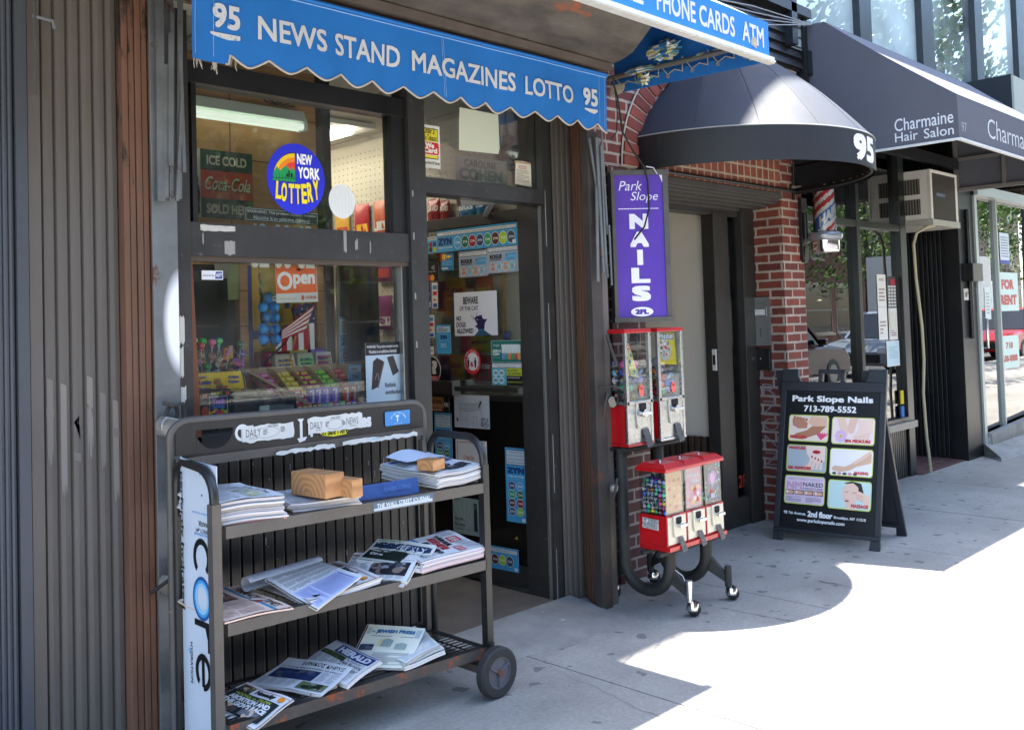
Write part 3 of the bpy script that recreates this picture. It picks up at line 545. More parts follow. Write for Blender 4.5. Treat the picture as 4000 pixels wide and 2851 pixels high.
# vacant shop beyond
vs = thing('vacant_shop', 'vacant glass fronted shop with for rent sign at far right', 'shop', (11.5, FY, 0))
m = MB(); m.box(10.22, 10.29, 3.44, 3.56, .1, 2.72, mat('pale_alu', '#a9b0ac', .4, metal=.3)); m.box(10.22, 13, 3.40, 3.56, 2.66, 2.76, MATS['pale_alu']); m.box(10.92, 10.95, 3.46, 3.54, .1, 2.66, MATS['pale_alu']); m.box(10.29, 13, 3.42, 3.56, .10, .18, MATS['pale_alu']); m.build('frame', vs)
m = MB(); m.box(10.29, 13, 3.495, 3.50, .18, 2.66, glass('shop_glass', '#a9b4ae', 1.7, boost=2.0)); m.build('pane', vs)
m = MB(); m.tube([(10.36, 3.49, 1.39), (10.36, 3.42, 1.39), (10.36, 3.42, 1.09), (10.36, 3.49, 1.09)], .014, mat('chrome', '#c9cbcc', .12, metal=1), 10); m.build('handle', vs)
m = MB(); m.box(10.0, 14, 3.62, 6.5, .0, .12, pm('#5b5750', .8)); m.box(10.2, 14, 6.5, 6.6, 0, 3.3, brick('vacant_brick', '#5a3d34', '#6a4a40', '#8a7f76')); m.box(9.9, 14, FY+.1, 9.5, 3.0, 3.34, DK); m.box(9.9, 16, FY+.4, 9.5, 3.4, 10.8, BRICKB); m.box(13, 20, FY, 9.5, 0, 10.8, BRICKB); m.build('wall', vs)
m = MB(); m.hexa([(10.22, 3.46, 0), (9.89, 3.19, 0), (13, 3.1, 0), (13, 3.46, 0)], [(10.22, 3.46, .13), (9.97, 3.22, .03), (13, 3.2, .05), (13, 3.46, .14)], R_); m.hexa([(10.3, 3.40, .1), (13, 3.40, .1), (13, 3.46, .1), (10.3, 3.46, .1)], [(10.3, 3.40, .22), (13, 3.36, .34), (13, 3.46, .34), (10.3, 3.46, .22)], R_); m.build('step', vs)
# ================================================================ awnings
def cloth(key, col, rough=.75, vs=5, var=.08, wear=None):
    m = mat(key, col, rough, var=var, vs=vs, bump=.12, bs=350, wear=wear, spec=.3); return m
BLUE = cloth('blue_canvas', '#2470bd', wear=('#3a86c9', .2, 5)); BLUEL = cloth('blue_awning_front', '#2f7cc6', wear=('#8fb4d6', .26, 9))
WLET = mat('worn_lettering', '#c9ccd0', .7, wear=('#4f86bf', .14, 34)); WLET2 = mat('worn_lettering_95', '#c9ccd0', .7, wear=('#4f86bf', .42, 40))
va = thing('scalloped_valance', 'blue scalloped valance lettered with white newsstand words over the shop window', 'awning', (2.7, 3.06, 2.47))
VX0, VX1 = 1.547, 3.822
def vfn(u, v, h=0):                                        # u = metres along, v = height above the scallop line
    x = VX0+u; w = .010*sin(u*9.2+.5)*(1-v/.32)+.004*sin(u*31)*(1-v/.32)+.006*noise.noise((u*2.2, v*5, 3)); return Vector((x, 3.06+w-.03*(v/.3)*0-h, 2.452+.012*u/2.27+v))
def scal(u):
    L = VX1-VX0; 
    if u < .14: return .0
    t = (u-.14)/(L-.14)*13.5; f = t-math.floor(t); return .040*(abs(2*f-1)**2.0) if False else .038*(1-sin(pi*f))**.8
m = MB(); L_ = VX1-VX0; NU, NV = 270, 14
for side in (0, 1):
    m.grid(lambda u, v: vfn(L_*u, scal(L_*u)+(.30-scal(L_*u))*v, -.0015 if side else 0), NU, NV, BLUE)
# lighter binding along the scallops
m.tube([vfn(L_*k/360, scal(L_*k/360)+.001, .001) for k in range(20, 361)], .0042, pm('#b8b1a8', .8), 6)
for k in range(26):                                        # frayed threads on the torn corner
    u = random.choice((.01, .02, .03, .08, .085, .09, .16, .165, .17, 2.262, 2.266)); p = vfn(u+random.uniform(-.006, .006), scal(u), .002); q = p+Vector((random.uniform(-.012, .012), -.003, -random.uniform(.012, .045)))
    m.tube([p, (p+q)/2+Vector((random.uniform(-.006, .006), 0, 0)), q], .0009, pm('#c9bfb2', .9), 4)
m.tube([vfn(L_*k/80, .288, .003) for k in range(81)], .0032, pm('#7fa8d6', .8), 5)
m.tube([vfn(L_*k/80, .30, .006) for k in range(81)], .009, BLUE, 6)
A_ = Art(m, None or (0, 0, 0), (1, 0, 0), (0, 0, 1), fn=lambda u, v, h: vfn(u, v, h+.0012))
for x in (.012, .083, 1.146, 1.155, 2.215, 2.258): A_.curve([(x, .0+scal(x)+.02+.26*k/8) for k in range(9)], .0016, '#9fc0e4')
# x positions measured along the cloth
for s, a, b in (('NEWS', 1.803, 2.097), ('STAND', 2.137, 2.463), ('MAGAZINES', 2.522, 3.142), ('LOTTO', 3.208, 3.552)): A_.T(s, a-VX0, .112, b-a, .088, WLET, .018)
A_.T('95', 1.624-VX0, .125, .106, .088, WLET2, .03); A_.P([(.070, .108), (.183, .108), (.183, .092), (.135, .086), (.085, .095), (.070, .10)], WLET2)
A_.T('95', 3.635-VX0, .122, .108, .09, WLET, .03); A_.P([(2.096, .108), (2.192, .108), (2.192, .096), (2.165, .084), (2.13, .09), (2.096, .10)], WLET)
m.build('cloth', va)
# roll-up shutter housing
sh = thing('shutter_housing', 'rusty metal roll shutter housing above the blue valance', 'shutter box', (2.7, 2.95, 2.8))
HS = mat('rusted_sheet', '#554f48', .6, metal=.2, var=.6, vs=7, wear=('#8a4a28', .42, 4.2), bump=.15, bs=30, stretch=(.35, 1, 1))
pr = [(2.62, 3.12), (2.72, 3.03), (2.82, 2.945), (2.92, 2.862), (3.0, 2.838), (3.10, 2.825), (3.16, 2.80), (3.2, 2.80), (3.43, 2.84), (3.43, 3.3), (2.62, 3.3)]
m = MB(); m.add([(x, y, z) for x in (.6, 3.87) for y, z in pr], [(i, i+1, len(pr)+i+1, len(pr)+i) for i in range(6)], HS, True)
m.add([(x, y, z) for x in (.6, 3.87) for y, z in pr], [tuple(range(len(pr)))[::-1], tuple(range(len(pr), 2*len(pr)))]+[(i, i+1, len(pr)+i+1, len(pr)+i) for i in range(6, len(pr)-1)], mat('rusted_sheet_dark', '#4a4039', .7, var=.3, wear=('#8a5030', .3, 6)))
m.build('housing', sh, ang=60)
m = MB(); m.box(1.2, 3.80, 3.10, 3.16, 2.765, 2.80, mat('dark_stained_wood', '#3d2c22', .6, var=.3)); m.box(1.2, 3.85, 3.04, 3.09, 2.79, 2.825, mat('old_bronze', '#6a6058', .5, metal=.3, var=.2)); m.build('guide_rail', sh)
# box awning with the phone cards front
ba = thing('box_awning', 'blue box awning with white phone card lettering and sunlit top', 'awning', (2.7, 2.8, 2.8))
AX = 4.325; AF = 2.405; K = 1.129
def zk(z): return 1.5+(z-1.5)*K
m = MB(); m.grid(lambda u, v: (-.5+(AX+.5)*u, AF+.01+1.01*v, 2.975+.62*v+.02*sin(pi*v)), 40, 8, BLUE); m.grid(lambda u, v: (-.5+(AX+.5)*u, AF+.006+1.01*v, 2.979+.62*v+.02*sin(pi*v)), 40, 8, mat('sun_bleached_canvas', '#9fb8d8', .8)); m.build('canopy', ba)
m = MB(); m.box(-.5, AX, AF, AF+.006, zk(2.65), zk(2.812), BLUEL); a = Art(m, (0, AF, 0), (1, 0, 0), (0, 0, 1))
for s, x0, x1 in (('COFFEE', 2.38, 2.90), ('PHONE', 2.985, 3.25), ('CARDS', 3.275, 3.545), ('ATM', 3.605, 3.785)): a.T(s, x0*K, zk(2.688), (x1-x0)*K, .088*K, WLET, .02)
m.build('front_panel', ba)
m = MB(); m.box(-.5, AX+.008, AF-.025, AF+.012, zk(2.622), zk(2.65), mat('white_rail', '#c9c9c6', .45, var=.1, vs=20)); m.box(-.5, AX+.006, AF-.033, AF-.025, zk(2.626), zk(2.634), MATS['white_rail']); m.cyl((1.0, 2.80, 2.985), (3.86, 2.80, 2.985), .014, MATS['white_rail'], 10); m.build('rail', ba)
m = MB(); sp = [(AF+.01, zk(2.66)), (3.40, 2.845), (3.40, 3.60), (AF+.01, 2.975)]; m.slab([(AX-.004, y, z) for y, z in sp], (.008, 0, 0), BLUE); m.build('side_panel', ba)
m = MB(); m.slab([(AX-.02, AF+.02, 2.777), (AX-.02, 3.41, 2.805), (AX-.024, 3.41, 2.875), (AX-.024, AF+.02, 2.84)], (.005, 0, 0), BLUE); m.slab([(AX-.018, 3.32, 2.805), (AX-.028, 3.42, 2.785), (AX-.035, 3.40, 2.85), (AX-.03, 3.31, 2.85)], (.004, 0, 0), pm('#b9b2a2', .8)); m.build('bottom_strip', ba)
m = MB(); m.cyl((AX-.05, AF+.03, 2.875), (AX-.05, 3.42, 2.89), .015, mat('grey_pipe', '#7d7d7a', .4, metal=.5), 10); m.build('frame_pipe', ba)
lw = mat('lacing_wire', '#a59a8a', .5); m = MB()
for k in range(6):
    y = 2.56+k*.16; m.tube([(AX-.027, y-.03, 2.835), (AX-.06, y+.01, 2.905), (AX-.03, y+.03, 2.835)], .0032, lw, 5); m.tube([(AX-.027, y+.03, 2.835), (AX-.05, y+.07, 2.85), (AX-.027, y+.13, 2.836)], .0032, lw, 5)
m.tube([(AX-.06, 3.42, 2.875), (AX-.07, 3.37, 2.96), (AX-.06, 3.43, 2.96), (AX-.04, 3.33, 2.85)], .0032, lw, 5)
for k in range(6): m.lathe([(.01, -.002), (.01, .002), (.004, .002)], (AX-.027, 2.53+k*.16, 2.825), lw, 10, ax=0)
m.build('lacing', ba)
m = MB(); m.bar((AX-.03, AF+.07, 2.815), (AX-.17, AF, 2.855), .045, .034, mat('raw_timber', '#a99a80', .7, var=.2)); m.build('wedge', ba)
m = MB(); rn = random.Random(5)
cols = [pm(c, .3) for c in ('#cfd0c8', '#3d7fae', '#b7a944', '#d9d9d2', '#7f9a7a', '#2f5f8c')]
def crump(c, sx, sy, sz, n, k0):
    V = []
    for j in range(n+1):
        for i in range(n+1):
            a = 2*pi*i/n; b = pi*j/n; q = .75+.5*noise.noise((i % n*.9+k0, j*.9, k0)); V.append((c[0]+sx*q*sin(b)*cos(a), c[1]+sy*q*sin(b)*sin(a), c[2]+sz*q*cos(b)))
    for j in range(n):
        for i in range(n): m.add([V[j*(n+1)+i], V[j*(n+1)+i+1], V[(j+1)*(n+1)+i+1], V[(j+1)*(n+1)+i]], [(0, 1, 2, 3)], cols[(i*7+j*3+rn.randrange(2)) % 6])
crump((AX-.07, 3.0, 2.96), .055, .14, .06, 14, 1.3); crump((AX-.06, 3.18, 2.89), .03, .13, .024, 10, 4.1); crump((AX-.05, 3.16, 2.84), .03, .07, .045, 10, 7.7); crump((AX-.05, 2.78, 2.885), .02, .06, .02, 8, 2.2); crump((AX-.045, 2.66, 2.895), .018, .08, .013, 8, 9.2)
m.build('plastic_bag', label='crumpled blue and yellow plastic bag caught in the awning lacing', cat='plastic bag')
# dome awning
da = thing('dome_awning', 'black quarter dome awning numbered 95 over the brick doorway', 'awning', (5.495, FY, 2.4))
DC = (5.495, FY); DR = .955; DK_ = cloth('charcoal_canvas', '#30353e', .62, wear=('#6a6d74', .2, 140)); DKS = cloth('charcoal_skirt', '#1d1f23', .6)
DH = .70
def dome(u, v):                                            # u 0..1 round, v 0..1 up
    a = pi*u; s = (abs(sin(8*pi*u))**.6)*.012; r = DR*(1-v)**.60*(1-s*(v*(1-v)*4)); return (DC[0]-r*cos(a), DC[1]-r*sin(a), 2.585+DH*v)
m = MB(); m.grid(dome, 64, 18, DK_); m.grid(lambda u, v: tuple(Vector(dome(u, v*.985))+Vector((0, .004, -.006))), 48, 10, DKS)
for k in range(1, 8): m.tube([Vector(dome(k/8, j/16)) for j in range(17)], .0018, DKS, 5)
m.tube([Vector(dome(k/64, 0)) for k in range(65)], .004, mat('pale_piping', '#8a8c8e', .7), 5); m.build('canopy', da)
m = MB(); m.grid(lambda u, v: (DC[0]-DR*cos(pi*u), DC[1]-DR*sin(pi*u), 2.585-.205*v), 64, 2, mat('black_skirt', '#1b1d20', .6, var=.3, vs=16, stretch=(1, 1, .06), wear=('#3d3e40', .2, 20), bump=.1, bs=300)); m.grid(lambda u, v: (DC[0]-(DR-.006)*cos(pi*u), DC[1]-(DR-.006)*sin(pi*u), 2.585-.204*v), 64, 2, DKS)
a = Art(m, (0, 0, 0), (1, 0, 0), (0, 0, 1), fn=lambda u, v, h: Vector((DC[0]-(DR+h)*cos(u), DC[1]-(DR+h)*sin(u), v))); A95 = 1.70
a.h = .002; a.T('95', 1.475, 2.405, .335, .160, '#dcdde0', .045); m.build('skirt', da)
m = MB(); IR = mat('black_iron', '#151515', .5)
m.tube([(DC[0]-.93*cos(pi*k/32), DC[1]-.93*sin(pi*k/32), 2.40) for k in range(33)], .012, IR, 8); m.tube([(DC[0]-.93*cos(pi*k/32), DC[1]-.93*sin(pi*k/32), 2.58) for k in range(33)], .010, IR, 8)
m.tube([(DC[0]+.93, FY-.01, 2.34), (DC[0]+.93, FY-.02, 2.7), (DC[0]+.8, FY-.02, 2.95), (DC[0]+.4, FY-.02, 3.15)], .012, IR, 8); m.cyl((DC[0]-.93, FY-.02, 2.40), (DC[0]+.93, FY-.02, 2.40), .012, IR, 8)
m.build('frame', da)
m = MB()
for k in range(3, 30): m.lathe([(.008, -.003), (.008, .003), (.003, .003)], (DC[0]-.935*cos(pi*k/32), DC[1]-.935*sin(pi*k/32), 2.42), mat('grommet', '#8a8478', .4, metal=.6), 8)
m.build('grommet', da)
# salon awning
sa = thing('salon_awning', 'dark grey sloped awning with white hair salon lettering', 'awning', (8.1, FY, 2.65))
SX0, SX1, SF, K2 = 6.69, 9.62, 2.33, 1.099; GC = cloth('grey_canvas', '#5a5b64', .8, var=.05); GT = cloth('grey_canvas_top', '#66676e', .85, var=.05)
def z2(z): return 1.5+(z-1.5)*K2
side = [(SF, z2(2.554)), (SF, z2(2.824)), (2.79, z2(3.142)), (3.26, z2(3.485)), (3.37, z2(3.494)), (3.42, z2(3.49)), (3.42, z2(2.556))]
m = MB(); m.slab([(SX0-.004, y, z) for y, z in side], (.006, 0, 0), GC)
a = Art(m, (SX0-.004, 0, 0), (0, -1, 0), (0, 0, 1)); SER = '#d4d6da'
a.T('Charmaine', -2.512*K2, z2(2.653), .366*K2, .090, SER, .004); a.T('Hair', -2.512*K2, z2(2.584), .146*K2, .066, SER, .004); a.T('Salon', -2.328*K2, z2(2.580), .182*K2, .068, SER, .004)
m.build('side_panel', sa)
m = MB(); m.slab([(SX1, y, z) for y, z in side], (.006, 0, 0), GC); m.build('side_panel', sa)
zt, zb_ = z2(2.826), z2(3.487)
m = MB(); m.grid(lambda u, v: (SX0+(SX1-SX0)*u, SF-.002+(3.26-SF)*v, zt+(zb_-zt)*v-.012*sin(pi*v)), 30, 8, GT); m.grid(lambda u, v: (SX0+(SX1-SX0)*u, 3.26+.16*v, zb_+.002), 4, 2, GT); m.grid(lambda u, v: (SX0+(SX1-SX0)*u, SF+.004+(3.26-SF)*v, zt-.006+(zb_-zt)*v-.012*sin(pi*v)), 10, 4, GC); m.build('canopy', sa)
m = MB(); m.slab([(SX0, SF-.004, z2(2.556)), (SX1, SF-.004, z2(2.556)), (SX1, SF, zt), (SX0, SF, zt)], (0, .005, 0), GC); a = Art(m, (0, SF-.0045, 0), (1, 0, 0), (0, 0, 1))
a.T('97', 6.132*K2, z2(2.60), .093, .066, '#9fa1a6', -.006); a.T('Charmaine', 6.60*K2, z2(2.615), 1.12, .143, '#c5c7cb', -.006); a.T('Hair Salon', 8.5, z2(2.615), .95, .143, '#c5c7cb', -.006); m.build('front_panel', sa)
zc = z2(2.548); m = MB(); m.box(SX0-.01, SX1, SF-.015, SF+.01, zc-.008, zc+.008, MATS['white_rail']); m.bar((SX0-.005, SF, zc), (SX0-.005, 3.42, zc+.002), .016, .016, MATS['white_rail']); m.bar((SX1-.01, SF, zc+.002), (SX1-.01, 3.42, zc+.002), .035, .035, mat('grey_tube', '#6f6d6a', .5)); m.bar((SX1-.02, SF+.1, 2.95), (SX1-.02, 3.42, 2.95), .03, .03, MATS['grey_tube']); m.bar((SX1-.02, 2.95, 2.66), (SX1-.02, 2.95, 3.3), .03, .03, MATS['grey_tube']); m.bar((SX1-.03, 3.38, 2.66), (SX1-.03, 3.38, 3.6), .035, .035, MATS['grey_tube']); m.bar((6.8, 3.38, 2.9), (SX1-.03, 3.38, 2.9), .05, .1, BLK2); m.build('frame', sa)
nb = thing('neighbour_awning', 'dark box awning edge on the shop beyond the salon awning', 'awning', (10.8, 3.2, 3.4))
m = MB(); m.box(9.9, 12, 2.92, 2.94, 3.2, 3.74, mat('pale_grey_canvas', '#a2a89e', .8)); m.box(9.9, 9.91, 2.94, 3.41, 3.2, 3.755, mat('navy_canvas', '#1c242c', .7)); m.box(9.91, 12, 2.94, 3.41, 3.73, 3.75, MATS['navy_canvas']); m.build('canopy', nb)
wr = MB()
for k in range(4): wr.tube([(4.32, 2.7+.1*k, 3.16+.05*k), (5.4, 3.1, 3.36+.04*k), (6.72, 3.36, 3.69)], .004, pm('#8a8c8e', .5), 5)
wr.build('overhead_wire', label='thin grey wires slung from the blue awning to the salon wall', cat='wire')
# ================================================================ bills and stickers on glass
Zv = Vector((0, 0, 1)); FACE = ((1, 0, 0), (0, 0, 1))
def bill(name, label, cat, x, z, w, h, draw, y=3.4605, base='#e6e6e2', group=None, tilt=0., th=.0008):
    m = MB(); U = Vector((cos(tilt), 0, sin(tilt))); V = Vector((-sin(tilt), 0, cos(tilt))); O = Vector((x, y, z))
    if base: m.slab([O, O+U*w, O+U*w+V*h, O+V*h], (0, th, 0), pm(base))
    a = Art(m, O, U, V); a.rnd = random.Random(name+label); draw(a, w, h); return m.build(name, label=label, cat=cat, group=group)
def dbill(name, label, cat, ul, zb, w, h, draw, base='#e6e6e2', hh=.002, group=None):
    m = MB(); O = D(ul, zb, hh); U = -DU
    if base: m.slab([O, O+U*w, O+U*w+Zv*h, O+Zv*h], -DN_*.0008, pm(base))
    a = Art(m, O, U, Zv); a.rnd = random.Random(name+label); draw(a, w, h); return m.build(name, label=label, cat=cat, group=group)
def lottery(a, w, h):
    a.E(0, 0, .142, .151, '#2a33cf', 48)
    a.P([(-.118, -.016)]+[(-.004-.112*cos(radians(k*9)), -.016+.128*sin(radians(k*9))) for k in range(11)]+[(-.004, -.016)], '#111111')
    for r, c in ((1, '#f2c92a'), (.86, '#ee8a2c'), (.70, '#e0413a')): a.P([(-.006-.108*r, -.014)]+[(-.006-.108*r*cos(radians(k*9)), -.014+.122*r*sin(radians(k*9))) for k in range(11)]+[(-.006, -.014)], c)
    a.P([(-.116, -.014), (-.112, .018), (-.095, .045), (-.078, .03), (-.05, .055), (-.03, .035), (-.018, .05), (-.006, .03), (-.006, -.014)], '#1f9a5a')
    for k in range(8): a.line(-.112+k*.014, -.012, -.112+k*.014, .008+.014*abs(sin(k*.8)), .0015, '#111111')
    a.line(-.115, -.004, -.006, .002, .002, '#111111'); a.R(-.04, .005, .006, .028, '#111111'); a.R(-.028, .005, .008, .018, '#111111'); a.R(-.05, .005, .006, .014, '#111111')
    a.T('NEW', .003, .064, .075, .045, '#ffffff', .03); a.T('YORK', .006, .004, .108, .05, '#ffffff', .03)
    for i, (ch, x, z, hh) in enumerate((('L', -.106, -.060, .075), ('O', -.080, -.070, .080), ('T', -.044, -.076, .083), ('T', -.012, -.077, .084), ('E', .020, -.074, .084), ('R', .050, -.066, .084), ('Y', .082, -.054, .086))): a.T(ch, x, z-.030, .027, hh, '#f6e02a', .035, rot=(-.10+.035*i)*.8)
bill('lottery_sticker', 'round blue lottery sticker with rainbow hills on the upper window pane', 'sticker', 2.206, 2.137, .1, .1, lottery, base=None)
def disc(a, w, h):
    a.E(0, 0, .070, .077, '#dfe2e0', 40); rn = a.rnd
    for k in range(7): x = -.05+k*.017; a.curve([(x+rn.uniform(-.006, .006), -.055+.022*j) for j in range(6)], .0008, '#b5b9b8')
bill('round_sticker', 'blank white cracked round sticker right of the lottery sticker', 'sticker', 2.436, 2.058, .1, .1, disc, base=None)
def warn(a, w, h):
    a.R(0, 0, w, h, '#22282a'); 
    for r in ((.006, .005, w-.012, .0015), (.006, h-.0065, w-.012, .0015), (.006, .005, .0015, h-.01), (w-.0075, .005, .0015, h-.01)): a.R(*r, '#d8dad8')
    a.T('WARNING: This product contains nicotine.', .012, h*.55, w-.024, h*.26, '#d8dad8'); a.T('Nicotine is an addictive chemical.', w*.12, h*.16, w*.76, h*.26, '#d8dad8')
bill('warning_strip', 'black warning strip with white letters below the lottery sticker', 'sign', 1.963, 1.948, .355, .058, warn, tilt=-.012, y=3.472)
def digits(a, w, h): a.T('62 00 62', 0, 0, w, h, '#f2f3f2', .05)
bill('price_numerals', 'large white numerals half hidden behind the middle window rail', 'sign', 1.985, 1.757, .31, .183, digits, base=None, y=3.474)
def secured(a, w, h):
    a.R(0, 0, w, h, '#d9dbdf'); a.P([(w*.62, .004), (w-.003, .004), (w-.003, h-.004), (w*.66, h-.004)], '#2a3f7f'); a.T('secured by', .005, h*.3, w*.53, h*.3, '#2b3350', .01, sh=.15); a.T('ADT', w*.66, h*.3, w*.28, h*.42, '#e8e9ec', .03)
bill('security_sticker', 'small white and blue alarm sticker on the lower window', 'sticker', 1.768, 1.705, .09, .036, secured)
op = thing('open_sign', 'orange open sign hung by a suction cup inside the lower window', 'sign', (2.205, 3.472, 1.611))
def opn(a, w, h):
    a.R(0, 0, w, h, '#d5d3cc'); a.P([(0, h*.25), (w, h*.27), (w, h), (0, h)], '#f56a28')
    a.ring(.043, h*.60, .037, .014, '#f2f0ea', 36, 1.05); a.T('pen', .083, h*.385, .107, h*.40, '#f2f0ea', .035)
    a.T('GRUBHUB', w*.70, h*.085, w*.27, h*.09, '#d25a30', .02); a.P([(w*.6, h*.06), (w*.665, h*.06), (w*.665, h*.16), (w*.63, h*.21), (w*.6, h*.16)], '#d25a30'); a.T('ORDER WITH THE APP OR ONLINE TODAY', .012, h*.09, w*.45, h*.03, '#c77a58')
m = MB(); O = Vector((2.106, 3.4745, 1.612)); m.slab([O, O+Vector((.203, 0, .004)), O+Vector((.198, 0, .155)), O+Vector((-.004, 0, .152))], (0, .003, 0), pm('#d5d3cc')); a = Art(m, O, (1, 0, .02), (-.02, 0, 1)); opn(a, .199, .152); m.build('board', op)
m = MB(); m.ball((2.215, 3.470, 1.752), .006, pm('#2a2422'), 10, 6); m.tube([(2.205, 3.471, 1.752), (2.215, 3.468, 1.753), (2.228, 3.468, 1.752)], .0025, pm('#2a2422'), 6); m.build('suction_cup', op)
def rethink(a, w, h):
    a.R(0, 0, w, h, '#9fb0bb'); a.R(0, h*.80, w, h*.20, '#17191b'); a.T('WARNING: This product contains nicotine.', .008, h*.90, w-.016, h*.055, '#d4d6d6'); a.T('Nicotine is an addictive chemical.', .02, h*.83, w-.04, h*.055, '#d4d6d6')
    a.P([(.028, h*.26), (.062, h*.30), (.098, h*.70), (.062, h*.76), (.04, h*.70)], '#2a2326'); a.P([(.098, h*.70), (.062, h*.30), (.066, h*.28), (.104, h*.68)], '#4b4145'); a.P([(.118, h*.76), (.155, h*.78), (.185, h*.52), (.15, h*.46)], '#332f2c'); a.line(.05, h*.42, .06, h*.52, .003, '#7e7478'); a.line(.066, h*.52, .07, h*.40, .003, '#7e7478')
    a.T('Rethink', .105, h*.285, .062, h*.075, '#22282c', .01); a.T('satisfaction', .105, h*.175, .09, h*.07, '#22282c', .01)
bill('nicotine_poster', 'pale grey vaping poster with dark pods low in the window corner', 'poster', 2.542, 1.142, .196, .288, rethink)
def wecard(a, w, h):
    a.R(0, 0, w, h, '#d9dad4'); a.R(.008, .045, w-.02, h-.06, '#1b1b1b'); a.R(.012, .049, w-.028, h-.068, '#ded23a'); a.T('Under 21', .026, h*.80, w-.056, .030, '#16160f', .02); a.T('No Tobacco', .018, h*.64, w-.04, .028, '#16160f', .02)
    a.RR(.004, h*.30, w-.010, h*.32, .01, '#d9dad4'); a.RR(.007, h*.315, w-.016, h*.29, .01, '#c9262c'); a.T('We', .03, h*.465, .055, .026, '#ecebe6', .05); a.T('Card', .018, h*.35, .085, .026, '#ecebe6', .05); a.T('Please Have ID Ready', .008, .014, w-.016, .018, '#2b2b28', .01)
bill('age_notice', 'white notice with yellow and red panels on the glass above the door', 'notice', 2.893, 2.254, .124, .208, wecard)
m = MB(); m.slab([(3.141, 3.4595, 2.362), (3.414, 3.4595, 2.370), (3.424, 3.4595, 2.40), (3.421, 3.4595, 2.575), (3.154, 3.4595, 2.577), (3.146, 3.4595, 2.50)], (0, .001, 0), mat('blank_paper', '#c9d0bd', .8, var=.04, vs=4)); m.build('blank_paper', label='blank pale green paper taped on the glass above the shop door', cat='paper')
def cohen(a, w, h):
    a.R(0, 0, w, h, '#b4b3ad'); a.T('CAROLINE', .06, h-.052, .225, .038, '#4b4a50', .02); a.T('COHEN', .025, h-.118, .30, .06, '#4e6e66', .05); a.T('DEMOCRAT FOR', .13, h-.138, .12, .012, '#5a5a5e', .01); a.R(.02, h-.142, .09, .008, '#565a70'); a.R(.26, h-.136, .08, .008, '#565a70'); a.T('CIVIL COURT JUDGE', .02, h-.168, .32, .022, '#56565a', .01); a.T('6TH MUNICIPAL DISTRICT', .09, h-.184, .2, .01, '#66666a'); a.T('VOTE IN THE JUNE ELECTION', .09, h-.20, .2, .01, '#66666a')
bill('campaign_sign', 'grey election sign behind the glass above the door, lettered in green', 'sign', 3.128, 2.135, .36, .205, cohen, y=3.475, base='#b4b3ad')
def licence(a, w, h):
    a.P([(0, 0), (w, -.008), (w, h*.97), (w*.5, h), (.01, h*.98)], '#d8d2c2'); a.R(0, h*.90, w, h*.07, '#a98f6a'); a.lines(.012, .012, w-.03, h*.55, 9, '#9a968c', a.rnd); a.lines(.03, h*.66, w*.5, h*.16, 3, '#b0756a', a.rnd)
bill('licence_paper', 'stained small licence paper at the right end of the upper glass', 'paper', 3.53, 2.226, .125, .125, licence, base=None)
# convex mirror in the corner
mr_ = thing('security_mirror', 'round convex security mirror in the corner above the shop door', 'mirror', (3.70, 3.62, 2.36))
m = MB(); m.ball((3.705, 3.66, 2.44), .095, MATS['chrome'], 24, 14); m.build('mirror_dome', mr_)
m = MB(); m.tube([(3.705+.096*cos(2*pi*k/24), 3.665, 2.44+.096*sin(2*pi*k/24)) for k in range(24)], .008, pm('#2a2a2a'), 6, closed=True); m.bar((3.70, 3.68, 2.53), (3.70, 3.68, 2.74), .012, .012, pm('#2a2a2a')); m.build('rim', mr_)
# ================================================================ door bills
ZB = {'blue': '#3f9fd0', 'navy': '#22407a'}; TINS = ('#4aa6d6', '#1f6b45', '#9c1f2c', '#2c4178', '#2e9c66', '#5a2a20', '#a4c72c', '#3c4656')
def tin(a, x, y, r, c, ry=None):
    a.E(x, y, r, ry or r, '#cfd6d8', 26); a.E(x, y, r*.9, (ry or r)*.9, c, 26); a.T('ZYN', x-r*.6, y-r*.22, r*1.2, r*.42, '#e8ecee', .03)
def banner(a, w, h):
    a.R(0, 0, w, h, ZB['blue']); a.R(.006, h*.74, w-.012, h*.20, '#15222c'); a.R(.009, h*.765, w-.018, h*.15, '#c9d0d2'); a.T('WARNING: This product contains nicotine. Nicotine is an addictive chemical.', w*.08, h*.79, w*.80, h*.09, '#3a4146'); a.T('ZYN', .012, h*.32, .118, h*.34, ZB['navy'], .07); a.T('TOBACCO-FREE', .01, h*.17, .125, h*.075, '#dfeaf0', .03); a.T('NICOTINE POUCHES', .01, h*.06, .125, h*.065, '#8cc4e2')
    for i, c in enumerate(TINS): tin(a, .178+i*.060, h*.38, .031, c, .038)
    a.R(w-.035, .01, .026, .022, '#d8e0e4')
dbill('pouch_banner', 'wide blue nicotine pouch banner with a row of coloured tins, top of door', 'poster', .70, 1.930, .643, .128, banner)
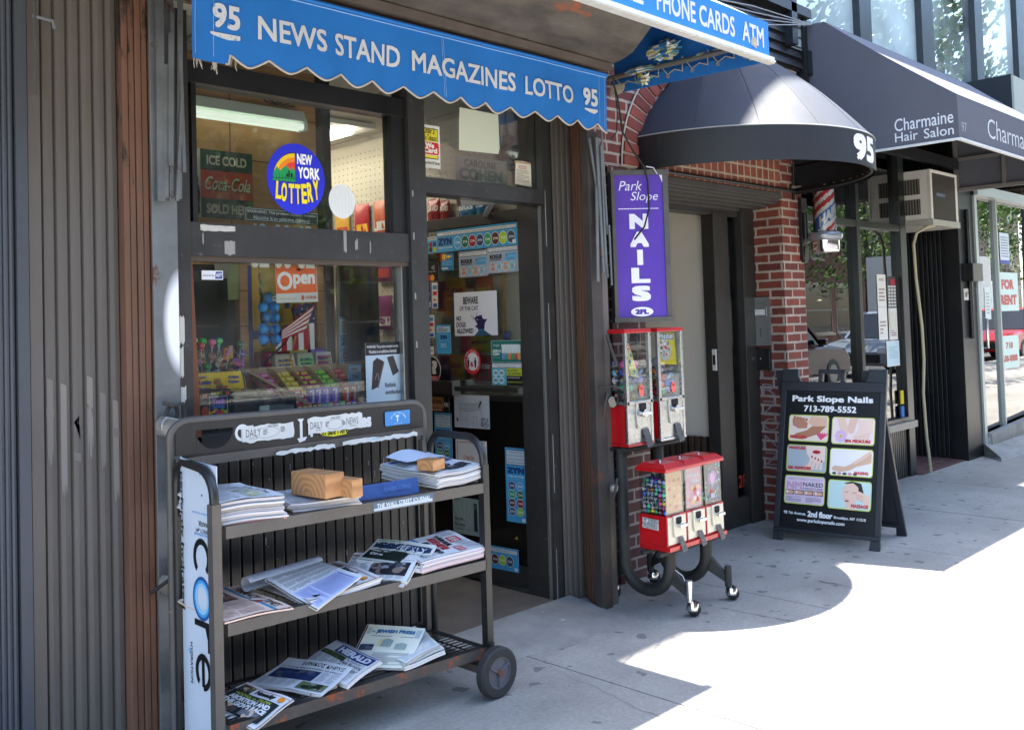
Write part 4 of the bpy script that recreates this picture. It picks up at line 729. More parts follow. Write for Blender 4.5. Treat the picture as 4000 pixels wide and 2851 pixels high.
def rogue(a, w, h):
    a.R(0, 0, w, h, '#a3abb8'); a.R(.004, h*.78, w-.008, h*.19, '#1a1d22'); a.R(.007, h*.80, w-.014, h*.15, '#cdd1d3'); a.T('WARNING: This product contains nicotine.', .016, h*.885, w-.035, h*.05, '#3d4246'); a.T('Nicotine is an addictive chemical.', .03, h*.82, w-.06, h*.05, '#3d4246')
    a.T('ROGUE', .016, h*.53, w*.40, h*.16, '#15171b', .05, sh=.05); a.R(.016, h*.475, w*.38, h*.03, '#15171b'); a.P([(w*.55, h*.42), (w*.95, h*.44), (w*.97, h*.73), (w*.60, h*.72)], '#6fb0d6'); a.T('5', w*.60, h*.58, .014, h*.11, '#24435c', .02); a.T('MORE POUCHES', w*.68, h*.64, w*.26, h*.05, '#24435c', .01); a.lines(w*.62, h*.46, w*.3, h*.09, 3, '#4a86aa', a.rnd)
    for i in range(4): x = w*(.17+.215*i); a.E(x, h*.23, .022, .026, '#d5dadc', 24); a.E(x, h*.23, .019, .023, ('#c77a6a', '#7fb4c2', '#c9925e', '#74b3be')[i], 24); a.R(x-.02, h*.20, .04, .012, '#e2e5e6'); a.T('ROGUE', x-.016, h*.205, .032, .010, '#22262a', .04)
dbill('pouch_poster', 'grey rectangular pouch poster left of a pair under the blue banner', 'poster', .518, 1.772, .229, .150, rogue); dbill('pouch_poster', 'grey rectangular pouch poster right of the pair, beside the door frame', 'poster', .287, 1.782, .229, .152, rogue)
def age(a, w, h): a.R(0, 0, w, h, '#2f7fb5'); a.P([(0, h*.6), (w*.45, h*.55), (w*.4, h), (0, h)], '#b23a3a'); a.P([(w*.1, h*.7), (w*.35, h*.62), (w*.4, h*.95), (w*.15, h)], '#e2c24a'); a.T('18+', w*.45, h*.72, w*.45, h*.18, '#f0d84a', .05); a.lines(.012, h*.28, w-.02, h*.34, 4, '#6fb7de', a.rnd); a.R(.008, .008, w*.5, h*.10, '#cfd6da')
dbill('age_sign', 'small blue eighteen plus card on the door glass below the banner', 'sign', .668, 1.82, .105, .10, age)
def tap(a, w, h):
    a.R(0, 0, w, h, '#131416')
    for k in range(4): a.curve([(w*.40+.007*k+.012*cos(radians(t)), h*.72+.012*(.5+.35*k)*sin(radians(t))) for t in range(-55, 56, 22)], .0022, '#d6d8da')
    a.T('Tap & go with', w*.06, h*.47, w*.72, h*.09, '#c6c8ca', .01); a.E(w*.36, h*.19, .017, .019, '#c9262c'); a.E(w*.53, h*.19, .017, .019, '#e29a2e')
dbill('payment_sticker', 'black tap to pay sticker with red and orange circles on the door', 'sticker', .804, 1.762, .114, .114, tap)
def smallb(a, w, h):
    a.R(0, 0, w, h, ZB['blue']); a.R(0, h*.78, w, h*.22, '#c9d0d2'); a.lines(.006, h*.82, w-.012, h*.14, 2, '#3a4146', a.rnd)
    for i in range(6): a.E(.02+.034*(i % 3), h*(.52-.30*(i//3)), .015, .016, TINS[i+1], 18)
dbill('pouch_card', 'narrow blue card of six coloured tins left of the banner', 'poster', .806, 1.932, .104, .098, smallb)
def dav(a, w, h): a.R(0, 0, w, h, '#8e2226'); a.T('DAVID', .004, h*.3, w-.008, h*.5, '#d8d4d0', .05)
def pay(a, w, h): a.RR(0, 0, w, h, .008, '#d9dbdc'); a.T('Pay', w*.25, h*.25, w*.6, h*.5, '#26282a', .01)
dbill('payment_label', 'small white pay label with rounded corners on the door edge', 'sticker', .80, 1.322, .05, .05, pay, base=None)
def cards(a, w, h):
    a.R(0, 0, w, h, '#cfd2d4'); n = max(3, int(h/.032))
    for i in range(n): c = ('#2b5aa6', '#d9dbdc', '#c9262c', '#3a8ac0', '#e2e2e0')[i % 5]; y = h*(.04+.93*i/n); a.R(w*.15, y, w*.7, h/n*.6, c); 
    for i in range(1, n, 3): a.E(w*.4, h*(.04+.93*i/n)+.009, .008, .008, '#c9262c', 14); a.E(w*.58, h*(.04+.93*i/n)+.009, .008, .008, '#e29a2e', 14)
dbill('card_sticker', 'tall white strip of bank card logos on the door beside the black bar', 'sticker', .752, 1.60, .049, .154, cards, group='payment stickers'); dbill('card_sticker', 'second white strip of bank card logos above the pay label', 'sticker', .797, 1.425, .058, .136, cards, group='payment stickers')
def bluep(a, w, h): a.R(0, 0, w, h, '#26347c'); a.T('pay', .003, h*.5, w*.8, h*.12, '#c9cee0', .01); a.R(.004, .008, w-.008, h*.2, '#d9dbdc'); a.T('VISA', .005, .014, w-.012, h*.11, '#26347c', .04)
dbill('payment_sticker', 'narrow dark blue card sticker on the latch edge of the door', 'sticker', .80, 1.60, .036, .155, bluep)
def cat_(a, w, h):
    a.R(0, 0, w, h, '#d9d9dc'); a.T('BEWARE', w*.22, h*.72, w*.35, h*.17, '#141416', .03); a.T('OF THE CAT', w*.13, h*.575, w*.44, h*.10, '#141416', .02)
    for i, (s, wd) in enumerate((('NO', .11), ('DOGS', .22), ('ALLOWED', .40))): a.T(s, w*.05, h*(.345-.145*i), w*wd, h*.115, '#1d1738', .035)
    K = '#241b45'; a.P([(w*.48, h*.40), (w*.53, h*.44), (w*.63, h*.46), (w*.66, h*.47), (w*.655, h*.42), (w*.69, h*.37), (w*.78, h*.37), (w*.72, h*.28), (w*.71, h*.20), (w*.70, h*.12), (w*.56, h*.12), (w*.55, h*.17), (w*.48, h*.21), (w*.55, h*.25), (w*.50, h*.34)], K)
    a.P([(w*.47, 0), (w*.58, h*.12), (w*.70, h*.12), (w*.87, h*.0)], '#28586e'); a.P([(w*.57, h*.12), (w*.70, h*.115), (w*.70, h*.14), (w*.57, h*.145)], '#3f7f9a'); a.line(w*.53, h*.36, w*.57, h*.37, .004, '#c9c6e2')
    for x, y in ((.40, .44), (.42, .38), (.40, .47)): a.line(w*.53, h*.36, w*x, h*y, .0018, '#3a3350')
    a.line(w*.52, h*.44, w*.545, h*.53, .0018, '#3a3350'); a.line(w*.53, h*.44, w*.56, h*.50, .0018, '#3a3350')
dbill('cat_poster', 'hand painted white beware of the cat poster on the door glass', 'poster', .568, 1.432, .34, .253, cat_)
def zcard(a, w, h): a.R(0, 0, w, h, ZB['blue']); a.R(.006, h*.74, w-.012, h*.2, '#b9cdd8'); a.lines(.012, h*.77, w-.03, h*.14, 3, '#4d6470', a.rnd); a.R(w*.22, h*.46, w*.58, h*.22, '#8ac4e4'); a.R(w*.235, h*.475, w*.55, h*.19, ZB['blue']); a.T('ZYN', w*.28, h*.5, w*.46, h*.14, ZB['navy'], .06); a.lines(w*.3, h*.22, w*.4, h*.14, 3, '#b9dcee', a.rnd)
dbill('pouch_card', 'square blue pouch card below the white cat poster', 'poster', .725, 1.328, .122, .172, zcard)
def social(a, w, h):
    a.E(0, 0, .066, .073, '#c1242e', 40); a.E(0, 0, .046, .052, '#dedfe0', 36)
    for i, ch in enumerate('PLEASE KEEP SOCIAL DISTANCE'):
        if ch == ' ': continue
        t = radians(215-i*9.6); a.T(ch, .0555*cos(t)-.004, .061*sin(t)-.004, .006, .009, '#e8e6e6', .02, rot=t-pi/2)
    a.T('6', -.011, -.03, .022, .032, '#c1242e', .03)
    for s in (-1, 1): a.E(.028*s, .018, .0055, .006, '#1b1b1d', 12); a.P([(.028*s-.009, .01), (.028*s+.009, .01), (.028*s+.007, -.012), (.028*s+.005, -.034), (.028*s-.005, -.034), (.028*s-.007, -.012)], '#1b1b1d')
m = MB(); a = Art(m, D(.431, 1.283, .0022), -DU, Zv); social(a, 0, 0); m.build('distance_sticker', label='round red and white social distance sticker on the door glass', cat='sticker')
def notid(a, w, h): a.E(0, 0, .085, .085, '#d0d0cf', 36); a.E(0, 0, .079, .079, '#1b1a1b', 36); a.T('GOT', -.07, .015, .065, .035, '#dcdcda', .04); a.T('ID', -.05, -.03, .04, .035, '#dcdcda', .04); a.T('?', .01, -.025, .045, .08, '#dcdcda', .06); a.P([(-.078, -.035), (.072, -.035), (.045, -.066), (0, -.08), (-.045, -.066)], '#b8332f'); a.lines(-.05, -.068, .1, .03, 3, '#d9a09a', a.rnd)
m = MB(); a = Art(m, D(.778, 1.232, .0022), -DU, Zv); a.rnd = random.Random(3); notid(a, 0, 0); m.build('age_sticker', label='round black got id sticker at the left edge of the door', cat='sticker')
def green(a, w, h):
    a.R(0, 0, w, h, '#cfd8d4'); a.R(.002, .002, w-.004, h-.004, '#1b6b62'); a.T('Wrigley', .01, h*.70, .05, h*.14, '#cfd8d4', .0, sh=.3); a.T('GREEN &', .010, h*.47, .062, h*.12, '#dfe6e2', .04); a.T('CLEAN', .010, h*.33, .05, h*.12, '#dfe6e2', .04); a.lines(.012, h*.2, .055, h*.08, 3, '#5fa096', a.rnd)
    for i, c in enumerate(('#6a87c2', '#3f9a86', '#d8743a', '#2f9a5c', '#cc4a4a', '#e0a04a')): x = .082+.0235*i; a.P([(x, h*.14), (x+.018, h*.14), (x+.021, h*.80), (x-.004, h*.84)], '#cfd8d8'); a.P([(x, h*.14), (x+.018, h*.14), (x+.019, h*.42), (x, h*.44)], c)
dbill('gum_poster', 'dark green poster of six coloured tubes low on the door glass', 'poster', .28, 1.278, .229, .124, green)
def nic(a, w, h):
    a.R(0, 0, w, h, '#15161a'); a.R(.003, h*.80, w-.006, h*.19, '#ccd0d2'); a.T('WARNING: This product contains nicotine.', .02, h*.90, w*.72, h*.06, '#3d4246'); a.T('Nicotine is an addictive chemical.', .04, h*.82, w*.6, h*.06, '#3d4246'); a.R(0, 0, .11, h*.78, '#5aa9b4'); a.R(.112, h*.44, w-.112, h*.34, '#b2bd3a'); a.T('NICOTINE', .118, h*.62, .075, h*.11, '#20241a', .03); a.T('ON DEMAND', .118, h*.48, .098, h*.11, '#20241a', .03); a.T('NICOTINE POUCHES', .118, h*.32, .09, h*.06, '#c9cdd0', .02); a.T('ROGUENICOTINE.COM', .116, h*.12, .11, h*.07, '#b2bd3a', .03)
    for i in range(4): x, y = .03+.045*(i % 2), h*(.56-.34*(i//2)); a.E(x, y, .021, .019, '#dadfe0', 22); a.E(x, y, .016, .014, '#8fb9c2', 20); a.T('ROGUE', x-.015, y-.004, .03, .009, '#2c3336', .04)
dbill('pouch_sign', 'black and lime nicotine on demand sign above the door bar', 'sign', .281, 1.152, .229, .122, nic)
def drawing(a, w, h):
    a.R(0, 0, w, h, '#b9bcc0'); k = '#4a4c52'; L = lambda x0, y0, x1, y1: a.line(w*x0, h*y0, w*x1, h*y1, .0016, k)
    for x in range(14): L(.16+.045*x, .57, .18+.044*x, .72)
    for q in ((.15, .56, .78, .56), (.15, .73, .78, .73), (.15, .56, .15, .73), (.78, .56, .78, .73), (.17, .1, .17, .56), (.78, .05, .78, .56), (.2, .3, .38, .3), (.2, .3, .2, .52), (.38, .3, .38, .52), (.2, .52, .38, .52), (.55, .05, .55, .36), (.66, .05, .66, .36), (.55, .36, .66, .36), (.22, .05, .22, .24), (.40, .05, .40, .24), (.22, .24, .4, .24), (.3, .5, .62, .52)): L(*q)
    a.P([(w*.76, h*.84), (w*.80, h*.80), (w*.70, h*.56), (w*.69, h*.54)], '#1d1e22'); a.E(w*.10, h*.24, .009, .012, k, 12); L(.1, .2, .1, .08)
    for i in range(30): a.R(w*(.80+.2*a.rnd.random())-.012, h*(.03+.28*a.rnd.random()), .012, .006, '#6d6f74')
dbill('shop_drawing', 'pencil drawing of the shop front taped below the door bar', 'drawing', .591, .90, .281, .19, drawing, base='#b9bcc0')
def ztall(a, w, h):
    a.R(0, 0, w, h, ZB['blue']); a.R(.006, h*.765, w-.012, h*.215, '#14222e'); a.R(.010, h*.775, w-.02, h*.195, '#b9c9d2')
    for i, s in enumerate(('WARNING: This', 'product contains', 'nicotine. Nicotine is', 'an addictive chemical.')): a.T(s, w*(.17-.02*i), h*(.93-.045*i), w*(.66+.05*i), h*.022, '#3a4650')
    a.T('ZYN', w*.09, h*.655, w*.82, h*.085, ZB['navy'], .08); a.T('TOBACCO-FREE', w*.1, h*.605, w*.8, h*.024, '#dfeaf0', .03); a.T('NICOTINE POUCHES', w*.1, h*.572, w*.8, h*.02, '#8cc4e2')
    for i, c in enumerate(('#2c4178', '#4aa6d6', '#2e9c66', '#1f6b45', '#4a2420', '#8c1f28', '#44546a', '#8fbe2c')): tin(a, w*(.30+.40*(i % 2)), h*(.49-.115*(i//2)), w*.185, c, h*.058)
    a.R(w-.035, .008, .024, .02, '#cfd8dc')
dbill('pouch_poster', 'tall narrow blue pouch poster alone on the black lower door panel', 'poster', .203, .397, .153, .409, ztall, hh=.0); dbill('pouch_poster', 'tall blue pouch poster partly hidden behind the cart end rail', 'poster', .765, .60, .147, .378, ztall, hh=.0)
def zlow(a, w, h):
    a.R(0, 0, w, h, ZB['blue']); a.R(.006, h*.73, w-.012, h*.22, '#14222e'); a.R(.009, h*.75, w-.018, h*.18, '#c4ced2'); a.T('WARNING: This product contains nicotine. Nicotine is an addictive chemical.', w*.05, h*.79, w*.84, h*.09, '#3a4650')
    for i, c in enumerate(TINS): tin(a, w-.455+i*.056, h*.43, .028, c, .031)
    a.R(w-.028, .006, .022, .018, '#cfd8dc')
dbill('pouch_banner', 'low blue pouch banner at the foot of the black door panel', 'poster', .68, .121, .555, .125, zlow, hh=.0)
def deliv(a, w, h):
    a.R(0, 0, w, h, '#cdcfcf'); 
    for r in ((.012, .012, w-.024, .004), (.012, h-.016, w-.024, .004), (.012, .012, .004, h-.024)): a.R(*r, '#b5473a')
    a.T('Order for', w*.25, h*.62, w*.35, h*.09, '#b5473a', .02); a.T('delivery', w*.14, h*.36, w*.7, h*.16, '#b5473a', .04); a.lines(w*.15, h*.15, w*.6, h*.12, 3, '#b07a72', a.rnd)
dbill('delivery_sign', 'white order for delivery card with red border behind the cart rail', 'sign', .591, .53, .25, .30, deliv, hh=.0)
def vape(a, w, h):
    a.R(0, 0, w, h, '#8fa19c')
    for k in range(6): a.line(w*.42, .012, w*(.0+.2*k), h*.9, .0016, '#c4cfcb')
    a.P([(w*.72, h*.12), (w*.84, h*.12), (w*.84, h*.88), (w*.72, h*.88)], '#1d2a2a'); a.R(w*.725, h*.72, w*.11, h*.12, '#3c5a52'); a.T('JUUL', .01, h*.9, .05, h*.06, '#33403d', .02); a.T('No ash.', .016, h*.37, w*.30, h*.085, '#22302d', .02); a.T('No mess.', .016, h*.22, w*.36, h*.085, '#22302d', .02); a.lines(.016, h*.12, w*.5, h*.04, 2, '#5f726c', a.rnd)
dbill('vape_poster', 'grey green no ash no mess poster low on the black door panel', 'poster', .628, .283, .236, .21, vape, hh=.0)
def zig(a, w, h): a.R(0, 0, w, h, '#1d1a18'); a.R(0, h*.1, w*.72, h*.9, '#a07850'); a.R(0, 0, w*.72, h*.25, '#7e2f26'); a.T('ZIG-ZAG', w*.06, h*.55, w*.58, h*.28, '#332418', .04); a.T('UNBLEACHED', w*.08, h*.06, w*.54, h*.12, '#cfc4b4', .03); a.T('PUSH', w*.76, h*.35, w*.2, h*.3, '#cfcfcb', .04)
dbill('rolling_paper_sticker', 'brown rolling paper sticker with a push label beside the door drawing', 'sticker', .80, .985, .165, .085, zig, hh=.0)
# ================================================================ shop goods on the peg wall
def snack(label, y0, y1, z0, z1, col, txt, tc, col2=None, x=3.772, group='snack bags on the peg wall'):
    """pillow bag hanging flat on the right wall, face towards -x"""
    ya, yb = max(y0, y1), min(y0, y1); w = ya-yb; h = z1-z0; m = MB()
    def f(u, v, hh=0): b = (max(0, sin(pi*min(1, max(0, u/w))))**.5)*(max(0, sin(pi*min(1, max(0, v/h))))**.6); return Vector((x-.016*b-hh-.003*noise.noise((u*22, v*22, z0*9)), ya-u, z0+v))
    m.grid(lambda u, v: f(u*w, v*h), 10, 12, mat('foil_'+col, col, .32, spec=.6))
    m.box(x, x+.004, yb, ya, z0, z1, MATS['foil_'+col])
    a = Art(m, (0, 0, 0), (0, -1, 0), (0, 0, 1), fn=lambda u, v, hh: f(u, v, hh+.001))
    if col2: a.R(w*.06, h*.12, w*.88, h*.26, col2)
    if txt: a.T(txt, w*.08, h*.48, w*.84, h*.24, tc, .04, sh=.1)
    m.build('snack_bag', label=label, cat='snack bag', group=group)
for t_ in (('red seed bag at the top left above the shop door leaf', 4.455, 4.345, 2.12, 2.27, '#8e1a22', 'DAVID', '#e6dfd8', '#5e1016'), ('second red seed bag just behind the first above the door leaf', 4.338, 4.255, 2.12, 2.25, '#7e1820', 'DAVID', '#d8d0c8'), ('blue seed bag above the open door leaf', 4.17, 4.03, 2.10, 2.245, '#2f7fb0', 'BIGS', '#dfe6ea', '#1d4f78'), ('second blue seed bag beside the first above the door leaf', 4.02, 3.945, 2.11, 2.24, '#2a74a4', '5', '#dfe6ea'), ('dark red bag at the right end above the door leaf', 3.93, 3.875, 2.13, 2.23, '#7e1820', None, '#fff'),
  ('red bag with silver label seen through the door glass top left', 4.492, 4.362, 1.86, 1.95, '#8e1a22', 'DAVID', '#d8d0c8', '#9aa0a2'), ('yellow sweet bag with red lettering behind the door glass', 4.311, 4.139, 1.56, 1.775, '#d9a520', 'SUGAR', '#b3221f', '#c08a18'), ('magenta sweet bag left of the yellow one', 4.40, 4.32, 1.58, 1.76, '#9c2f5e', None, '#fff', '#c23a3a'), ('brown chocolate bag behind the cat poster', 4.132, 4.045, 1.60, 1.75, '#3f2a20', 'M&M', '#d8c8a8'), ('orange chocolate bag above the cat poster', 4.044, 3.90, 1.60, 1.77, '#d8501a', "Reese's", '#e8c22a'),
  ('pink and yellow gummy bag below the cat poster', 4.20, 4.11, 1.32, 1.44, '#b23a5a', None, '#fff', '#8f2f4a'), ('lime gummy bag below the cat poster', 4.099, 3.94, 1.335, 1.43, '#7fa52a', 'gummi', '#3f2f6a', '#c8b82a'), ('purple sweet bag at the bottom left behind the door glass', 4.405, 4.294, 1.16, 1.31, '#5a2a6e', 'nerds', '#d8a8c8', '#7a3a3a'), ('yellow and pink fruit chew bag beside the purple one', 4.285, 4.17, 1.17, 1.32, '#d9a83a', 'Starburst', '#b3324a', '#c8567e'), ('red fruit sweet bag at the bottom behind the door glass', 4.156, 4.04, 1.17, 1.32, '#a81c26', 'Skittles', '#e6e0dc', '#8e1620'), ('second red fruit sweet bag right of the first', 4.03, 3.93, 1.17, 1.315, '#9c1a2c', 'Skittles', '#e6e0dc', '#c2563a'), ('small blue and yellow bag low near the door hinge', 3.823, 3.775, 1.40, 1.455, '#2f4f9a', None, '#fff', '#d0b030')):
    snack(t_[0], *t_[1:])
rn = random.Random(11)
k = 0
for iz in range(6):                                        # more stock further in
    for iy in range(6):
        y = 4.62+iy*.22; z = .55+iz*.31; c = rn.choice(('#a3222a', '#c7962a', '#2f5f9a', '#7a2f6a', '#b8501f', '#3f7a3a', '#8a2a30', '#4a2a22')); k += 1
        snack(('%s snack bag hanging deeper in the shop, row %s of the peg wall' % ({'#a3222a': 'red', '#c7962a': 'yellow', '#2f5f9a': 'blue', '#7a2f6a': 'purple', '#b8501f': 'orange', '#3f7a3a': 'green', '#8a2a30': 'wine red', '#4a2a22': 'brown'}[c], ('six', 'five', 'four', 'three', 'two', 'one')[iz])), y+.16, y, z, z+.22, c, None, '#fff', rn.choice(('#d8c8a0', '#b8402a', '#d0d0d0', '#e0b030')))
bm = thing('broom', 'yellow handled broom leaning on the peg wall behind the door', 'broom', (3.775, 3.83, .3)); m = MB(); m.cyl((3.772, 3.835, .5), (3.772, 3.815, 1.80), .010, pm('#c98a1e'), 10); m.build('handle', bm)
m = MB(); m.hexa([(3.75, 3.74, .3), (3.79, 3.74, .3), (3.79, 3.92, .3), (3.75, 3.92, .3)], [(3.765, 3.80, .5), (3.78, 3.80, .5), (3.78, 3.86, .5), (3.765, 3.86, .5)], pm('#b8963a', .9)); m.build('brush', bm)
# magazine shelf seen through the right hand panes
ms = thing('magazine_shelf', 'tall dark shelf of colourful packets inside the newsstand', 'shelf', (2.2, 6.2, 0)); m = MB(); m.box(1.3, 3.2, 6.25, 6.3, .0, 2.3, pm('#2a2420')); 
for z in (.35, .75, 1.15, 1.55, 1.95): m.box(1.3, 3.2, 5.95, 6.25, z, z+.02, pm('#4a3a30'))
m.build('frame', ms); m = MB()
for z in (.37, .77, 1.17, 1.57, 1.97):
    x = 1.32
    while x < 3.1: w = rn.uniform(.06, .13); h = rn.uniform(.18, .30); m.box(x, x+w, 6.0, 6.2, z, z+h, pm(rn.choice(('#a3222a', '#8a2a30', '#c7962a', '#2f5f9a', '#9a3a2a', '#b8b4aa', '#54202a', '#3a6a4a', '#d0762a')))); x += w+.006
o = m.build('packet', ms); o['kind'] = 'stuff'
# ================================================================ window display
df_ = thing('tube_light_fitting', 'white fluorescent fitting fixed across the wood panel in the window', 'light fitting', (2.08, 3.86, 2.44))
m = MB(); fw_ = pm('#cfd6d0', .4); m.hexa([(1.70, 3.80, 2.475), (2.49, 3.80, 2.475), (2.49, 3.898, 2.475), (1.70, 3.898, 2.475)], [(1.70, 3.83, 2.53), (2.49, 3.83, 2.53), (2.49, 3.898, 2.53), (1.70, 3.898, 2.53)], fw_); m.box(2.47, 2.485, 3.79, 3.86, 2.43, 2.478, fw_); m.build('housing', df_, bev=.003)
m = MB(); m.cyl((1.70, 3.815, 2.452), (2.472, 3.815, 2.452), .016, emat('soft_tube', '#e0ebdc', .16), 12); m.build('tube', df_)
m = MB(); m.cyl((1.70, 3.855, 2.452), (2.472, 3.855, 2.452), .016, MATS['soft_tube'], 12); m.build('tube', df_)
m = MB()
for k in range(4): m.tube([(2.30+.03*k, 3.895, 2.60), (2.31+.02*k, 3.87, 2.56+.01*(k % 2)), (2.36+.012*k, 3.86, 2.55), (2.38+.03*k, 3.88, 2.59-.01*k)], .0028, pm('#2b2a26'), 5)
m.build('wiring', label='tangle of dark wires on the wood panel above the light fitting', cat='wiring')
def coke(a, w, h):
    a.R(0, 0, w, h, '#cfcbb8'); x0 = .062; W_ = w-x0; a.R(x0, h*.70, W_, h*.30, '#33504a'); a.R(x0, h*.29, W_, h*.41, '#c4523e'); a.R(x0, 0, W_, h*.29, '#33504a')
    a.T('ICE COLD', x0+W_*.12, h*.78, W_*.76, h*.14, '#d9d2bd', .03); a.T('SOLD HERE', x0+W_*.10, h*.07, W_*.86, h*.14, '#d9d2bd', .03); a.T('Coca-Cola', x0+W_*.06, h*.40, W_*.88, h*.20, '#3a2a26', .035, sh=.25); a.h += .0003; a.T('Coca-Cola', x0+W_*.05, h*.41, W_*.88, h*.20, '#d9d2bd', .012, sh=.25)
    B = [(.030, .03), (.052, .06), (.050, .2), (.054, .34), (.047, .46), (.045, .56), (.038, .70), (.033, .80), (.034, .92), (.020, .92), (.02, .80), (.014, .70), (.007, .56), (.006, .46), (.0, .34), (.003, .2), (.001, .06), (.02, .03)]
    a.P([(x+.004, h*y) for x, y in B], '#2c3a30'); a.P([(.020, h*.1), (.027, h*.1), (.026, h*.34), (.019, h*.34)], '#6d7d70'); a.P([(.024, h*.62), (.029, h*.62), (.030, h*.86), (.026, h*.86)], '#7d8a7c'); a.T('Coca-Cola', .006, h*.47, .05, h*.06, '#c9c4b4', .01, sh=.2); a.lines(.004, .006, .05, h*.03, 1, '#9a6a4a', a.rnd)
bill('drink_sign', 'old red and green ice cold drink sign with a bottle on wood', 'sign', 1.93, 2.005, .318, .305, coke, y=3.893)
m = MB(); bl_, ye = pm('#24459a'), pm('#d9b23a'); m.box(2.22, 2.245, 3.915, 3.92, 1.10, 1.80, bl_); m.box(2.22, 2.57, 3.921, 3.928, 1.12, 1.80, ye); m.box(2.24, 2.48, 3.915, 3.92, 1.46, 1.50, bl_); m.box(2.42, 2.44, 3.912, 3.92, 1.46, 1.80, bl_); m.box(2.46, 2.50, 3.905, 3.915, 1.2, 1.62, pm('#7d2a22')); m.box(2.55, 2.572, 3.905, 3.912, 1.12, 1.62, pm('#7d3a26')); m.box(2.40, 2.45, 3.91, 3.914, 1.52, 1.60, pm('#c8a232')); m.box(2.25, 2.45, 3.912, 3.914, 1.12, 1.40, pm('#9a1f24')); m.box(2.26, 2.30, 3.91, 3.912, 1.15, 1.3, pm('#d9b23a')); m.build('game_box', label='yellow and blue boxed goods standing between the wooden posts', cat='box')
m = MB(); gp = pm('#a3a18f', .7)
m.slab([(1.86, 3.90, 1.44), (1.94, 3.90, 1.43), (1.945, 3.90, 1.60), (1.90, 3.90, 1.62), (1.87, 3.90, 1.60)], (0, .002, 0), pm('#7d7d72', .7)); m.build('torn_paper', label='torn grey paper hanging in the dark left part of window', cat='paper')
m = MB(); m.slab([(2.09, 3.85, 1.64), (2.14, 3.85, 1.64), (2.145, 3.85, 1.80), (2.085, 3.85, 1.80)], (0, .002, 0), pm('#8f9a6a', .7)); m.build('green_paper', label='pale green paper strip hanging at the left wooden post', cat='paper')
m = MB()
for k in range(7): m.add([(2.02+.012*k, 3.84, 1.80), (2.03+.012*k, 3.835, 1.80), (2.036+.008*k, 3.84, 1.735), (2.032+.008*k, 3.845, 1.735)], [(0, 1, 2, 3)], gp)
m.build('paper_fan', label='folded cream paper fan at the top of the lower window', cat='paper')
m = MB(); m.tube([(2.35, 3.75, 1.60), (2.36, 3.74, 1.52), (2.30, 3.73, 1.44), (2.20, 3.70, 1.38), (2.12, 3.66, 1.34)], .004, pm('#1b1b1b'), 6); m.build('power_cord', label='black cord drooping behind the candy trays', cat='cord')
# flag
fl = thing('hand_flag', 'small striped flag with stars on a wooden stick behind the candy', 'flag', (2.33, 3.72, 1.40)); RD, WH, NB = '#b82038', '#ece8e6', '#263260'
m = MB(); st_ = lambda pts, c, y=3.72: m.slab([(x, y, z) for x, z in pts], (0, .0012, 0), pm(c, .8))
for i in range(7):                                         # hanging half: upright stripes
    x0 = 2.25+.029*i; st_([(x0+.004*i*.3, 1.405), (x0+.029, 1.405), (x0+.029, 1.46+.012*i), (x0+.002, 1.45+.012*i)], RD if i % 2 else WH, 3.728+.0015*(i % 3))
st_([(2.39, 1.53), (2.453, 1.525), (2.455, 1.61), (2.41, 1.62), (2.345, 1.585)], NB, 3.7265)
for i in range(9):                                         # folded front half: curling stripes
    def sf(u, v, i=i):
        t = (i+v)/9; x = 2.27+.145*u+.03*t*u; z = 1.455+.125*t*(.35+.65*u)+.035*u*u+.012*sin(u*pi); return (x-.02*(1-t)*u, 3.712-.012*sin(u*3.2)-.006*t, z)
    m.grid(sf, 10, 1, pm(RD if i % 2 == 0 else WH, .8))
sa_ = Art(m, (0, 3.7262, 0), (1, 0, 0), (0, 0, 1))
for i in range(12):
    x = 2.372+.026*(i % 4)+.008*(i//4); z = 1.548+.022*(i//4); 
    if 2.36 < x < 2.45: sa_.P([(x+(.0065 if k % 2 == 0 else .0027)*sin(pi*k/5), z+(.0065 if k % 2 == 0 else .0027)*cos(pi*k/5)) for k in range(10)], '#d8d8da')
m.build('cloth', fl); m = MB(); m.cyl((2.305, 3.705, 1.36), (2.345, 3.715, 1.47), .0035, pm('#b58a50'), 6); m.build('stick', fl)
# bag of blue balls
bb = thing('ball_bag', 'clear bag of bright blue plastic balls hanging in the window', 'bag of balls', (2.203, 3.7, 1.43)); BB = mat('blue_ball', '#3a9cf0', .35)
for x, z in ((2.203, 1.644), (2.176, 1.602), (2.229, 1.603), (2.189, 1.556), (2.230, 1.555), (2.175, 1.507), (2.230, 1.505), (2.174, 1.459), (2.233, 1.457)):
    m = MB(); m.ball((x, 3.70, z), .0245, BB, 18, 12); m.build('ball', bb)
FILM = glass('clear_film', '#eef1f0', 1.35, rough=.12, dirt_haze=.10, dscale=30, boost=1.3); m = MB()
def bag(u, v): wv = .034+.012*v if v < .5 else .040+.02*(v-.5); return (2.203+(wv+.004*sin(v*40))*cos(2*pi*u), 3.70+.028*sin(2*pi*u)*(1 if v < .62 else 1-.9*(v-.62)/.38)+.003*noise.noise((u*9, v*30, 1)), 1.428+.37*v)
m.grid(bag, 28, 30, FILM); m.build('film', bb); m = MB(); m.slab([(2.206, 3.671, 1.628), (2.232, 3.671, 1.628), (2.232, 3.671, 1.648), (2.206, 3.671, 1.648)], (0, .001, 0), pm('#d8d8d6'))
for k in range(9): m.box(2.208+k*.0025, 2.209+k*.0025, 3.6702, 3.671, 1.632, 1.645, pm('#222222'))
m.build('barcode_label', bb)
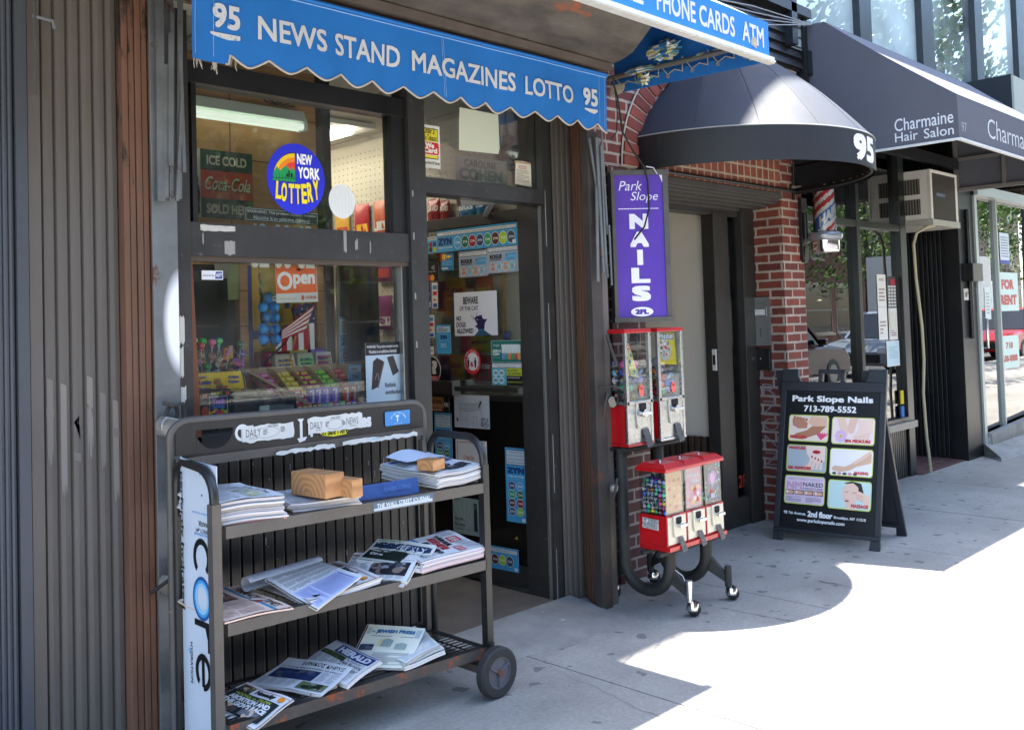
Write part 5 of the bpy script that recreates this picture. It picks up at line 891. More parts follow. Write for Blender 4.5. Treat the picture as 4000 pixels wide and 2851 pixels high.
# lollipops
rn = random.Random(4); lp = []
def lolly(x, y, z, c, r, name, lean):
    m = MB(); m.ball((x, y, z), r, mat('wrap_'+c, c, .25, spec=.7), 14, 9, 1, 1, .9); m.add([(x-r*.5, y, z-r*.6), (x+r*.5, y, z-r*.6), (x+r*.2, y-.004, z-r*1.5), (x-r*.2, y+.004, z-r*1.5)], [(0, 1, 2, 3)], MATS['wrap_'+c]); m.cyl((x, y, z-r*.8), (x+lean, y, z-r-.07), .0016, pm('#d8d6cf'), 6)
    a = Art(m, (0, 0, 0), (1, 0, 0), (0, 0, 1), fn=lambda u, v, h: Vector((x+(r+.0004)*sin(u/r), y-(r+.0004)*cos(u/r)*.97, z+v))); a.R(-r*.6, -r*.25, r*1.2, r*.45, '#dcdad6'); m.build('lollipop', label=name+' wrapped lollipop in the crowded cluster at the window edge', cat='lollipop', group='lollipops at the left of the window')
for (x, z, c, nm) in ((1.827, 1.468, '#dcdce4', 'silver grey'), (1.856, 1.445, '#e84a40', 'topmost red'), (1.882, 1.461, '#48d058', 'bright green'), (1.906, 1.457, '#f07aa8', 'rose pink'), (1.936, 1.462, '#5ad070', 'mint green'), (1.954, 1.461, '#48c0f0', 'sky blue'), (1.823, 1.433, '#8f6a8f', 'mauve'), (1.829, 1.405, '#ece8f0', 'pearl white'), (1.822, 1.370, '#b8b0ba', 'pale lilac'), (1.895, 1.358, '#4ac840', 'low green'), (1.933, 1.331, '#5ab8f0', 'low blue'), (1.835, 1.34, '#c8b8c0', 'blush white'), (1.815, 1.315, '#d0ccd2', 'lowest white'), (1.875, 1.378, '#a85a4a', 'brick red'), (1.86, 1.405, '#c89a86', 'peach'), (1.905, 1.40, '#b88a78', 'caramel'), (1.93, 1.385, '#c0a496', 'tan'), (1.95, 1.36, '#a86e5a', 'toffee brown'), (2.008, 1.372, '#2f6a4a', 'bottle green'), (2.034, 1.444, '#3a6a4a', 'tall dark green'), (2.046, 1.404, '#8040b0', 'purple'), (2.038, 1.359, '#9048b8', 'violet'), (2.044, 1.330, '#3f5a5a', 'teal'), (1.99, 1.34, '#7a4a6a', 'plum')):
    lolly(x, 3.66+rn.uniform(-.02, .03), z, c, rn.uniform(.0145, .0185), nm, rn.uniform(-.02, .02))
m = MB(); m.slab([(1.955, 3.655, 1.385), (1.972, 3.655, 1.38), (1.985, 3.655, 1.425), (1.965, 3.655, 1.435)], (0, .012, 0), pm('#d98a24', .3)); m.slab([(1.962, 3.654, 1.395), (1.974, 3.654, 1.393), (1.98, 3.654, 1.42), (1.966, 3.654, 1.425)], (0, -.0008, 0), pm('#b8342a', .3)); m.build('candy_bar', label='orange wrapped candy bar tilted among the lollipops', cat='candy')
m = MB(); m.box(1.985, 2.005, 3.66, 3.67, 1.385, 1.44, pm('#c09a5a')); m.build('wood_stick', label='flat wooden stick standing behind the lollipop cluster', cat='stick')
m = MB(); m.lathe([(.05, 1.085), (.075, 1.34)], (1.885, 3.68, 0), glass('jar_film', '#e6e0dc', 1.4, dirt_haze=.1, dscale=20), 24); m.build('candy_jar', label='clear tub holding the lollipop sticks', cat='tub')
fm = glass('wrapper_film', '#f4f0ee', 1.35, rough=.1, dirt_haze=.35, dscale=70, boost=1.3, dcol='#e0d8d4')
rn = random.Random(14); m = MB()
for k in range(46):
    p0 = Vector((rn.uniform(1.80, 2.04), rn.uniform(3.61, 3.66), rn.uniform(1.30, 1.42))); u = Vector((rn.gauss(0, 1), rn.gauss(0, .5), rn.gauss(0, 1))).normalized()*rn.uniform(.014, .028); w = Vector((rn.gauss(0, 1), rn.gauss(0, .6), rn.gauss(0, 1))).normalized()*rn.uniform(.010, .022)
    m.add([p0-u, p0-w*.6, p0+u, p0+w], [(0, 1, 2), (0, 2, 3)], fm if k % 3 else pm(rn.choice(('#c8607a', '#6ac878', '#b878d0', '#e0a078', '#d8d0d4')), .3))
m.build('wrapper', label='crumpled clear wrappers bunched round the lollipops', cat='wrapper', kind='stuff')
def cbox(name, label, cat, x0, x1, y0, y1, z0, z1, col, art=None, open_top=None, group=None, shade=None):
    m = MB(); p = pm(col, .4); m.box(x0, x1, y0, y1, z0, z1, p)
    if art: a = Art(m, (x0, y0, z0), (1, 0, 0), (0, 0, 1)); a.rnd = random.Random(label); art(a, x1-x0, z1-z0)
    if open_top: m.box(x0+.004, x1-.004, y0+.004, y1-.004, z1, z1+.001, pm(open_top))
    return m.build(name, label=label, cat=cat, group=group, bev=.0015)
def krabby(a, w, h):
    a.T('GIANT', w*.06, h*.72, w*.18, h*.16, '#5a4a8a', .04); a.T('Krabby', w*.04, h*.36, w*.30, h*.30, '#3f3f8c', .06); a.T('Patties', w*.05, h*.06, w*.28, h*.26, '#3f3f8c', .06)
    for x, y in ((.45, .62), (.50, .40)): a.E(w*x, h*y, .016, .008, '#c2702a', 20); a.E(w*x, h*y-.006, .017, .006, '#4a8a3a', 20); a.E(w*x, h*y-.011, .016, .006, '#a8481f', 20)
    a.T('Krabby', w*.70, h*.62, w*.24, h*.18, '#3f4a9c', .06); a.T('Patties', w*.70, h*.42, w*.24, h*.16, '#3f4a9c', .06); a.E(w*.62, h*.24, .012, .007, '#d0682a', 18); a.T('GUMMY CANDY', w*.64, h*.05, w*.3, h*.09, '#8a5a1a', .02)
cbox('candy_box', 'yellow gummy burger candy box behind the black one', 'candy box', 1.79, 1.99, 3.57, 3.64, 1.255, 1.335, '#f2c820', krabby)
m = MB(); m.slab([(1.95, 3.565, 1.27), (1.998, 3.56, 1.262), (1.99, 3.565, 1.32), (1.955, 3.57, 1.338)], (0, .012, 0), pm('#f2c820', .3)); m.build('candy_bag', label='loose yellow candy packet leaning on the yellow box', cat='candy')
def trolli(a, w, h):
    a.R(w*.28, h*.06, w*.62, h*.72, '#9aa0b0'); a.R(w*.31, h*.10, w*.56, h*.64, '#241a3c'); a.T('Trolli', w*.38, h*.50, w*.40, h*.20, '#a84ac8', .06); a.T('CRAWLERS', w*.36, h*.36, w*.42, h*.12, '#5a8ad8', .05)
    for i in range(16): c = ('#d8502a', '#e8b82a', '#4aa83a', '#d83a6a')[i % 4]; a.E(w*(.30+.62*a.rnd.random()), h*(.05+.26*a.rnd.random()), .009, .005, c, 10)
    a.T('24', w*.06, h*.74, w*.14, h*.16, '#e05a2a', .05); a.T('24', w*.80, h*.80, w*.14, h*.14, '#e05a2a', .05); a.T('SOUR BRITE', w*.32, h*.84, w*.36, h*.10, '#d8c82a', .03); a.E(w*.12, h*.3, .016, .02, '#c84a2a', 14)
cbox('candy_box', 'open black gummy worm candy box at the front left corner', 'candy box', 1.775, 1.905, 3.505, 3.565, 1.155, 1.27, '#16161a', trolli, '#2a2a30')
m = MB(); ac = glass('acrylic', '#f2f5f5', 1.45, dirt_haze=.06, boost=1.3); m.box(1.915, 2.205, 3.50, 3.503, 1.14, 1.222, ac); m.box(1.915, 2.205, 3.597, 3.60, 1.14, 1.245, ac); m.box(1.915, 1.918, 3.503, 3.597, 1.14, 1.235, ac); m.box(2.202, 2.205, 3.503, 3.597, 1.14, 1.235, ac); m.box(2.05, 2.053, 3.503, 3.597, 1.14, 1.225, ac); m.box(2.055, 2.20, 3.51, 3.59, 1.14, 1.18, pm('#b9bcc0')); m.box(2.03, 2.075, 3.498, 3.4995, 1.15, 1.19, pm('#cfd0c4')); m.build('acrylic_tray', label='clear acrylic tray in front of the candy display', cat='tray')
# stepped cardboard display
cd = thing('cardboard_display', 'stepped brown cardboard candy display filling the window shelf', 'display', (2.37, 3.7, 1.08)); CB = mat('cardboard', '#b5946e', .8, var=.08)
m = MB(); m.box(2.20, 2.70, 3.52, 3.88, 1.08, 1.14, CB); m.box(2.16, 2.68, 3.60, 3.88, 1.14, 1.18, CB); m.box(2.13, 2.66, 3.70, 3.88, 1.18, 1.25, CB); m.box(2.22, 2.62, 3.79, 3.88, 1.25, 1.32, CB)
m.hexa([(2.072, 3.68, 1.33), (2.085, 3.68, 1.333), (2.325, 3.53, 1.165), (2.31, 3.53, 1.155)], [(2.072, 3.86, 1.36), (2.085, 3.86, 1.363), (2.325, 3.70, 1.18), (2.31, 3.70, 1.17)], CB)
for x in (2.118, 2.222, 2.317, 2.411, 2.505): m.hexa([(x, 3.70, 1.325), (x+.003, 3.70, 1.325), (x+.032, 3.60, 1.215), (x+.029, 3.60, 1.215)], [(x, 3.78, 1.335), (x+.003, 3.78, 1.335), (x+.032, 3.62, 1.19), (x+.029, 3.62, 1.19)], CB)
m.box(2.12, 2.60, 3.765, 3.77, 1.25, 1.335, CB); m.box(2.60, 2.605, 3.6, 3.77, 1.2, 1.33, CB); m.build('tray', cd)
def pack(x, y, z, w, h, d, c, c2, label, txt=None, tilt=.6, cat='candy pack', grp=None, tc='#e8e6e2'):
    m = MB(); M = Matrix.Translation((x, y, z)) @ Matrix.Rotation(-tilt, 4, 'X'); m.T = M; m.box(0, w, 0, d, 0, h, pm(c, .35)); a = Art(m, (0, 0, 0), (1, 0, 0), (0, 0, 1))
    if c2: a.P([(w*.08, h*.2), (w*.92, h*.25), (w*.92, h*.8), (w*.08, h*.72)], c2)
    if txt: a.T(txt, w*.12, h*.32, w*.76, h*.36, tc, .05)
    return m.build('candy_pack', label=label, cat=cat, group=grp)
rn = random.Random(8)
for i, (x, c, c2, nm) in enumerate(((2.128, '#e83a96', '#f2a0cc', 'magenta'), (2.232, '#f7d020', '#fbe88a', 'golden yellow'), (2.325, '#d83a78', '#d8e03a', 'pink and lime'), (2.420, '#4fd040', '#b8ee4a', 'green'), (2.512, '#e0242e', '#f08a78', 'red'))):
    for r in range(5):
        for q in range(2):
            pack(x+.006*r+q*.041+rn.uniform(-.003, .003), 3.71-.026*r, 1.292-.021*r+rn.uniform(-.002, .002), .037, .024, .02, c, c2, '%s gum pack, %s from the top of its column in the stepped display' % (nm, ('first', 'second', 'third', 'fourth', 'fifth')[r]), None, .7, 'gum pack', 'gum packs in the stepped display')
for (x0, x1, z0, z1, c, c2, nm) in ((2.263, 2.364, 1.33, 1.40, '#e0407e', '#f6b8cc', 'pink'), (2.378, 2.476, 1.345, 1.406, '#e8d840', '#f6f2b0', 'pale yellow'), (2.490, 2.569, 1.345, 1.405, '#9a58c0', '#c8a0e0', 'lilac')):
    cbox('chew_box', '%s fruit chew box in the back row of candy' % nm, 'candy box', x0, x1, 3.82, 3.87, z0-.02, z1, c, lambda a, w, h: (a.R(w*.06, h*.45, w*.88, h*.45, c2), a.T('HI-CHEW', w*.16, h*.55, w*.7, h*.24, '#2a3a8a', .06)))
for (x0, x1, c, c2, nm) in ((2.27, 2.375, '#d89a2a', '#e6d2a0', 'orange'), (2.385, 2.475, '#6ac04a', '#c0e89a', 'apple green'), (2.485, 2.575, '#7ab85a', '#c84a5a', 'watermelon')):
    m = MB(); m.hexa([(x0, 3.765, 1.325), (x1, 3.765, 1.325), (x1, 3.80, 1.325), (x0, 3.80, 1.325)], [(x0+.004, 3.775, 1.39), (x1-.004, 3.775, 1.39), (x1-.004, 3.81, 1.39), (x0+.004, 3.81, 1.39)], pm('#d2d0c8')); a = Art(m, (x0, 3.763, 1.327), (1, 0, 0), (0, .15, 1)); W_ = x1-x0; a.R(.008, .003, W_-.016, .045, c2); a.R(.008, .024, W_-.016, .004, c); a.T('HI-CHEW', .014, .029, W_*.6, .011, '#2a3a8a', .05); a.T('HI-CHEW', .014, .008, W_*.6, .011, '#2a3a8a', .05); a.E(W_*.8, .03, .008, .007, c, 14); a.E(W_*.8, .012, .008, .007, c, 14); m.build('chew_box', label='open %s fruit chew box in the second row of candy' % nm, cat='candy box', bev=.001)
for i in range(4): pack(2.20+.006*i, 3.60-.018*i, 1.215-.018*i, .10, .022, .03, '#dc2430', '#f0d8d4', 'red sour candy pack sloping beside the acrylic tray, %s down' % ('first', 'second', 'third', 'fourth')[i], None, .5)
for x, c, c2, t_, nm in ((2.305, '#6a4ab0', '#d8d4e0', 'Grape', 'dark purple'), (2.338, '#8a5ad0', '#d8d4e0', 'Grape', 'violet'), (2.378, '#9a68dc', '#d8d4e0', 'Grape', 'middle violet'), (2.425, '#8f60d0', '#d8d4e0', 'Grape', 'right violet'), (2.487, '#d0242e', '#f0e4e0', 'Cherry', 'cherry red'), (2.527, '#a01c26', '#e0d4d0', 'Cherry', 'right cherry red')):
    m = MB(); m.box(x, x+.038, 3.555, 3.58, 1.165, 1.24, pm(c, .35)); a = Art(m, (x, 3.555, 1.165), (1, 0, 0), (0, 0, 1)); a.T(t_+'head', .030, .008, .06, .018, c2, .06, rot=pi/2); a.E(.008, .062, .005, .006, c2, 12); m.build('candy_box', label=nm+' fruit ball candy box upright in the front rows', cat='candy box', bev=.001)
def chews(a, w, h): a.R(0, 0, w, h*.45, '#2a3a8c'); a.T('Peanut Chews', w*.06, h*.40, w*.84, h*.26, '#d8d4cc', .05); a.T('25', w*.84, h*.80, w*.1, h*.14, '#2a2a20', .03); a.lines(w*.1, h*.12, w*.6, h*.12, 2, '#8a94c8', a.rnd)
cbox('candy_box', 'brown and blue peanut chew box at the front right', 'candy box', 2.624, 2.725, 3.55, 3.60, 1.16, 1.228, '#3f2620', chews, '#6a4a38'); cbox('candy_box', 'flat dark chocolate chew box behind the brown and blue box', 'candy box', 2.575, 2.66, 3.61, 3.66, 1.19, 1.238, '#2a1a18', lambda a, w, h: a.T('Peanut Chews', w*.1, h*.3, w*.8, h*.3, '#c9c4bc', .04), '#4a2a20')
cbox('candy_box', 'red and black candy box lying at the right of gum columns', 'candy box', 2.53, 2.64, 3.66, 3.72, 1.235, 1.262, '#2a1618', lambda a, w, h: (a.R(0, 0, w, h*.4, '#a8202a'), a.T('Peanut Chews', w*.08, h*.5, w*.8, h*.3, '#d0ccc4', .05)))
for i in range(9): c = ('#3a9aa0', '#c8a83a', '#c85a7a', '#5ad070', '#b8302a', '#8a5ac0', '#d88a2a', '#4a7ac8', '#7ab83a')[i]; pack(2.34+.031*i, 3.505, 1.145, .028, .032, .015, c, '#d0d0c8', '%s tiny sweet packet along the front shelf edge' % ('teal', 'mustard', 'rose', 'leaf green', 'scarlet', 'lavender', 'amber', 'cobalt', 'lime')[i], None, .2)
for i in range(5): pack(2.215+.025*i, 3.503, 1.15, .022, .03, .015, ('#a8342a', '#7a2a20', '#c8542a', '#5a2a22', '#b84a30')[i], '#d8c08a', '%s roll of sweets standing at the front of the shelf' % ('russet', 'maroon', 'coral', 'chocolate', 'rust')[i], None, .2)
def zstrip(a, w, h):
    a.R(0, 0, w, h, '#3a8ab8'); a.R(.004, h*.75, w-.008, h*.22, '#b9c9d2'); a.lines(.01, h*.78, w-.02, h*.16, 4, '#5a6a72', a.rnd, .35); a.T('ZYN', w*.1, h*.61, w*.8, h*.09, ZB['navy'], .07); a.T('TOBACCO-FREE', w*.1, h*.565, w*.8, h*.025, '#cfdde4', .02)
    for i in range(6): tin(a, w*(.28+.42*(i % 2)), h*(.47-.14*(i//2)), w*.2, ('#2c4178', '#4aa6d6', '#2e9c66', '#1f6b45', '#6a2420', '#8c1f28')[i])
bill('pouch_poster', 'blue pouch poster on the dark post behind the lower window', 'poster', 2.655, 1.20, .112, .355, zstrip, y=3.82); bill('pouch_card', 'small blue pouch card beside the pale vaping poster in the window', 'poster', 2.545, 1.20, .075, .13, zcard, y=3.60)
# ================================================================ newspaper cart
ct = thing('newspaper_cart', 'black metal newspaper cart with three shelves and rubber wheels', 'cart', (2.1, 3.05, 0))
CM = mat('cart_black', '#232322', .38, var=.25, vs=8, wear=('#5b5750', .16, 30), bump=.05, bs=40); CL = mat('cart_lip', '#56504a', .45, var=.22, vs=6, wear=('#7c766c', .18, 28)); CRUST = mat('cart_rusty_lip', '#4a433d', .6, var=.3, vs=8, wear=('#8a4526', .55, 9), bump=.2, bs=60)
CX0, CX1, CY0, CY1 = 1.50, 2.70, 2.87, 3.24
def tz(x, k=.022): return k*(2.1-x)/1.2
def shelf(z, name, lip, k):
    m = MB(); h = .040
    def P(x, y, dz): return (x, y, z+tz(x, k)+dz)
    m.hexa([P(CX0+.032, CY0-.004, -h), P(CX1-.012, CY0-.004, -h), P(CX1-.012, CY0, -h), P(CX0+.032, CY0, -h)], [P(CX0+.032, CY0-.004, 0), P(CX1-.012, CY0-.004, 0), P(CX1-.012, CY0, 0), P(CX0+.032, CY0, 0)], lip)
    for a, b, c, d in ((CX0+.032, CX1-.012, CY0, CY0+.035), (CX0+.032, CX1-.012, CY1-.03, CY1), (CX0+.032, CX0+.055, CY0+.035, CY1-.03), (CX1-.042, CX1-.012, CY0+.035, CY1-.03)):
        m.hexa([P(a, c, -.004), P(b, c, -.004), P(b, d, -.004), P(a, d, -.004)], [P(a, c, -.0005), P(b, c, -.0005), P(b, d, -.0005), P(a, d, -.0005)], CM)
    m.hexa([P(CX0+.032, CY1-.004, -h), P(CX1-.012, CY1-.004, -h), P(CX1-.012, CY1, -h), P(CX0+.032, CY1, -h)], [P(CX0+.032, CY1-.004, 0), P(CX1-.012, CY1-.004, 0), P(CX1-.012, CY1, 0), P(CX0+.032, CY1, 0)], CM)
    sh_ = m.build(name, ct); m = MB()
    for i in range(12): y = CY0+.03+i*.029; m.bar(P(CX0+.03, y, -.006), P(CX1-.03, y, -.006), .004, .004, CM)
    for i in range(9): x = CX0+.09+i*.128; m.bar(P(x, CY0+.02, -.011), P(x, CY1-.02, -.011), .006, .005, CM)
    m.build('grid', sh_); return sh_
s1 = shelf(.855, 'shelf', CL, .022); shelf(.542, 'shelf', CL, .022); shelf(.205, 'shelf', CRUST, .05)
for x, k in ((CX0, 0), (CX1, 0)):
    m = MB(); pts = [(x, CY0+.012, .14)]
    pts += [(x, CY0+.012, .93+tz(x))]
    for i in range(7): a = i/6*pi/2; pts.append((x, CY0+.012+.10*(1-cos(a)), .945+tz(x)+.095*sin(a)))
    for i in range(7): a = pi/2-i/6*pi/2; pts.append((x, CY1-.02-.07*(1-cos(a)), .955+tz(x)+.085*sin(a)))
    pts.append((x, CY1-.02, .12)); q0 = .035 if x < 2 else 0; pts = [(a+q0*max(0., min(1., (b-CY0-.10)/.2)), b, c) for a, b, c in pts]; m.tube(pts, .0155, CM, 10)
    m.box(x-.016, x+.016, CY0-.004, CY0+.03, .13, .93+tz(x), CL if x < 2 else CM); m.build('end_rail', ct)
m = MB(); hp = [(CX0+.02, CY1-.005, .05), (CX0+.02, CY1-.005, 1.12)]
for i in range(7): a = i/6*pi/2; hp.append((CX0+.02+.07*(1-cos(a)), CY1-.005, 1.125+.075*sin(a)*.8))
for i in range(7): a = pi/2-i/6*pi/2; hp.append((CX1-.02-.07*(1-cos(a)), CY1-.005, 1.107+.075*sin(a)*.8))
hp.append((CX1-.02, CY1-.005, .05)); m.tube(hp, .0145, CL, 10)
m.box(CX1-.042, CX1-.018, CY1-.02, CY1+.01, .05, 1.0, CL)
for x in (CX0+.02, CX1-.02): m.cyl((x, CY1, .0), (x, CY1, .05), .02, pm('#1a1a1a', .7), 12)
m.build('rear_frame', ct)
# header panel with a half round hand hole, old bills stuck on it
m = MB(); HPM = mat('header_panel', '#1d1e20', .4, var=.3, vs=6, wear=('#56555a', .14, 26)); y0, y1 = CY1-.018, CY1-.012
def hz(x): return tz(x)
def hs(pts): m.slab([(x, y0, z+hz(x)) for x, z in pts], (0, y1-y0, 0), HPM)
hx0, hx1, hzz, hr = 1.612, 1.758, 1.140, .073; cx_ = (hx0+hx1)/2
hs([(1.535, 1.055), (hx0, 1.055), (hx0, 1.175), (1.535, 1.155)]); hs([(hx0, hzz), (hx1, hzz), (hx1, 1.175), (hx0, 1.175)]); hs([(hx1, 1.055), (2.665, 1.055), (2.665, 1.155), (2.63, 1.175), (hx1, 1.175)])
arc = [(cx_-hr*cos(pi*i/14), hzz-hr*sin(pi*i/14)) for i in range(15)]; hs([(hx0, 1.055)]+arc[1:8]+[(cx_, 1.055)]); hs([(cx_, 1.055)]+arc[7:14]+[(hx1, 1.055)])
m.box(1.535, 2.665, y0-.004, y1+.004, 1.022, 1.055, CL)
a = Art(m, (0, y0, 0), (1, 0, 0), (0, 0, 1)); RNW = random.Random(2)
def torn(x0, z0, x1, z1, c, n=12, j=.006):
    p = [(x0+(x1-x0)*i/n, z0+RNW.uniform(-j, j)) for i in range(n+1)]+[(x1+RNW.uniform(-j, j), z0+(z1-z0)*i/4) for i in range(1, 4)]+[(x1-(x1-x0)*i/n, z1+RNW.uniform(-j, j)) for i in range(n+1)]; a.P(p, c)
OE = '#d6d6d4'
a.ring(1.795, 1.122, .030, .011, OE, 24, 1.05); a.R(1.782, 1.135, .06, .010, OE); a.R(1.790, 1.10, .012, .05, OE)
a.R(2.043, 1.075, .012, .075, OE); a.P([(2.033, 1.15), (2.062, 1.15), (2.055, 1.138), (2.04, 1.140)], OE); a.P([(2.030, 1.075), (2.075, 1.078), (2.066, 1.064), (2.04, 1.058)], OE)
a.T('es', 2.335, 1.086, .052, .042, OE, .05); a.T('Y', 2.075, 1.075, .04, .07, OE, .05)
a.P([(2.118, 1.10), (2.14, 1.075), (2.20, 1.066), (2.26, 1.07), (2.278, 1.10), (2.2, 1.125)], '#d8cf2a'); a.T('On Sale Here', 2.128, 1.073, .14, .03, '#2a2a18', .03)
WB = mat('old_white_bill', '#d2d1cb', .7, var=.06, vs=30)
torn(1.792, 1.083, 2.012, 1.143, WB, 14, .004); a.T('DAILY', 1.808, 1.103, .062, .028, '#3a3a40', -.004); a.T('SAT $1.50', 1.822, 1.092, .034, .008, '#55555a'); a.curve([(1.895+.05*cos(2*pi*t/20)*1.1, 1.113+.02*sin(2*pi*t/20)) for t in range(21)], .0014, '#8a8a8c'); a.T('DAILY NEWS', 1.90, 1.132, .045, .008, '#4a4a4e', .01); a.lines(1.88, 1.105, .02, .022, 4, '#6a6a6e', RNW); a.lines(1.955, 1.108, .02, .022, 4, '#6a6a6e', RNW)
torn(2.078, 1.086, 2.338, 1.150, WB, 16, .004); a.T('DAILY', 2.088, 1.105, .058, .027, '#3a3a40', -.004); a.T('NEWS', 2.260, 1.107, .058, .027, '#3a3a40', -.004); a.T('$1.00', 2.115, 1.095, .02, .007, '#55555a'); a.T('SUN $1.25', 2.275, 1.097, .034, .007, '#55555a'); a.T('DAILY NEWS', 2.185, 1.137, .045, .007, '#4a4a4e', .01); a.curve([(2.205+.04*cos(2*pi*t/20)*1.1, 1.115+.02*sin(2*pi*t/20)) for t in range(21)], .0014, '#8a8a8c'); a.lines(2.158, 1.108, .018, .02, 4, '#6a6a6e', RNW); a.lines(2.236, 1.108, .018, .02, 4, '#6a6a6e', RNW)
a.RR(2.455, 1.080, .134, .060, .006, '#4f8fc8'); a.T('T', 2.512, 1.094, .018, .028, '#e2eaf0', .05)
for i, ch in enumerate('The New York Times'): t = radians(160-i*8.2); a.T(ch, 2.521+.040*cos(t), 1.095+.034*sin(t), .004, .006, '#e2eaf0', .02) if ch != ' ' else None
a.T('Subscribe today', 2.498, 1.086, .045, .004, '#d5e2ee')
a.h += .0045; torn(2.232, 1.026, 2.62, 1.043, WB, 18, .004); a.E(2.385, 1.036, .007, .005, '#7fc4e0', 14); a.T('USA TODAY', 2.396, 1.033, .052, .008, '#9a9a98', .01); torn(1.926, 1.024, 2.198, 1.038, WB, 16, .005)
m.build('header_panel', ct)
# lettering strip on the top lip
m = MB(); a = Art(m, (0, CY0-.0045, 0), (1, 0, 0), (0, 0, 1), fn=lambda u, v, h: Vector((u, CY0-.0045-h, v+tz(u)))); wj = mat('worn_strip', '#b3bcc2', .6, wear=('#4a5a66', .3, 60)); a.P([(2.124, .818), (2.41, .818), (2.412, .85), (2.122, .85)], '#55687a'); a.P([(2.126, .820), (2.408, .820), (2.408, .832), (2.126, .829)], wj); a.T('THE WALL STREET JOURNAL', 2.14, .823, .258, .022, '#d3d8da', .02); m.build('lettered_strip', s1)
def wheel(x, y):
    m = MB(); tr = mat('tyre_rubber', '#2b2a29', .8, var=.2, vs=30); m.lathe([(.062, -.02), (.092, -.022), (.10, -.014), (.10, .014), (.092, .022), (.062, .02)], (x, y, .10), tr, 32, ax=1); w_ = m.build('wheel', ct)
    m = MB(); hb = mat('grey_hub', '#55555a', .5, var=.15, vs=30); m.lathe([(.001, -.012), (.055, -.012), (.056, -.018), (.064, -.018), (.064, .018), (.001, .012)], (x, y, .10), hb, 32, ax=1); m.lathe([(.001, -.026), (.012, -.026), (.014, -.012)], (x, y, .10), mat('bolt_brown', '#6d4a36', .5, metal=.4), 14, ax=1)
    for k in range(3): t = 2*pi*k/3+.5; m.bar((x+.012*cos(t), y-.015, .10+.012*sin(t)), (x+.056*cos(t), y-.015, .10+.056*sin(t)), .008, .012, hb, up=(0, 1, 0))
    m.build('hub', w_)
wheel(2.665, 2.800); wheel(2.665, 3.285)
m = MB(); m.box(2.63, 2.70, 2.82, 3.27, .085, .115, CRUST); m.box(2.675, 2.70, 2.845, 2.875, .10, .20, CM); m.build('axle', ct)
# printed board fixed to the cart's end
bd = thing('advert_board', 'tall white and blue water advert board tied to the cart end rail', 'advert board', (1.485, 3.05, 0))
def bx(y): t = max(0., (y-3.10)/.08); return 1.516+.003*sin((y-2.9)*10)+.014*t*t
m = MB(); BW = mat('board_white', '#d3d9e2', .4, var=.06, vs=4, wear=('#8fb6dc', .30, 5))
zt_ = lambda y: 1.060+.03*(y-2.9)
m.grid(lambda u, v: (bx(2.895+.29*u), 2.895+.29*u, .02+(zt_(2.895+.29*u)-.02)*v), 16, 8, BW)
m.grid(lambda u, v: (bx(2.895+.29*u)+.004, 2.895+.29*u, .02+(zt_(2.895+.29*u)-.02)*v), 16, 2, pm('#b9c4d2'))
m.grid(lambda u, v: (bx(2.895+.29*u)+.004*v, 2.895+.29*u, zt_(2.895+.29*u)), 16, 1, pm('#b9c4d2'))
m.grid(lambda u, v: (bx(2.895)+.004*u, 2.895, .02+1.04*v), 1, 1, pm('#b9c4d2'))
def rd(y, z, h=0): return Vector((bx(y)-.0008-h, y, z))
a = Art(m, (0, 0, 0), (0, -1, 0), (0, 0, 1), fn=lambda u, v, h: rd(v, u, h))   # u = height z, v = distance y
rdn = Art(m, (0, 0, 0), (0, -1, 0), (0, 0, 1), fn=lambda u, v, h: rd(3.4-v, 1.2-u, h+.0004))  # reads downwards
def DN(txt, z0, z1, ya, yb, c, bold=0., sh=0.): rdn.T(txt, 1.2-z0, 3.4-ya, z0-z1, ya-yb, c, bold, sh)
BKL = '#141619'
def arcs(z, r, w, t0, t1, c, sy=.9): 
    n = 26; p = [(1.2-z+q*cos(radians(t0+(t1-t0)*k/n)), .390+sy*q*sin(radians(t0+(t1-t0)*k/n))) for q in (r, r-w) for k in range(n+1)]
    rdn.put(p, [(k, k+1, n+2+k, n+1+k) for k in range(n)], c)
ZC = .390                                                  # letters centred at y = 3.4-.39 = 3.01
arcs(.746, .065, .021, 42, 318, BKL); arcs(.611, .073, .012, 0, 360, '#23599c'); arcs(.611, .062, .010, 0, 360, '#4aa3dc'); arcs(.611, .052, .012, 0, 360, '#9fd0ee')
rdn.h = .0008; rdn.R(1.2-.538, ZC-.056, .021, .112, BKL); rdn.P([(1.2-.517, ZC+.020), (1.2-.517, ZC+.052), (1.2-.470, ZC+.058), (1.2-.440, ZC+.058), (1.2-.440, ZC+.036), (1.2-.480, ZC+.036)], BKL)
arcs(.369, .061, .021, 0, 318, BKL); rdn.R(1.2-.420, ZC-.010, .10, .019, BKL)
DN('HYDRATION', .452, .316, 3.100, 3.083, '#30343a', .01); DN('perfectly hydrated', 1.02, .55, 3.176, 3.140, BKL, .02)
ud = Art(m, (0, 0, 0), (0, 1, 0), (0, 0, -1), fn=lambda u, v, h: rd(u, 1.2-v, h+.0006))       # upside down small print
for tx, y, z, w, h, c in (('PERFECT pH', 2.935, .846, .11, .016, '#2a2e34'), ('WATER', 2.955, .868, .07, .016, '#2a2e34'), ('nutrient enhanced', 2.935, .828, .12, .012, '#5a9ad0'), ('electrolytes & minerals', 2.94, .90, .13, .011, '#7ab0dc')): ud.T(tx, y, 1.2-z, w, h, c, .01)
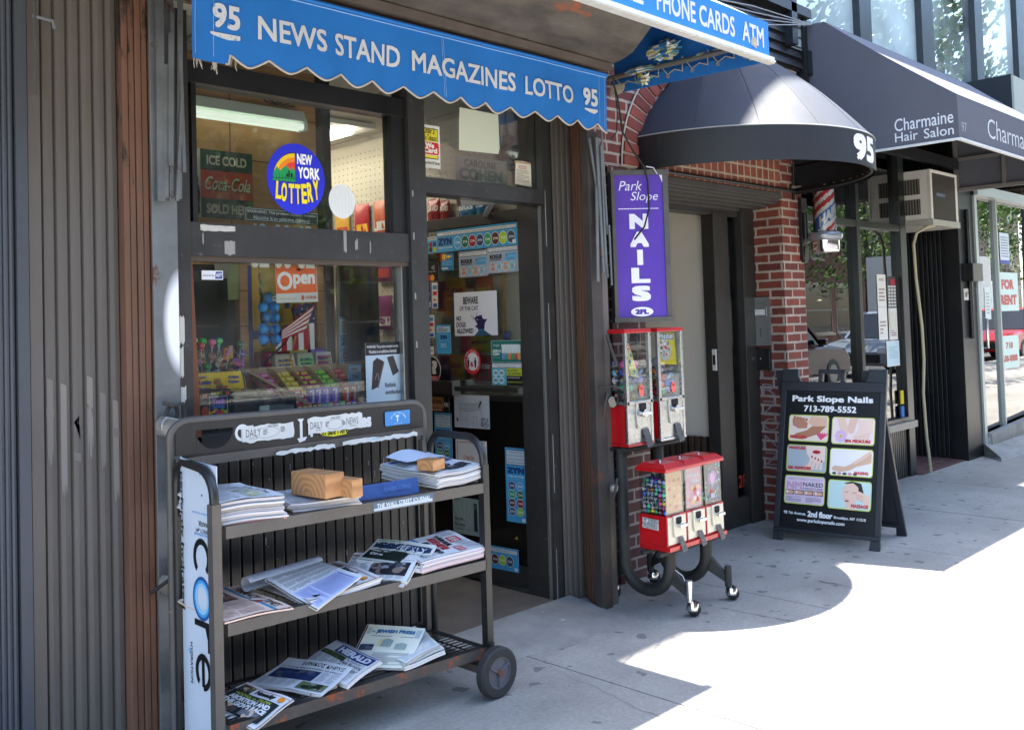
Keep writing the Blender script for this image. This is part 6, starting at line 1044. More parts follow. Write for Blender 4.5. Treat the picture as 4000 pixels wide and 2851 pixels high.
a.put([(.03, 3.18), (.05, 3.10), (.11, 3.02), (.13, 2.94), (.17, 2.90), (.02, 2.90), (.02, 3.18)], [(0, 1, 2, 3, 4, 5, 6)], '#5aa6dc'); a.E(1.03, 3.01, .010, .008, '#9ab4d6', 14); a.E(.955, 3.0, .004, .004, '#22262c', 10)
m.build('printed_sheet', bd)
# ---------------------------------------------------------------- newspapers
NP = '#d5d6d6'; INK = '#3c3e44'; BODY = '#a9abb0'
def paper(label, TL, TR, BR, BL, thick, art, base=NP, curl=.011, fold=True, edge=('#d2cfca', '#c4bdb6', '#dad8d6', '#b9b2b0', '#d8cfc8'), name='newspaper', cat='newspaper', seed=1, sheets=None, group='newspapers on the cart'):
    rn = random.Random(seed); TL, TR, BR, BL = map(Vector, (TL, TR, BR, BL)); w = (TR-TL).length; h = ((TL-BL).length+(TR-BR).length)/2; m = MB(); n0 = (TR-TL).cross(TL-BL).normalized()
    if n0.z < 0: n0 = -n0
    def fn(u, v, hh=0):
        a = u/w; b = v/h; p = BL*(1-a)*(1-b)+BR*a*(1-b)+TR*a*b+TL*(1-a)*b
        return p+n0*(hh+.0015+curl*(sin(a*pi*2.2+seed)*.4+sin(b*pi*1.5+seed*2)*.5)*.6+.002*noise.noise((u*14, v*14, seed)))
    m.grid(lambda a, b: fn(a*w, b*h), 16, 16, mat('newsprint_'+base, base, .75, var=.03, vs=12))
    A = Art(m, (0, 0, 0), (1, 0, 0), (0, 0, 1), fn=fn, eps=.00015); A.h = .0007; A.rnd = rn; art(A, w, h)
    k = sheets or max(2, int(thick/.006)); c_ = (TL+TR+BR+BL)/4
    for i in range(k):
        dz = Vector((0, 0, -thick*(i+.15)/k)); t = thick/k*.86; j = Vector((rn.uniform(-.009, .009), rn.uniform(-.009, .009), 0)); sc = 1+rn.uniform(-.03, .018)
        def ed(a, b): p = BL*(1-a)*(1-b)+BR*a*(1-b)+TR*a*b+TL*(1-a)*b; return c_+(p-c_)*sc+j+dz+n0*curl*(sin(a*pi*2.2+seed)*.4+sin(b*pi*1.5+seed*2)*.5)*.6
        per = [ed(q/8, 0) for q in range(8)]+[ed(1, q/8) for q in range(8)]+[ed(1-q/8, 1) for q in range(8)]+[ed(0, 1-q/8) for q in range(8)]
        n = len(per); V = per+[p-Vector((0, 0, t)) for p in per]; m.add(V, [(q, (q+1) % n, n+(q+1) % n, n+q) for q in range(n)], pm(rn.choice(edge), .8)); m.add(per, [tuple(range(n))], pm(NP, .8)) if i else None
    return m.build(name, label=label, cat=cat, group=group)
def cols(A, x, y, w, h, n=4, c=BODY): A.lines(x, y, w, h, max(3, int(h/.0075)), c, A.rnd, .55, n, .008)
def photo(A, x, y, w, h, pal, n=14):
    A.R(x, y, w, h, pal[0])
    for i in range(n): r = A.rnd; a = r.uniform(.1, .3)*min(w, h); A.E(x+a+r.random()*(w-2*a), y+a*.8+r.random()*(h-1.6*a), a, a*.8, r.choice(pal[1:]), 10)
def nyt(A, w, h): A.T('The New York Times', w*.22, h*.84, w*.60, h*.09, INK, .01); A.R(w*.04, h*.80, w*.92, .0015, '#77797e'); cols(A, w*.04, h*.42, w*.44, h*.36, 3); photo(A, w*.52, h*.46, w*.42, h*.3, ('#b9c2b0', '#c9c48a', '#aab4a6', '#d0d2c0')); cols(A, w*.04, h*.04, w*.92, h*.34, 6)
paper('newspaper stack at the left end of the top shelf', (1.77, 3.20, .945), (1.757, 2.872, .938), (1.53, 2.90, .94), (1.535, 3.2, .945), .078, nyt, seed=3, edge=('#cfcac6', '#c2b8b4', '#dad6d4', '#c98a80', '#b5aeb0', '#d8ccc4'))
def wsj(A, w, h): A.T('THE JOURNAL', w*.1, h*.86, w*.6, h*.07, INK, .01); cols(A, w*.04, h*.4, w*.92, h*.4, 6); cols(A, w*.04, h*.04, w*.92, h*.32, 6)
paper('newspaper stack under the two wooden blocks on top shelf', (2.11, 3.15, .892), (2.06, 2.862, .885), (1.808, 2.93, .893), (1.89, 3.2, .895), .03, wsj, seed=5)
def post(A, w, h):
    A.R(w*.02, h*.84, w*.96, h*.13, '#c9ccd6'); A.T('NEW YORK POST', w*.08, h*.86, w*.6, h*.09, '#3a4a8c', .04, sh=.15); photo(A, w*.5, h*.5, w*.46, h*.32, ('#4a4a7a', '#6a5a8a', '#2a2a4a', '#8a7a9a')); A.T('LONG ISLAND', w*.08, h*.30, w*.62, h*.16, INK, .05, sh=.1); A.T('KILLER', w*.28, h*.08, w*.60, h*.19, INK, .06, sh=.1); cols(A, w*.04, h*.5, w*.42, h*.3, 2)
paper('tall newspaper stack at the right end of the top shelf', (2.42, 3.21, .925), (2.665, 3.19, .945), (2.695, 2.885, .912), (2.44, 2.872, .905), .055, post, seed=7, curl=.014)
m = MB(); m.grid(lambda u, v: (2.44+.22*u, 3.20-.14*v, .945+.03*(1-v)*sin(pi*u*.9+.3)), 10, 5, mat('newsprint_loose', '#cdd4e2', .75)); m.build('loose_page', label='loose raised page at the back of the right hand stack', cat='newspaper page')
def ft(A, w, h): A.R(0, h*.72, w, h*.06, '#3a86a8'); A.T('FINANCIAL TIMES', w*.10, h*.80, w*.82, h*.14, '#4a4540', .015); A.R(w*.55, h*.70, w*.16, h*.11, '#b8402a'); photo(A, w*.05, h*.30, w*.42, h*.32, ('#5a4a44', '#c9a890', '#3a3a44', '#e0d8d0', '#8a6a5a')); cols(A, w*.05, h*.04, w*.9, h*.22, 5, '#b89e92'); cols(A, w*.52, h*.30, w*.44, h*.32, 3, '#b89e92'); A.E(w*.63, h*.755, .018, .02, '#d8c8b8', 16)
paper('salmon pink financial newspaper at the left of the middle shelf', (1.755, 3.20, .572), (1.768, 2.862, .556), (1.522, 2.868, .566), (1.52, 3.19, .575), .012, ft, base='#dcc2b2', edge=('#e0b8a0', '#d8a890', '#e2c4b4'), seed=9)
def nday(A, w, h): A.R(0, h*.92, w, h*.012, '#b8402a'); A.T('Newsday', w*.36, h*.73, w*.40, h*.17, '#26262a', .05); photo(A, w*.04, h*.70, w*.26, h*.2, ('#3a3a3a', '#8a6a5a', '#c8a890', '#5a6a4a')); A.E(w*.9, h*.82, .014, .014, '#e0902a', 16); A.R(w*.03, h*.10, w*.94, h*.58, '#20282c'); A.T('HOCHUL vs. ZELDIN', w*.12, h*.58, w*.72, h*.07, '#b9c84a', .02); A.T('ABORTION AND', w*.10, h*.44, w*.80, h*.12, '#dfe0e0', .05); A.T("THE GOV'S RACE", w*.08, h*.30, w*.84, h*.12, '#dfe0e0', .05); A.R(w*.12, h*.13, w*.34, h*.15, '#4a4240'); A.E(w*.29, h*.20, .020, .024, '#c9a890', 16); A.R(w*.54, h*.13, w*.34, h*.15, '#6a7078'); A.E(w*.71, h*.20, .020, .024, '#cdb4a4', 16); A.lines(w*.06, h*.02, w*.5, h*.06, 3, BODY, A.rnd)
paper('newspaper with red bar half covered by an open page', (2.19, 3.19, .575), (2.165, 2.885, .568), (1.84, 2.87, .560), (1.86, 3.2, .565), .022, nday, seed=11)
def openp(A, w, h):
    A.R(w*.50, h*.03, w*.48, h*.90, '#b4bcdc'); cols(A, w*.03, h*.50, w*.44, h*.44, 4, '#a4a6aa'); cols(A, w*.03, h*.06, w*.44, h*.4, 4, '#a4a6aa'); A.R(w*.03, h*.47, w*.44, .0015, '#6a6c70'); cols(A, w*.53, h*.35, w*.42, h*.5, 1, '#98a2c8'); cols(A, w*.53, h*.06, w*.42, h*.25, 1, '#98a2c8'); A.lines(w*.55, h*.87, w*.36, h*.03, 1, '#5a6494', A.rnd); A.T('REAL ESTATE NOTICES', w*.05, h*.955, w*.4, h*.025, '#4a4c52', .02)
paper('open unfolded newspaper page draped over the middle shelf front', (2.055, 3.12, .612), (2.065, 2.862, .598), (1.852, 2.832, .528), (1.79, 3.07, .606), .004, openp, curl=.006, seed=13, sheets=1)
m = MB(); rollm = mat('newsprint_rolled', '#cfd3da', .75, var=.05, vs=30)
m.grid(lambda u, v: (1.725+.345*u, 3.095+.05*u-(.030-.008*u)*cos(v*5.2+.4)*1.1, .600+(.026-.006*u)*sin(v*5.2+.4)+.004*u), 18, 18, rollm); a = Art(m, (0, 0, 0), (1, 0, 0), (0, 0, 1), fn=lambda u, v, h: Vector((1.725+u, 3.095+.145*u-((.030-.023*u)+h)*cos(v)*1.1, .600+((.026-.017*u)+h)*sin(v)+.012*u))); a.rnd = random.Random(4); a.h = .0012
for i in range(9): a.R(.02, .62+.14*i, .30-.01*(i % 3), .05, '#a4aab8' if i < 6 else '#6a7ab0')
m.build('rolled_page', label='curled back newspaper page forming a roll on the middle shelf', cat='newspaper page')
def chief(A, w, h): A.T('NYC Police officer jobs start at $42.5k', w*.12, h*.90, w*.80, h*.055, INK, .02); A.T('The Chief', w*.16, h*.72, w*.66, h*.16, '#26282c', .05); A.R(w*.02, h*.80, w*.1, h*.06, '#a8483a'); A.R(w*.03, h*.68, w*.94, .0015, INK); photo(A, w*.36, h*.16, w*.58, h*.44, ('#23272e', '#4a4a52', '#7a6a62', '#1a1c22', '#8a8e96')); A.T('Transit plan', w*.03, h*.60, w*.3, h*.06, INK, .03); cols(A, w*.03, h*.06, w*.30, h*.5, 2); cols(A, w*.36, h*.03, w*.58, h*.1, 4)
paper('white civil service newspaper in the middle of the middle shelf', (2.243, 3.157, .602), (2.392, 2.918, .606), (2.25, 2.845, .540), (2.11, 3.06, .555), .020, chief, curl=.008, seed=15)
def ibd(A, w, h): A.R(w*.0, h*.06, w, h*.90, '#c9ccc4'); A.R(w*.03, h*.56, w*.94, h*.30, '#1c2f4c'); A.T('IBDWEEKLY', w*.08, h*.62, w*.82, h*.18, '#c4cdd8', .02); A.R(w*.03, h*.08, w*.94, h*.47, '#16221f'); A.E(w*.62, h*.30, .05, .03, '#3a4a2a', 20); A.E(w*.66, h*.34, .03, .014, '#8a7a2a', 16); A.T('Why This', w*.08, h*.40, w*.3, h*.10, '#d5d8d8', .04); A.T('Dive', w*.1, h*.26, w*.2, h*.10, '#d5d8d8', .04); A.R(w*.03, h*.90, w*.4, h*.03, '#6a9a5a')
paper('navy headed weekly leaning on the right hand pile of middle shelf', (2.35, 3.14, .640), (2.452, 2.90, .628), (2.345, 2.862, .566), (2.20, 3.08, .600), .016, ibd, base='#cfd1c8', curl=.008, seed=17)
def cjk(A, w, h):
    for i, s in enumerate(('世界日報', '新聞')): pass
    A.R(w*.30, h*.72, w*.22, h*.20, '#b8323a'); A.T('星島', w*.33, h*.75, w*.16, h*.14, '#e0d0d0', .02); A.R(w*.72, h*.62, w*.24, h*.12, '#b8323a'); A.T('要聞', w*.75, h*.64, w*.18, h*.08, '#e0d0d0', .02)
    A.T('紐約疫情', w*.20, h*.44, w*.56, h*.14, '#b8323a', .04); A.T('市長新政策', w*.14, h*.58, w*.50, h*.10, '#23262c', .04); A.T('經濟復甦中', w*.30, h*.30, w*.62, h*.11, '#23262c', .04); photo(A, w*.05, h*.06, w*.40, h*.22, ('#4a78c0', '#7aa0d8', '#2f4f90', '#c84a4a')); cols(A, w*.5, h*.05, w*.45, h*.22, 3); cols(A, w*.03, h*.70, w*.24, h*.24, 2, '#9aa0b0'); cols(A, w*.55, h*.76, w*.4, h*.18, 3)
paper('thick chinese newspaper pile with red headlines on the middle shelf', (2.675, 3.08, .628), (2.690, 2.878, .588), (2.345, 2.866, .588), (2.37, 3.06, .622), .045, cjk, curl=.008, seed=19, edge=('#d8c8c4', '#cdbab4', '#dcd6d4', '#c2a8b0'))
paper('black panel newspaper about a race at bottom shelf left', (1.735, 3.11, .247), (1.768, 2.868, .240), (1.60, 2.835, .205), (1.545, 3.07, .236), .012, nday, seed=21)
def greek(A, w, h): A.T('ΕΘΝΙΚΟΣ ΚΗΡΥΞ', w*.30, h*.82, w*.62, h*.11, '#23262c', .02); A.T('Ο Τραμπ παρομοιάζει το κόμμα', w*.06, h*.71, w*.88, h*.06, '#30333a', .02); photo(A, w*.06, h*.34, w*.62, h*.34, ('#1f2f58', '#33456e', '#141c30', '#5a5a6a', '#23355e')); photo(A, w*.60, h*.05, w*.36, h*.24, ('#5a6a4a', '#2a3a2a', '#8a8a80', '#1a241c')); cols(A, w*.05, h*.05, w*.5, h*.24, 4); cols(A, w*.72, h*.36, w*.24, h*.3, 2)
paper('greek newspaper with dark blue group photo on the bottom shelf', (1.967, 3.215, .252), (2.062, 2.928, .255), (1.882, 2.862, .222), (1.75, 3.13, .234), .010, greek, seed=23, base='#cdd0d2')
def herald(A, w, h): A.R(w*.22, h*.66, w*.74, h*.27, '#23306a'); A.T('HERALD', w*.27, h*.70, w*.64, h*.19, '#d8dbe2', .05); A.R(0, h*.95, w, h*.02, '#3a4a8a'); photo(A, w*.03, h*.50, w*.5, h*.14, ('#3a4a2a', '#22301c', '#5a6a4a')); A.T('The Middle East Is', w*.55, h*.56, w*.4, h*.06, '#4a4c52', .01); A.T('Fast Running', w*.52, h*.42, w*.44, h*.12, '#26282c', .02); A.T('Out of Water', w*.52, h*.30, w*.44, h*.11, '#26282c', .02); cols(A, w*.04, h*.04, w*.46, h*.42, 3); cols(A, w*.54, h*.04, w*.42, h*.22, 3)
paper('newspaper with a navy title block in the middle of bottom shelf', (2.178, 3.205, .268), (2.176, 2.914, .256), (1.985, 2.866, .225), (1.97, 3.14, .240), .014, herald, seed=25)
def jewish(A, w, h): A.T('JEWISH PRESS', w*.18, h*.80, w*.68, h*.10, '#2f6a9a', .05); A.T('The', w*.10, h*.82, w*.06, h*.05, '#2f6a9a', .02); A.P([(w*.02, h*.77), (w*.09, h*.79), (w*.09, h*.93), (w*.02, h*.92)], '#a9b2b4'); A.P([(w*.88, h*.74), (w*.97, h*.73), (w*.97, h*.93), (w*.88, h*.92)], '#a9b2b4'); A.lines(w*.12, h*.735, w*.76, h*.02, 1, '#4a4c52', A.rnd); A.P([(w*.30, h*.52), (w*.52, h*.50), (w*.54, h*.66), (w*.40, h*.69), (w*.30, h*.65)], '#d9c898'); A.P([(w*.36, h*.50), (w*.55, h*.48), (w*.56, h*.64), (w*.46, h*.68), (w*.37, h*.64)], '#8a9a98'); A.P([(w*.62, h*.44), (w*.82, h*.43), (w*.82, h*.57), (w*.72, h*.60), (w*.62, h*.56)], '#93a29c'); cols(A, w*.30, h*.06, w*.62, h*.30, 1, '#b0b2ac'); photo(A, w*.02, h*.40, w*.24, h*.14, ('#3a3f58', '#5a5a6a', '#22263a')); photo(A, w*.02, h*.06, w*.2, h*.14, ('#4a4a4a', '#6a6a70', '#2a2a30'))
paper('cream newspaper fan spread under the propped one on bottom shelf', (2.54, 3.10, .232), (2.455, 2.872, .225), (2.25, 2.87, .222), (2.30, 3.1, .230), .018, lambda A, w, h: cols(A, w*.05, h*.05, w*.9, h*.9, 4, '#bcbcb4'), seed=27, base='#d6d7cc'); paper('pale newspaper sheet between the fan and the propped newspaper', (2.50, 3.11, .262), (2.44, 2.885, .250), (2.26, 2.868, .228), (2.25, 3.1, .245), .010, lambda A, w, h: cols(A, w*.05, h*.05, w*.9, h*.9, 3, '#b4bcc8'), seed=28, base='#d2d4cc')
paper('cream newspaper with tablet drawings propped at bottom shelf right', (2.282, 3.125, .318), (2.428, 2.952, .300), (2.262, 2.866, .208), (2.105, 3.03, .215), .006, jewish, base='#d5d6c6', curl=.006, seed=29, sheets=1)
m = MB(); m.box(1.86, 1.97, 2.90, 2.93, .214, .224, mat('raw_timber', '#a99a80')); m.build('wood_strip', label='thin wooden strip lying on the bottom shelf grid', cat='wood strip')
# paperweights
def wood():
    if 'timber_block' in MATS: return MATS['timber_block']
    m = mat('timber_block', '#a87850', .7, bump=.1, bs=60); N = m.node_tree.nodes; L = m.node_tree.links; t = N.new('ShaderNodeTexWave'); t.wave_type = 'RINGS'; t.rings_direction = 'X'; t.inputs['Scale'].default_value = 15; t.inputs['Distortion'].default_value = 3.5; t.inputs['Detail'].default_value = 3
    c = N.new('ShaderNodeTexCoord'); L.new(c.outputs['Object'], t.inputs[0]); r = N.new('ShaderNodeValToRGB'); r.color_ramp.elements[0].color = (*hx('#a8764a'), 1); r.color_ramp.elements[1].color = (*hx('#bf8c5c'), 1); L.new(t.outputs[0], r.inputs[0]); L.new(r.outputs[0], N['Principled BSDF'].inputs['Base Color']); return m
def block(label, c, w, d, h, rz):
    m = MB(); m.T = Matrix.Translation(c) @ Matrix.Rotation(rz, 4, 'Z'); m.box(-w/2, w/2, -d/2, d/2, 0, h, wood()); return m.build('wood_block', label=label, cat='wood block', bev=.003, group='wood blocks weighing down newspapers')
block('largest wood block, lying on the papers of the top shelf', (1.943, 2.955, .898), .088, .19, .085, .12); block('narrow wood block beside the largest one', (2.012, 2.865, .893), .05, .105, .066, .1); block('small wood block on the right hand newspaper stack', (2.455, 2.925, .926), .075, .085, .042, .2)
m = MB(); bm_ = mat('blue_metal', '#2c4f8a', .4, var=.2, vs=20, wear=('#6a86b0', .2, 50)); m.slab([(2.105, 2.945, .852), (2.385, 2.915, .845), (2.387, 2.93, .902), (2.105, 2.96, .900)], (0, .003, 0), bm_); m.slab([(2.105, 2.96, .900), (2.387, 2.93, .902), (2.387, 3.0, .850), (2.105, 3.03, .855)], (0, .002, .002), bm_); a = Art(m, (2.36, 2.9155, .894), (-1, .107, 0), (0, -.3, -1)); a.T('DAILY NEWS', .02, .006, .12, .018, '#4a6ca8', .02); m.build('paper_bar', label='blue metal paper bar lettered upside down on the top shelf', cat='paper bar')
# ================================================================ capsule machines on their stand
RED = mat('machine_red', '#b01219', .3, var=.12, vs=12, coat=.4, wear=('#7a1a18', .16, 22)); CHR = mat('machine_chrome', '#b5b6b4', .28, metal=.85, var=.12, vs=30, bump=.08, bs=160); CREAM = mat('machine_plate', '#c9c4b4', .35, metal=.3, var=.08, vs=30)
PIPE = mat('pipe_black', '#2a2a28', .55, var=.2, vs=30, bump=.35, bs=200, wear=('#6d6357', .2, 60)); PLX = glass('machine_glass', '#f6f8f8', 1.4, boost=.22)
gs = thing('machine_stand', 'black bent pipe stand on chrome casters carrying the capsule machines', 'stand', (4.15, 3.05, 0))
for x in (4.0, 4.33):
    m = MB(); P = [(x, 3.19, .815), (x, 3.19, .24)]
    for k in range(1, 12): t = pi*k/12; P.append((x, 3.045+.145*cos(t), .235-.145*sin(t)))
    P += [(x, 2.90, .24), (x, 2.90, .345)]; m.tube(P, .031, PIPE, 14); m.build('pipe', gs)
    for sy, y0, y1 in ((-1, 2.93, 2.80), (1, 3.16, 3.31)):
        m = MB(); cx = x+(.02 if x < 4.2 else .05); m.hexa([(x-.012, y0, .17), (x+.012, y0, .17), (cx+.008, y1, .085), (cx-.008, y1, .085)], [(x-.012, y0, .285), (x+.012, y0, .285), (cx+.008, y1, .125), (cx-.008, y1, .125)], PIPE); m.cyl((cx, y1, .07), (cx, y1, .175), .019, PIPE if not (x < 4.2 and sy < 0) else MATS['chrome'], 12); ft = m.build('foot', gs)
        m = MB(); m.ball((cx+.012, y1-.018, .034), .034, pm('#2a2a2a', .5), 16, 10); m.lathe([(.012, .075), (.03, .066), (.036, .04), (.036, .03), (.033, .03)], (cx+.008, y1-.014, 0), MATS['chrome'], 16); m.build('caster', ft)
m = MB()
for y in (2.84, 2.94): m.cyl((3.825, y, .332), (4.37, y, .332), .014, PIPE, 10); m.cyl((3.822, y, .332), (3.828, y, .332), .010, DK, 8)
for y in (3.13, 3.22): m.cyl((3.93, y, .812), (4.49, y, .812), .015, PIPE, 10)
m.build('rail', gs)
m = MB(); m.tube([(4.01, 2.88, .22), (4.03, 2.845, .19), (4.015, 2.82, .17)], .003, pm('#c9c9c9', .4), 5); m.build('strap', gs)
def mech(par, xc, zc, y, s, plate, shift=0):
    m = MB(); m.slab([(xc-.040*s, y, zc+.05*s), (xc+.030*s, y, zc+.05*s), (xc+.044*s, y, zc-.03*s), (xc+.038*s, y, zc-.055*s), (xc-.034*s, y, zc-.055*s), (xc-.040*s, y, zc-.02*s)], (0, -.010, 0), plate); m.box(xc-.022*s, xc+.018*s, y-.016, y-.010, zc+.012*s, zc+.042*s, DK); m.build('coin_plate', par, bev=.002)
    m = MB(); m.cyl((xc, y-.008, zc+.004), (xc, y-.030, zc+.004), .015*s, MATS['chrome'], 16); m.box(xc-.026*s, xc+.034*s, y-.040, y-.030, zc-.006*s, zc+.010*s, MATS['chrome']); m.build('coin_handle', par, bev=.002)
    m = MB(); m.slab([(xc-.002*s, y-.003, zc-.062*s), (xc+.034*s, y-.003, zc-.058*s), (xc+.048*s, y-.022, zc-.128*s), (xc+.010*s, y-.022, zc-.135*s)], (0, -.006, 0), mat('chute_metal', '#77787a', .3, metal=.6, var=.3, vs=60)); m.build('chute_door', par, bev=.002)
CAPS = {}; CAPN = {'#c8343a': 'red', '#2f62c8': 'blue', '#d8b62a': 'yellow', '#2f9a62': 'green', '#d85a9a': 'pink', '#8a8ec8': 'lilac', '#e07a3a': 'orange', '#8fb0c8': 'pale blue', '#7a4aa8': 'purple', '#b8a8a8': 'cloudy white', '#58c898': 'mint'}
CLR = glass('capsule_clear', '#e9ecf2', 1.4, dirt_haze=.30, dscale=60, boost=.8, dcol='#b9bcd0')
def capsule(c, x, y, z, r, where, rn):
    if c not in CAPS:
        m = MB(); p = mat('capsule_'+c, c, .25, spec=.6); n, k = 14, 8
        for mt, lo, hi, q in ((p, 0, k//2, 1.), (CLR, k//2, k, .97)):
            V = [(q*sin(pi*i/k)*cos(2*pi*j/n), q*sin(pi*i/k)*sin(2*pi*j/n), -q*cos(pi*i/k)) for i in range(lo, hi+1) for j in range(n)]
            m.add(V, [(i*n+j, i*n+(j+1) % n, (i+1)*n+(j+1) % n, (i+1)*n+j) for i in range(hi-lo) for j in range(n)], mt, True)
        V = [(.9*cos(2*pi*j/n), .9*sin(2*pi*j/n), .02) for j in range(n)]; m.add(V, [tuple(range(n))], p); m.ball((.1, 0, .35), .38, pm(rn.choice(('#d8b62a', '#c8343a', '#d8d8d4', '#4a8ac8'))), 8, 6)
        o = m.build('toy_capsule', base=(0, 0, 0), label='x', cat='capsule'); CAPS[c] = o; o['_free'] = 1
    o = CAPS[c]
    if o.get('_free'): del o['_free']
    else: o = o.copy(); COL.objects.link(o)
    o.location = (x, y, z); o.scale = (r, r, r); o.rotation_euler = (rn.uniform(0, 6), rn.uniform(0, 6), rn.uniform(0, 6)); o['label'] = '%s toy capsule inside the %s' % (CAPN[c], where); o['category'] = 'capsule'; o['group'] = 'toy capsules inside the '+where
def fill(x0, x1, y0, y1, z0, layers, r, where, seed, pal, skip=0.):
    rn = random.Random(seed); d = 2*r*1.02; nx = max(1, int((x1-x0)/d)); ny = max(1, int((y1-y0)/d)); k = 0
    for l in range(layers):
        for i in range(nx):
            for j in range(ny):
                if l == layers-1 and rn.random() < .4 or rn.random() < skip: continue
                if 0 < i < nx-1 and 0 < j < ny-1 and l < layers-1: continue      # the heart of the heap is never seen
                gx = (x1-x0-nx*d)/2; gy = (y1-y0-ny*d)/2; k += 1
                capsule(rn.choice(pal), min(x1-r, max(x0+r, x0+gx+d*(i+.5)+rn.uniform(-.2, .2)*r)), min(y1-r, max(y0+r, y0+gy+d*(j+.5)+rn.uniform(-.2, .2)*r)), z0+r+l*d*.9+rn.uniform(-.15, .15)*r, r*rn.uniform(.94, 1.), where, rn)
def machine_low(x0, where, label, card, seed, seg, layers):
    x1 = x0+.166; y0, y1, z0 = 2.80, 2.97, .348; t = thing('capsule_machine', label, 'vending machine', ((x0+x1)/2, 2.885, z0), group='capsule machines on the pipe stand')
    m = MB(); m.box(x0, x1, y0, y1, z0+.022, .520, RED); m.box(x0-.002, x1+.002, y0-.016, y1, z0, z0+.022, RED); m.box(x0+.006, x1-.006, y0-.003, y0, z0+.03, .512, CREAM); m.build('body', t, bev=.004)
    mech(t, (x0+x1)/2, .468, y0-.003, 1., CREAM)
    m = MB()
    for a, b, c, d in ((x0+.004, x1-.004, y0+.004, y0+.008), (x0+.004, x1-.004, y1-.008, y1-.004), (x0+.004, x0+.008, y0+.008, y1-.008), (x1-.008, x1-.004, y0+.008, y1-.008)): m.box(a, b, c, d, .520, .735, PLX)
    m.build('globe', t)
    m = MB(); m.hexa([(x0-.008, y0-.010, .735), (x1+.006, y0-.010, .735), (x1+.006, y1+.008, .735), (x0-.008, y1+.008, .735)], [(x0-.008, y0-.010, .752), (x1+.006, y0-.010, .752), (x1+.006, y1+.008, .752), (x0-.008, y1+.008, .752)], RED); m.hexa([(x0-.008, y0-.010, .752), (x1+.006, y0-.010, .752), (x1+.006, y1+.008, .752), (x0-.008, y1+.008, .752)], [(x0+.018, y0+.02, .775), (x1-.02, y0+.02, .775), (x1-.02, y1-.02, .775), (x0+.018, y1-.02, .775)], RED); m.build('lid', t, bev=.003)
    m = MB(); m.lathe([(.011, 0), (.011, .006), (.006, .009), (.001, .009)], ((x0+x1)/2, 2.885, .775), MATS['chrome'], 14); m.build('lock_knob', t)
    m = MB(); m.box(x0+.02, x1-.012, y0+.012, y0+.013, .53, .728, pm(card[0])); a = Art(m, (x0+.02, y0+.012, .53), (1, 0, 0), (0, 0, 1)); a.rnd = random.Random(seed); card[1](a, .134, .198); m.build('display_card', t)
    fill(x0+.009, x1-.009, y0+.014, y1-.009, .522, layers, .0118, where, seed, ('#c8343a', '#2f62c8', '#d8b62a', '#2f9a62', '#d85a9a', '#8a8ec8', '#8fb0c8', '#8fb0c8', '#b8a8a8', '#b8a8a8', '#7a4aa8', '#58c898'), seg)
    return t
def c1(a, w, h):
    for i in range(3):
        for j in range(4): a.E(w*(.2+.3*i), h*(.2+.2*j), .013, .010, a.rnd.choice(('#b86a4a', '#d8a87a', '#8a5a4a', '#c88a6a')), 12)
    a.E(w*.62, h*.13, .012, .014, '#e07a6a', 18); a.T('50c', w*.56, h*.11, .016, .008, '#8a1a1a', .05)
def c2(a, w, h): a.T('NINJA', w*.1, h*.76, w*.8, h*.12, '#b8b8bc', .06, rot=-.05); a.T('MEN', w*.3, h*.60, w*.55, h*.12, '#b8b8bc', .06, rot=-.05); [a.E(w*(.15+.7*a.rnd.random()), h*(.12+.4*a.rnd.random()), .014, .011, a.rnd.choice(('#d87a9a', '#e0b04a', '#c85a6a', '#e8d8d8')), 12) for _ in range(14)]; a.E(w*.7, h*.18, .011, .013, '#d84a3a', 16)
def c3(a, w, h): a.ring(w*.52, h*.62, .038, .008, '#b86aa8', 28); a.E(w*.52, h*.62, .026, .026, '#d88ac0', 24); [a.E(w*a.rnd.random(), h*a.rnd.random(), .005, .005, a.rnd.choice(('#4a6ac8', '#c84a8a', '#7ac8d8', '#d8d8e8')), 8) for _ in range(40)]; a.R(w*.3, h*.1, w*.3, h*.14, '#b8b8c0'); a.E(w*.35, h*.28, .010, .012, '#d84a3a', 14)
machine_low(3.850, 'near red capsule machine with white graffiti sticker', 'short red capsule machine with white graffiti sticker on its side', ('#c99a6a', c1), 31, .0, 8)
machine_low(4.022, 'middle red capsule machine with pink card', 'short red capsule machine with the pink ninja card, between two others', ('#c98a98', c2), 32, .55, 5)
machine_low(4.194, 'far red capsule machine with dark card', 'short red capsule machine with the dark starry card, at the end', ('#2a2438', c3), 33, .6, 4)
m = MB(); U = (0, -1, 0); m.slab([(3.8495, 2.948, .452), (3.8495, 2.850, .448), (3.8495, 2.850, .500), (3.8495, 2.948, .504)], (-.0006, 0, 0), pm('#d2d1cd')); a = Art(m, (3.849, 2.948, .452), U, (0, 0, 1)); a.h = .0008
for row, tx in enumerate(('FINGO', 'FUNGO')):
    for i, ch in enumerate(tx): a.T(ch, .004+.0188*i, .027-.024*row, .0185, .022, '#4a4a4e', .09); a.T(ch, .006+.0188*i, .029-.024*row, .0145, .018, '#d2d1cd', .02)
m.build('graffiti_sticker', label='white bubble letter graffiti sticker on a red capsule machine', cat='sticker')
